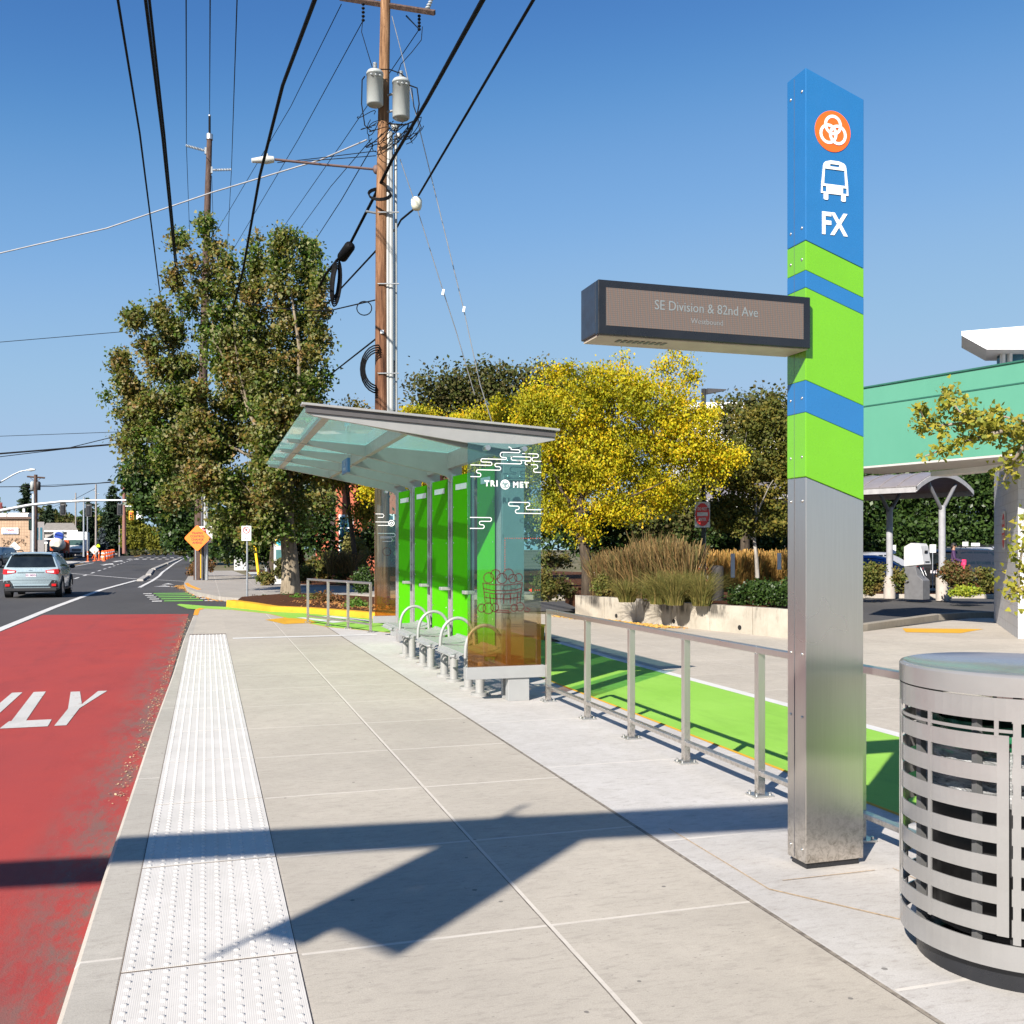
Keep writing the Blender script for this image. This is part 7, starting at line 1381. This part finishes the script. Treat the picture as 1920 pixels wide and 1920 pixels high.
mb.split('mural_patch', mat('mural_mix', (.25, .16, .10), .7, var=.9, nscale=3), na)
def house(u0, u1_, vt_, vr, vw, d, label, roofc, wallc, depth=9, name='house', gable=False, vb=1043):
    a = P(u0, HOR, d); a.z = 0; w = (u1_ - u0) * d / FPX; o = empty(name, tuple(a), label, 'house'); zt, ze, zb = P(0, vt_, d).z, P(0, vr, d).z, gz(d * .95) - .3; F3 = Vector((P(u1_, HOR, 1).x, P(u1_, HOR, 1).y, 0)).normalized(); wt = mat('hw_' + label[:12], wallc, .7); rt = mat('hr_' + label[:12], roofc, .85, var=.15, nscale=2)
    mb = MB(); plan_box(mb, a, R3, w, F3, depth, zb, ze)
    if gable: q = [a + Vector((0, 0, ze)), a + R3 * w + Vector((0, 0, ze)), a + R3 * w / 2 + Vector((0, 0, zt - .1))]; mb.add(q + [v + F3 * depth for v in q], [(0, 1, 2), (3, 5, 4)])
    mb.build('wall', wt, o); mb = MB(); e = .5
    if gable:
        for s in (-1, 1):
            b0 = a + R3 * (w / 2 + s * (w / 2 + e)) + Vector((0, 0, ze - .25)) - F3 * e; t0 = a + R3 * w / 2 + Vector((0, 0, zt)) - F3 * e; dv = F3 * (depth + 2 * e); up_ = Vector((0, 0, .16)); mb.add([b0, t0, t0 + dv, b0 + dv, b0 + up_, t0 + up_, t0 + dv + up_, b0 + dv + up_], [(0, 1, 2, 3), (7, 6, 5, 4), (0, 4, 5, 1), (3, 2, 6, 7), (0, 3, 7, 4), (1, 5, 6, 2)])
    else:
        b0 = a - R3 * e - F3 * e; W_ = w + 2 * e; D_ = depth + 2 * e; q = [b0, b0 + R3 * W_, b0 + R3 * W_ + F3 * D_, b0 + F3 * D_]; m0 = b0 + F3 * D_ / 2 + R3 * .6; m1 = b0 + F3 * D_ / 2 + R3 * (W_ - .6)
        mb.add([v + Vector((0, 0, ze)) for v in q] + [m0 + Vector((0, 0, zt)), m1 + Vector((0, 0, zt))], [(0, 1, 5, 4), (2, 3, 4, 5), (1, 2, 5), (3, 0, 4), (3, 2, 1, 0)])
    mb.build('roof', rt, o); mb = MB(); mb2 = plan_box(mb, a - R3 * e - F3 * (e + .05), R3, w + 2 * e, F3, .06, ze - .22, ze - .02); mb.build('eaves_trim', WPAINT, o)
    for k in range(3): s = w * (.14 + .29 * k); mb = MB(); plan_box(mb, a + R3 * s - F3 * .04, R3, w * .14, F3, .05, (ze + zb) / 2 - .1, (ze + zb) / 2 + .9); wn_ = mb.build('window', WPAINT, o); mb = MB(); plan_box(mb, a + R3 * (s + .08) - F3 * .05, R3, w * .14 - .16, F3, .012, (ze + zb) / 2, (ze + zb) / 2 + .8); mb.build('pane', WIN, wn_)
    return o
house(84, 139, 979, 994, 1010, 136, 'house with a broad grey hip roof behind the trucks', (.22, .20, .17), (.30, .28, .26)); house(88, 126, 998, 1009, 1030, 132, 'blue and grey gabled house behind the tank truck', (.25, .24, .23), (.14, .22, .30), gable=True, depth=7)
house(201, 240, 1001, 1010, 1030, 168, 'pale two-tone gabled house at the far bend', (.12, .12, .12), (.60, .52, .46), gable=True, depth=8)
house(60, 82, 1008, 1016, 1030, 128, 'small dark blue house front behind the signal pole', (.2, .2, .2), (.03, .06, .14), depth=6)
def signal_head(parent, c, s=1.0, back=True, lit=None, mt=None, rz=FACE):
    w, h_ = .36 * s, 1.0 * s; mb = MB(); M = Euler((0, 0, rz)).to_matrix()
    mb.box(c, (w, .22 * s, h_), rz); hd_ = mb.build('signal_head', mt or BLACK, parent, bevel=.02)
    mb = MB(); mb.box(c + M @ Vector((0, .0 if back else .06, 0)), (w + .26 * s, .015, h_ + .26 * s), rz); mb.build('backplate', mt if mt else BLK2, hd_)
    if not back:
        for i, (nm, col) in enumerate((('red', (.9, .03, .02)), ('amber', (.3, .15, .02)), ('green', (.03, .8, .4)))):
            q = c + M @ Vector((0, -.125 * s, (.32 - .32 * i) * s)); on = lit == nm; mb = MB(); mb.tube([q, q + M @ Vector((0, -.02, 0))], .13 * s, 14); mb.build('lamp_' + nm, mat('signal_' + nm + ('_on' if on else '_off'), col if on else tuple(x * .06 for x in col), .4, emit=2.2 if on else 0), hd_)
            mb = MB(); mb.tube([q + M @ Vector((.14 * s * math.cos(a), 0, .14 * s * math.sin(a))) for a in [R(20 + 20 * j) for j in range(8)]], .012, 4, cap=False); mb.build('visor', BLACK, hd_)
    return hd_
# mast arm across the road, backs of the signal heads towards us
ma = P(-75, HOR, 66); ma.z = gz(66); so_ = empty('signal_mast', tuple(ma), 'long white signal mast arm with three black heads reaching from the left', 'traffic signal'); mb = MB(); mb.tube([P(-75, HOR + 1.6 * FPX / 66, 66), P(-75, 960, 66)], [.17, .13], 12); mb.build('post', GALV, so_)
ARM = mat('arm_white', (.38, .40, .41), .4, .3); mb = MB(); mb.tube([P(-75, 980, 66), P(0, 957.5, 66), P(55, 947, 66), (P(115, 940.5, 66)), P(180, 938, 66), P(237, 938, 66)], [.13, .115, .10, .09, .075, .06], 10); mb.build('mast_arm', ARM, so_)
for u, v in ((118, 955), (166, 957), (225, 955)): signal_head(so_, P(u, v, 66), .62 if u != 166 else .66)
signal_head(so_, P(0, 951, 66), .5, mt=mat('dark_red_signal', (.16, .02, .02), .5)); mb = MB(); mb.box(P(45, 957, 66), (.14, .1, .24), FACE); mb.build('detector', WHITE, so_)
mb = MB(); mb.tube([P(166, 940, 66.2), P(164, 1044, 66.2)], .055, 8) if False else None
s1 = empty('signal_pole', tuple(P(62, HOR + 1.55 * FPX / 70, 70)), 'slim pale signal pole in front of the crossarm pole', 'traffic signal'); mb = MB(); mb.tube([P(62, HOR + 1.55 * FPX / 70, 70), P(62.5, 926, 70)], .085, 10); mb.build('post', mat('pale_pole', (.52, .58, .58), .4), s1); signal_head(s1, P(57, 984, 70), .62, rz=FACE + R(80), mt=mat('deep_green_signal', (.02, .06, .05), .5))
u_ = empty('utility_pole', tuple(P(66, HOR + 1.5 * FPX / 80, 80)), 'dark wooden pole with a crossarm at the far left', 'utility pole'); mb = MB(); mb.tube([P(66, HOR + 1.5 * FPX / 80, 80), P(67, 890, 80)], [.19, .13], 10); mb.build('pole', DWOOD, u_); mb = MB(); mb.tube([P(51, 893.5, 80), P(84, 896, 80)], .07, 4); mb.build('crossarm', DWOOD, u_)
for s in (-1, 1): mb = MB(); mb.tube([P(67 + s * 10, 896, 80), P(67, 904, 80)], .02, 4); mb.build('brace', DWOOD, u_)
for u, v in ((61, 912), (72, 912)): c = P(u, v, 80); mb = MB(); mb.lathe((c.x, c.y, c.z - .3), [(0, 0), (.16, 0), (.17, .6), (.1, .7), (0, .72)], 10); mb.build('transformer', TRF if u < 65 else PLAST, u_)
sl_ = empty('street_lamp', tuple(P(-90, HOR + 1.5 * FPX / 62, 62)), 'pale curved street lamp arm at the left edge', 'street lamp'); mb = MB(); mb.tube([P(-90, HOR + 1.5 * FPX / 62, 62), P(-90, 950, 62), P(-45, 925, 62), P(0, 904.5, 62), P(25, 890, 62), P(38, 884, 62), P(50, 881.5, 62)], [.12, .1, .07, .05, .045, .04, .03], 8); mb.build('lamp_arm', GALV, sl_); mb = MB(); a_, b_ = P(50, 881.5, 62), P(66, 880.5, 62); mb.tube([a_, a_.lerp(b_, .5), b_], [.03, .10, .05], 8); mb.build('lamp_head', mat('lamp_grey', (.48, .48, .45), .5), sl_)
# wooden pole with a short arm carrying the lit signals
u2_ = empty('signal_pole', tuple(P(233, 1036, 100)), 'brown wooden pole carrying the lit red and green signals', 'traffic signal'); mb = MB(); mb.tube([P(233, 1038, 100), P(232.5, 900, 100)], [.20, .14], 10); mb.build('pole', mat('reddish_pole', (.22, .10, .08), .8), u2_); mb = MB(); mb.tube([P(233, 949, 100), P(290, 952, 100)], .085, 8); mb.build('mast_arm', ARM, u2_)
YS = mat('signal_yellow', (.72, .30, .01), .5); signal_head(u2_, P(245.5, 966.5, 99.8), .72, False, 'red', YS); signal_head(u2_, P(289, 961, 99.8), .72, False, 'green', YS); mb = MB(); mb.box(P(261, 966, 99.8), (.55, .03, .80), FACE); mb.build('lane_sign', WHITE, u2_)
mb = MB(); mb.tube([P(245.5, 950, 100), P(245.5, 958, 100)], .03, 6); mb.tube([P(261, 950, 100), P(261, 958, 100)], .03, 6); mb.split('hanger', GALV, u2_)
g_ = empty('signal_mast', tuple(P(500, HOR + 1.5 * FPX / 64, 64)), 'grey arm reaching left behind the maple', 'traffic signal'); mb = MB(); mb.tube([P(500, HOR + 1.5 * FPX / 64, 64), P(500, 972, 64)], .12, 8); mb.build('post', GALV, g_); mb = MB(); mb.tube([P(388, 973.5, 64), P(500, 975, 64)], [.06, .09], 8); mb.build('mast_arm', ARM, g_)
for i, (u, vt_, d_, r_, nm, lb_) in enumerate(((157, 932, 104, .11, 'mast_pole', 'pale steel pole between the two right black signal heads'), (180, 908, 125, .14, 'distant_pole', 'tall distant wooden pole left of the tallest conifer'), (142, 924, 150, .13, 'distant_pole', 'faint distant pole above the grey roof'), (164, 960, 112, .08, 'mast_pole', 'short pale pole under the middle black signal head'), (224, 985, 140, .1, 'distant_pole', 'short pole by the white house'))):
    o = empty(nm, tuple(P(u, 1040, d_)), lb_, 'pole'); mb = MB(); mb.tube([P(u, 1044, d_), P(u, vt_, d_)], [r_, r_ * .7], 8); mb.build('post', mat('faded_wood', (.26, .23, .21), .8) if 'wood' in lb_ or 'pole by' in lb_ or 'faint' in lb_ else GALV, o)
    if nm == 'distant_pole' and i < 3: mb = MB(); mb.tube([P(u - 5, vt_ + 12, d_), P(u, vt_ + 12, d_)], .05, 4); mb.tube([P(u, vt_ + 18, d_), P(u + 6, vt_ + 18, d_)], .05, 4); mb.build('insulator_arm', CERA, o)
wire([(36, 912, 110), (180, 906, 125), (240, 900, 125)], .03, 'faint wire joining the distant poles', ext=0); wire([(180, 915, 125), (142, 935, 150), (100, 950, 190)], .03, 'fainter drooping wire between two distant poles')
# works: barrels, cones, signs
ORB = mat('barrel_orange', (.85, .12, .02), .5, var=.05)
def barrel():
    o = empty('traffic_barrel', (0, 0, 0), 'x', 'traffic barrel', 'orange barrels lined up by the far kerb'); mb = MB(); mb.lathe((0, 0, 0), [(.30, 0), (.28, .08), (.27, .5), (.23, .52), (.22, 1.0), (.12, 1.04), (0, 1.04)], 14); mb.build('body', ORB, o)
    for z in (.32, .70): mb = MB(); mb.lathe((0, 0, z), [(.282 if z < .5 else .235, 0), (.278 if z < .5 else .232, .13)], 14); mb.build('white_stripe', WHITE, o, fixn=False)
    return o
b_ = barrel()
for i, (u, d_) in enumerate(((194, 112), (199, 117), (203, 121), (206, 125), (209, 130), (212, 136))):
    o = b_ if i == 0 else copy_tree(b_); q = P(u, HOR, d_); place(o, (q.x, q.y, gz(q.y)), 0, ['nearest orange barrel of the line at the far kerb', 'second orange barrel of the line', 'third orange barrel of the line', 'fourth orange barrel of the line', 'fifth orange barrel of the line', 'farthest orange barrel, nearest the white house'][i], scale=1.02)
def post_cone():
    o = empty('delineator', (0, 0, 0), 'x', 'delineator post', 'orange delineator posts near the box truck'); mb = MB(); mb.lathe((0, 0, 0), [(.2, 0), (.2, .05), (.06, .06), (.05, 1.05), (0, 1.06)], 10); mb.build('tube', ORB, o); mb = MB(); mb.lathe((0, 0, .75), [(.055, 0), (.055, .12)], 10); mb.build('white_band', WHITE, o, fixn=False); return o
c_ = post_cone()
for i, (u, d_) in enumerate(((164.5, 102), (177.5, 106), (185.5, 110), (195.5, 106))): o = c_ if i == 0 else copy_tree(c_); q = P(u, HOR, d_); place(o, (q.x, q.y, gz(q.y)), 0, ['orange delineator post beside the box truck wheel', 'orange delineator post in front of the white diamond sign', 'orange delineator post right of the diamond sign', 'orange delineator post by the barrels'][i], scale=1.0)
def f_d(o, c): diamond(c, .78).build('sign_panel', mat('sign_back', (.55, .50, .45), .5), o); mb = MB(); mb.tube([c + Vector((0, .02, -.5)), c + Vector((-.3, .02, -1.1))], .03, 5); mb.tube([c + Vector((0, .02, -.5)), c + Vector((.3, .02, -1.1))], .03, 5); mb.split('stand_leg', ORB, o)
sign('work_sign', 176.5, 1031, 112, 'pale back of a diamond sign on a stand by the barrels', 'sign', f_d); sign('work_sign', 27, 1027, 84, 'white folding work sign tilted at the far left behind the crossover', 'sign', f_d)
def f_y(o, c):
    w_ = .42 if c.x > -10 else .2; mb = MB(); mb.prism([(c.x - w_, c.z - w_), (c.x + w_, c.z - w_), (c.x + w_, c.z + w_ * .25), (c.x, c.z + w_ * 1.1), (c.x - w_, c.z + w_ * .25)], 1, c.y - .01, c.y + .01); mb.build('sign_panel', mat('fluo_yellow', (.55, .80, .01), .5), o)
sign('crossing_sign', 332, 1014, 104, 'yellow-green crossing sign on a grey post at the far bend', 'sign', f_y, (334, 1003, 1034), vb=1034, pr=.06); sign('crossing_sign', 184, 1023, 124, 'small yellow-green sign beyond the barrels', 'sign', f_y, (184, 1020, 1040), vb=1040)
for i, (u, v0, v1, d_, r_, lb_) in enumerate(((398, 1025, 1048, 95, .10, 'pale bollard-like post on the far pavement'), (408, 1022, 1051, 88, .045, 'thin grey post with a round foot on the far pavement'), (428, 1015, 1046, 90, .13, 'thick pale post near the coffee sign'), (499, 1003, 1060, 60, .07, 'dark lamp post among the shrubs left of the maple'))):
    mb = MB(); mb.tube([P(u, v1, d_), P(u, v0, d_)], r_, 8); mb.tube([P(u, v1, d_), P(u, v1 - 2, d_)], r_ * 2.2, 8); tag(mb.build('street_post', GALV if i < 3 else BLACK, None), lb_, 'post')

# ================================================================ PEOPLE
def skin_person(name, label, J, E, rad, mt, parent_loc, rz=0.0, extra=None, sub=1):
    """J: joints (x,y,z), E: bones, rad: radius per joint"""
    me = bpy.data.meshes.new('figure'); me.from_pydata([Vector(j) for j in J], E, []); tmp = bpy.data.objects.new('figure', me); COL.objects.link(tmp)
    sk = tmp.modifiers.new('skin', 'SKIN'); lay = me.skin_vertices[0].data if me.skin_vertices else None
    if lay is None: me.skin_vertices.new() if hasattr(me.skin_vertices, 'new') else None; lay = me.skin_vertices[0].data
    for i, r in enumerate(rad): lay[i].radius = (r, r) if not isinstance(r, tuple) else r
    lay[0].use_root = True; ss = tmp.modifiers.new('sub', 'SUBSURF'); ss.levels = sub; ss.render_levels = sub
    dg = bpy.context.evaluated_depsgraph_get(); out = bpy.data.meshes.new_from_object(tmp.evaluated_get(dg)); bpy.data.objects.remove(tmp); out.name = 'body'
    out.polygons.foreach_set('use_smooth', [True] * len(out.polygons)); return out
SKIN = mat('skin', (.30, .16, .10), .5); PURP = mat('purple_shirt', (.05, .018, .07), .8); JEAN = mat('dark_jeans', (.015, .02, .035), .85); PINK = mat('pink_jacket', (.62, .02, .10), .7); HAIR = mat('dark_hair', (.01, .008, .007), .6)
def person(label, loc, rz, pose, shirt, trousers, group=None, s=1.0):
    J = [(0, 0, .95), (0, 0, 1.15), (0, .01, 1.38), (0, .0, 1.50), (0, .0, 1.62), (0, .01, 1.72)]; rad = [(.15, .11), (.14, .10), (.17, .11), .055, .085, .07]; E_ = [(0, 1), (1, 2), (2, 3), (3, 4), (4, 5)]
    for sx in (-1, 1):
        b = len(J); ar = pose[sx]; J += [(sx * .17, 0, 1.42), ar[0], ar[1], ar[2]]; rad += [.065, .048, .036, .03]; E_ += [(2, b), (b, b + 1), (b + 1, b + 2), (b + 2, b + 3)]
        ha = Vector(ar[2]); dirn = (Vector(ar[2]) - Vector(ar[1])).normalized(); sd_ = dirn.cross(Vector((0, 0, 1))).normalized()
        for k in range(4): q = len(J); f0 = ha + dirn * .05 + sd_ * (.024 - .016 * k); J += [tuple(f0), tuple(f0 + dirn * (.045 - .006 * abs(k - 1.3)) + Vector((0, 0, -.012)))]; rad += [.010, .007]; E_ += [(b + 3, q), (q, q + 1)]
        q = len(J); f0 = ha + sd_ * .035 * -sx + dirn * .01; J += [tuple(f0), tuple(f0 + dirn * .04 + sd_ * .012 * -sx)]; rad += [.011, .008]; E_ += [(b + 3, q), (q, q + 1)]
        b = len(J); lg = pose[sx * 2]; J += [(sx * .095, 0, .90), lg[0], lg[1], lg[2]]; rad += [.095, .062, .042, .038]; E_ += [(0, b), (b, b + 1), (b + 1, b + 2), (b + 2, b + 3)]
    me = skin_person('person', label, J, E_, rad, SKIN, loc); cols = [SKIN, shirt, trousers]
    o = link('person', me, cols, None, label, 'person', group)
    for p_ in me.polygons:
        c = p_.center; z = c.z; p_.material_index = 0
        if z < .98: p_.material_index = 2 if z > .07 else 2
        elif z < 1.49 and abs(c.x) < .33: p_.material_index = 1
        if pose.get('hands') and z < .98: pass
    o.location = loc; o.rotation_euler = (0, 0, rz); o.scale = (s, s, s); ROOT[o] = Vector((0, 0, 0))
    mb = MB(); mb.sphere((0, .0, 1.70), (.092, .105, .085), 14, 8); mb.sphere((0, .05, 1.63), (.085, .06, .10), 12, 8); mb.build('hair', HAIR, o)
    mb = MB(); mb.tube([(0, -.078, 1.665), (0, -.105, 1.635), (0, -.085, 1.625)], [.010, .014, .010], 6); mb.sphere((.088, .01, 1.65), (.012, .018, .03), 6, 5); mb.sphere((-.088, .01, 1.65), (.012, .018, .03), 6, 5); mb.build('nose_and_ears', SKIN, o)
    mb = MB(); mb.sphere((.032, -.082, 1.668), .010, 6, 5); mb.sphere((-.032, -.082, 1.668), .010, 6, 5); mb.box((0, -.088, 1.595), (.045, .008, .008)); mb.build('eyes_and_mouth', HAIR, o)
    return o
q = P(1788, HOR, 38.2)
mb = MB(); plan_box(mb, Vector((q.x, q.y, 0)) - R3 * 1.5 - F3 * .5, R3, 4, F3, 1.0, -.3, .0); mb.build('lot_walkway', SW, kind=S)
person('person in a purple shirt holding a pink jacket beside the dark suv', (q.x, q.y, 0.0), FACE + R(62), {-1: [(-.22, -.05, 1.15), (-.12, -.26, 1.05), (-.08, -.33, 1.06)], 1: [(.22, -.05, 1.15), (.12, -.26, 1.08), (.08, -.34, 1.09)], -2: [(-.10, -.02, .5), (-.10, .02, .08), (-.11, -.12, .04)], 2: [(.10, .02, .5), (.11, .05, .08), (.12, -.09, .04)]}, PURP, JEAN)
mb = MB(); M = Euler((0, 0, FACE + R(62))).to_matrix(); mb.smooth = True; vs = []; cc = Vector((q.x, q.y, .03))
for i in range(7):
    for j in range(14): a = 2 * PI * j / 14; rr = .13 + .05 * math.sin(3 * a + i) + .02 * i; vs.append(cc + M @ Vector((rr * math.cos(a) * .9, -.36 + rr * math.sin(a) * .5, 1.10 - i * .085)))
mb.add(vs, [(i * 14 + j, i * 14 + (j + 1) % 14, (i + 1) * 14 + (j + 1) % 14, (i + 1) * 14 + j) for i in range(6) for j in range(14)] + [tuple(range(14))[::-1]]); tag(mb.build('jacket', PINK, None, fixn=False), 'bright pink jacket held by the person in the purple shirt', 'jacket')
q = P(361, HOR, 92); person('person in a pink top riding a bicycle far up the bike lane', (q.x, q.y, gz(q.y) + .12), R(180), {-1: [(-.22, -.12, 1.2), (-.2, -.38, 1.1), (-.2, -.45, 1.1)], 1: [(.22, -.12, 1.2), (.2, -.38, 1.1), (.2, -.45, 1.1)], -2: [(-.12, -.32, .78), (-.1, -.18, .35), (-.1, -.28, .32)], 2: [(.12, -.25, .62), (.1, -.05, .2), (.1, -.16, .16)]}, PINK, JEAN)
bo_ = empty('bicycle', (q.x, q.y, gz(q.y)), 'bicycle ridden up the far bike lane', 'bicycle'); 
for dy in (-.52, .52): mb = MB(); mb.tube([(q.x, q.y + dy + .33 * math.cos(a), gz(q.y) + .34 + .33 * math.sin(a)) for a in [2 * PI * i / 20 for i in range(21)]], .02, 5, cap=False); mb.build('wheel', TYRE, bo_, fixn=False)
mb = MB(); z = gz(q.y)
for a, b in (((-.52, .34), (-.1, .85)), ((-.1, .85), (.38, .85)), ((-.1, .85), (0, .32)), ((0, .32), (.38, .85)), ((0, .32), (-.52, .34)), ((.38, .85), (.52, .34)), ((.38, .85), (.42, 1.08))): mb.tube([(q.x, q.y + a[0], z + a[1]), (q.x, q.y + b[0], z + b[1])], .018, 5)
mb.tube([(q.x - .25, q.y + .45, z + 1.08), (q.x + .25, q.y + .45, z + 1.08)], .015, 5); mb.build('frame', BLACK, bo_)

# ================================================================ what throws the shadow across the platform: a signal mast arm behind the viewer
HM = 4.5; k_ = HM / math.tan(R(SUN_EL)); off = Vector((math.sin(R(SUN_AZ)), math.cos(R(SUN_AZ)), 0)) * k_
def back(x, y, z=HM): s = z / HM; return Vector((x, y, z)) - off * s
ya_ = lambda x: 5.33 - .118 * x
arm_a = back(7.5, ya_(7.5)); arm_b = back(-3.2, ya_(-3.2)); pb_ = back(9.2, ya_(9.2))
mo = empty('signal_mast', (pb_.x, pb_.y, -.15), 'thick signal mast arm behind the stop whose shadow crosses the platform', 'traffic signal'); mb = MB(); mb.tube([(pb_.x, pb_.y, -.2), (pb_.x, pb_.y, HM + .4)], [.2, .16], 14); mb.build('post', GALV, mo); mb = MB(); mb.tube([pb_ * 1.0, arm_a, back(1.5, ya_(1.5)), arm_b], [.2, .195, .165, .135], 14); mb.build('mast_arm', ARM, mo)
hc = back(1.36, ya_(1.36)) + Vector((0, 0, -.40)); fd = Vector((.70, -.714, 0)); hrz = math.atan2(fd.x, -fd.y); M = Euler((0, 0, hrz)).to_matrix()
mb = MB(); mb.box(hc, (.66, .03, 1.22), hrz); bp_ = mb.build('backplate', BLK2, mo); mb = MB(); mb.box(hc + fd * .11, (.36, .22, 1.12), hrz); hd_ = mb.build('signal_head', BLACK, mo, bevel=.02)
for i in range(3):
    c_ = hc + fd * .20 + Vector((0, 0, .36 - .36 * i)); mb = MB()
    for j in range(16): a0, a1 = R(22.5 * j), R(22.5 + 22.5 * j); q_ = [c_ + M @ Vector((.152 * math.cos(a), 0, .152 * math.sin(a))) for a in (a0, a1)]; mb.add([q_[0], q_[1], q_[1] + fd * .40 + Vector((0, 0, -.05)), q_[0] + fd * .40 + Vector((0, 0, -.07))], [(0, 1, 2, 3)])
    mb.build('visor', BLACK, hd_, fixn=False); mb = MB(); mb.tube([c_, c_ + fd * .03], .15, 16); mb.build('lens', BLK2, hd_)
# the far-off wood that closes the horizon
pts = []
for k in range(52000):
    a = random.uniform(-.95, 1.0); d = random.uniform(300, 380); hh = 9 + 4 * math.sin(a * 23) + 3 * math.sin(a * 61 + 1) + 2 * math.sin(a * 140); pts.append((d * math.sin(a + PHI), d * math.cos(a + PHI), .6 + hh * math.sqrt(random.random()) * (1.0 + random.uniform(-.1, .15))))
link('distant_wood', leaf_mesh('distant_wood', np.array(pts), .85, up=.8), DKGRN, None, 'hazy line of far trees along the horizon', 'trees', None, 'stuff')
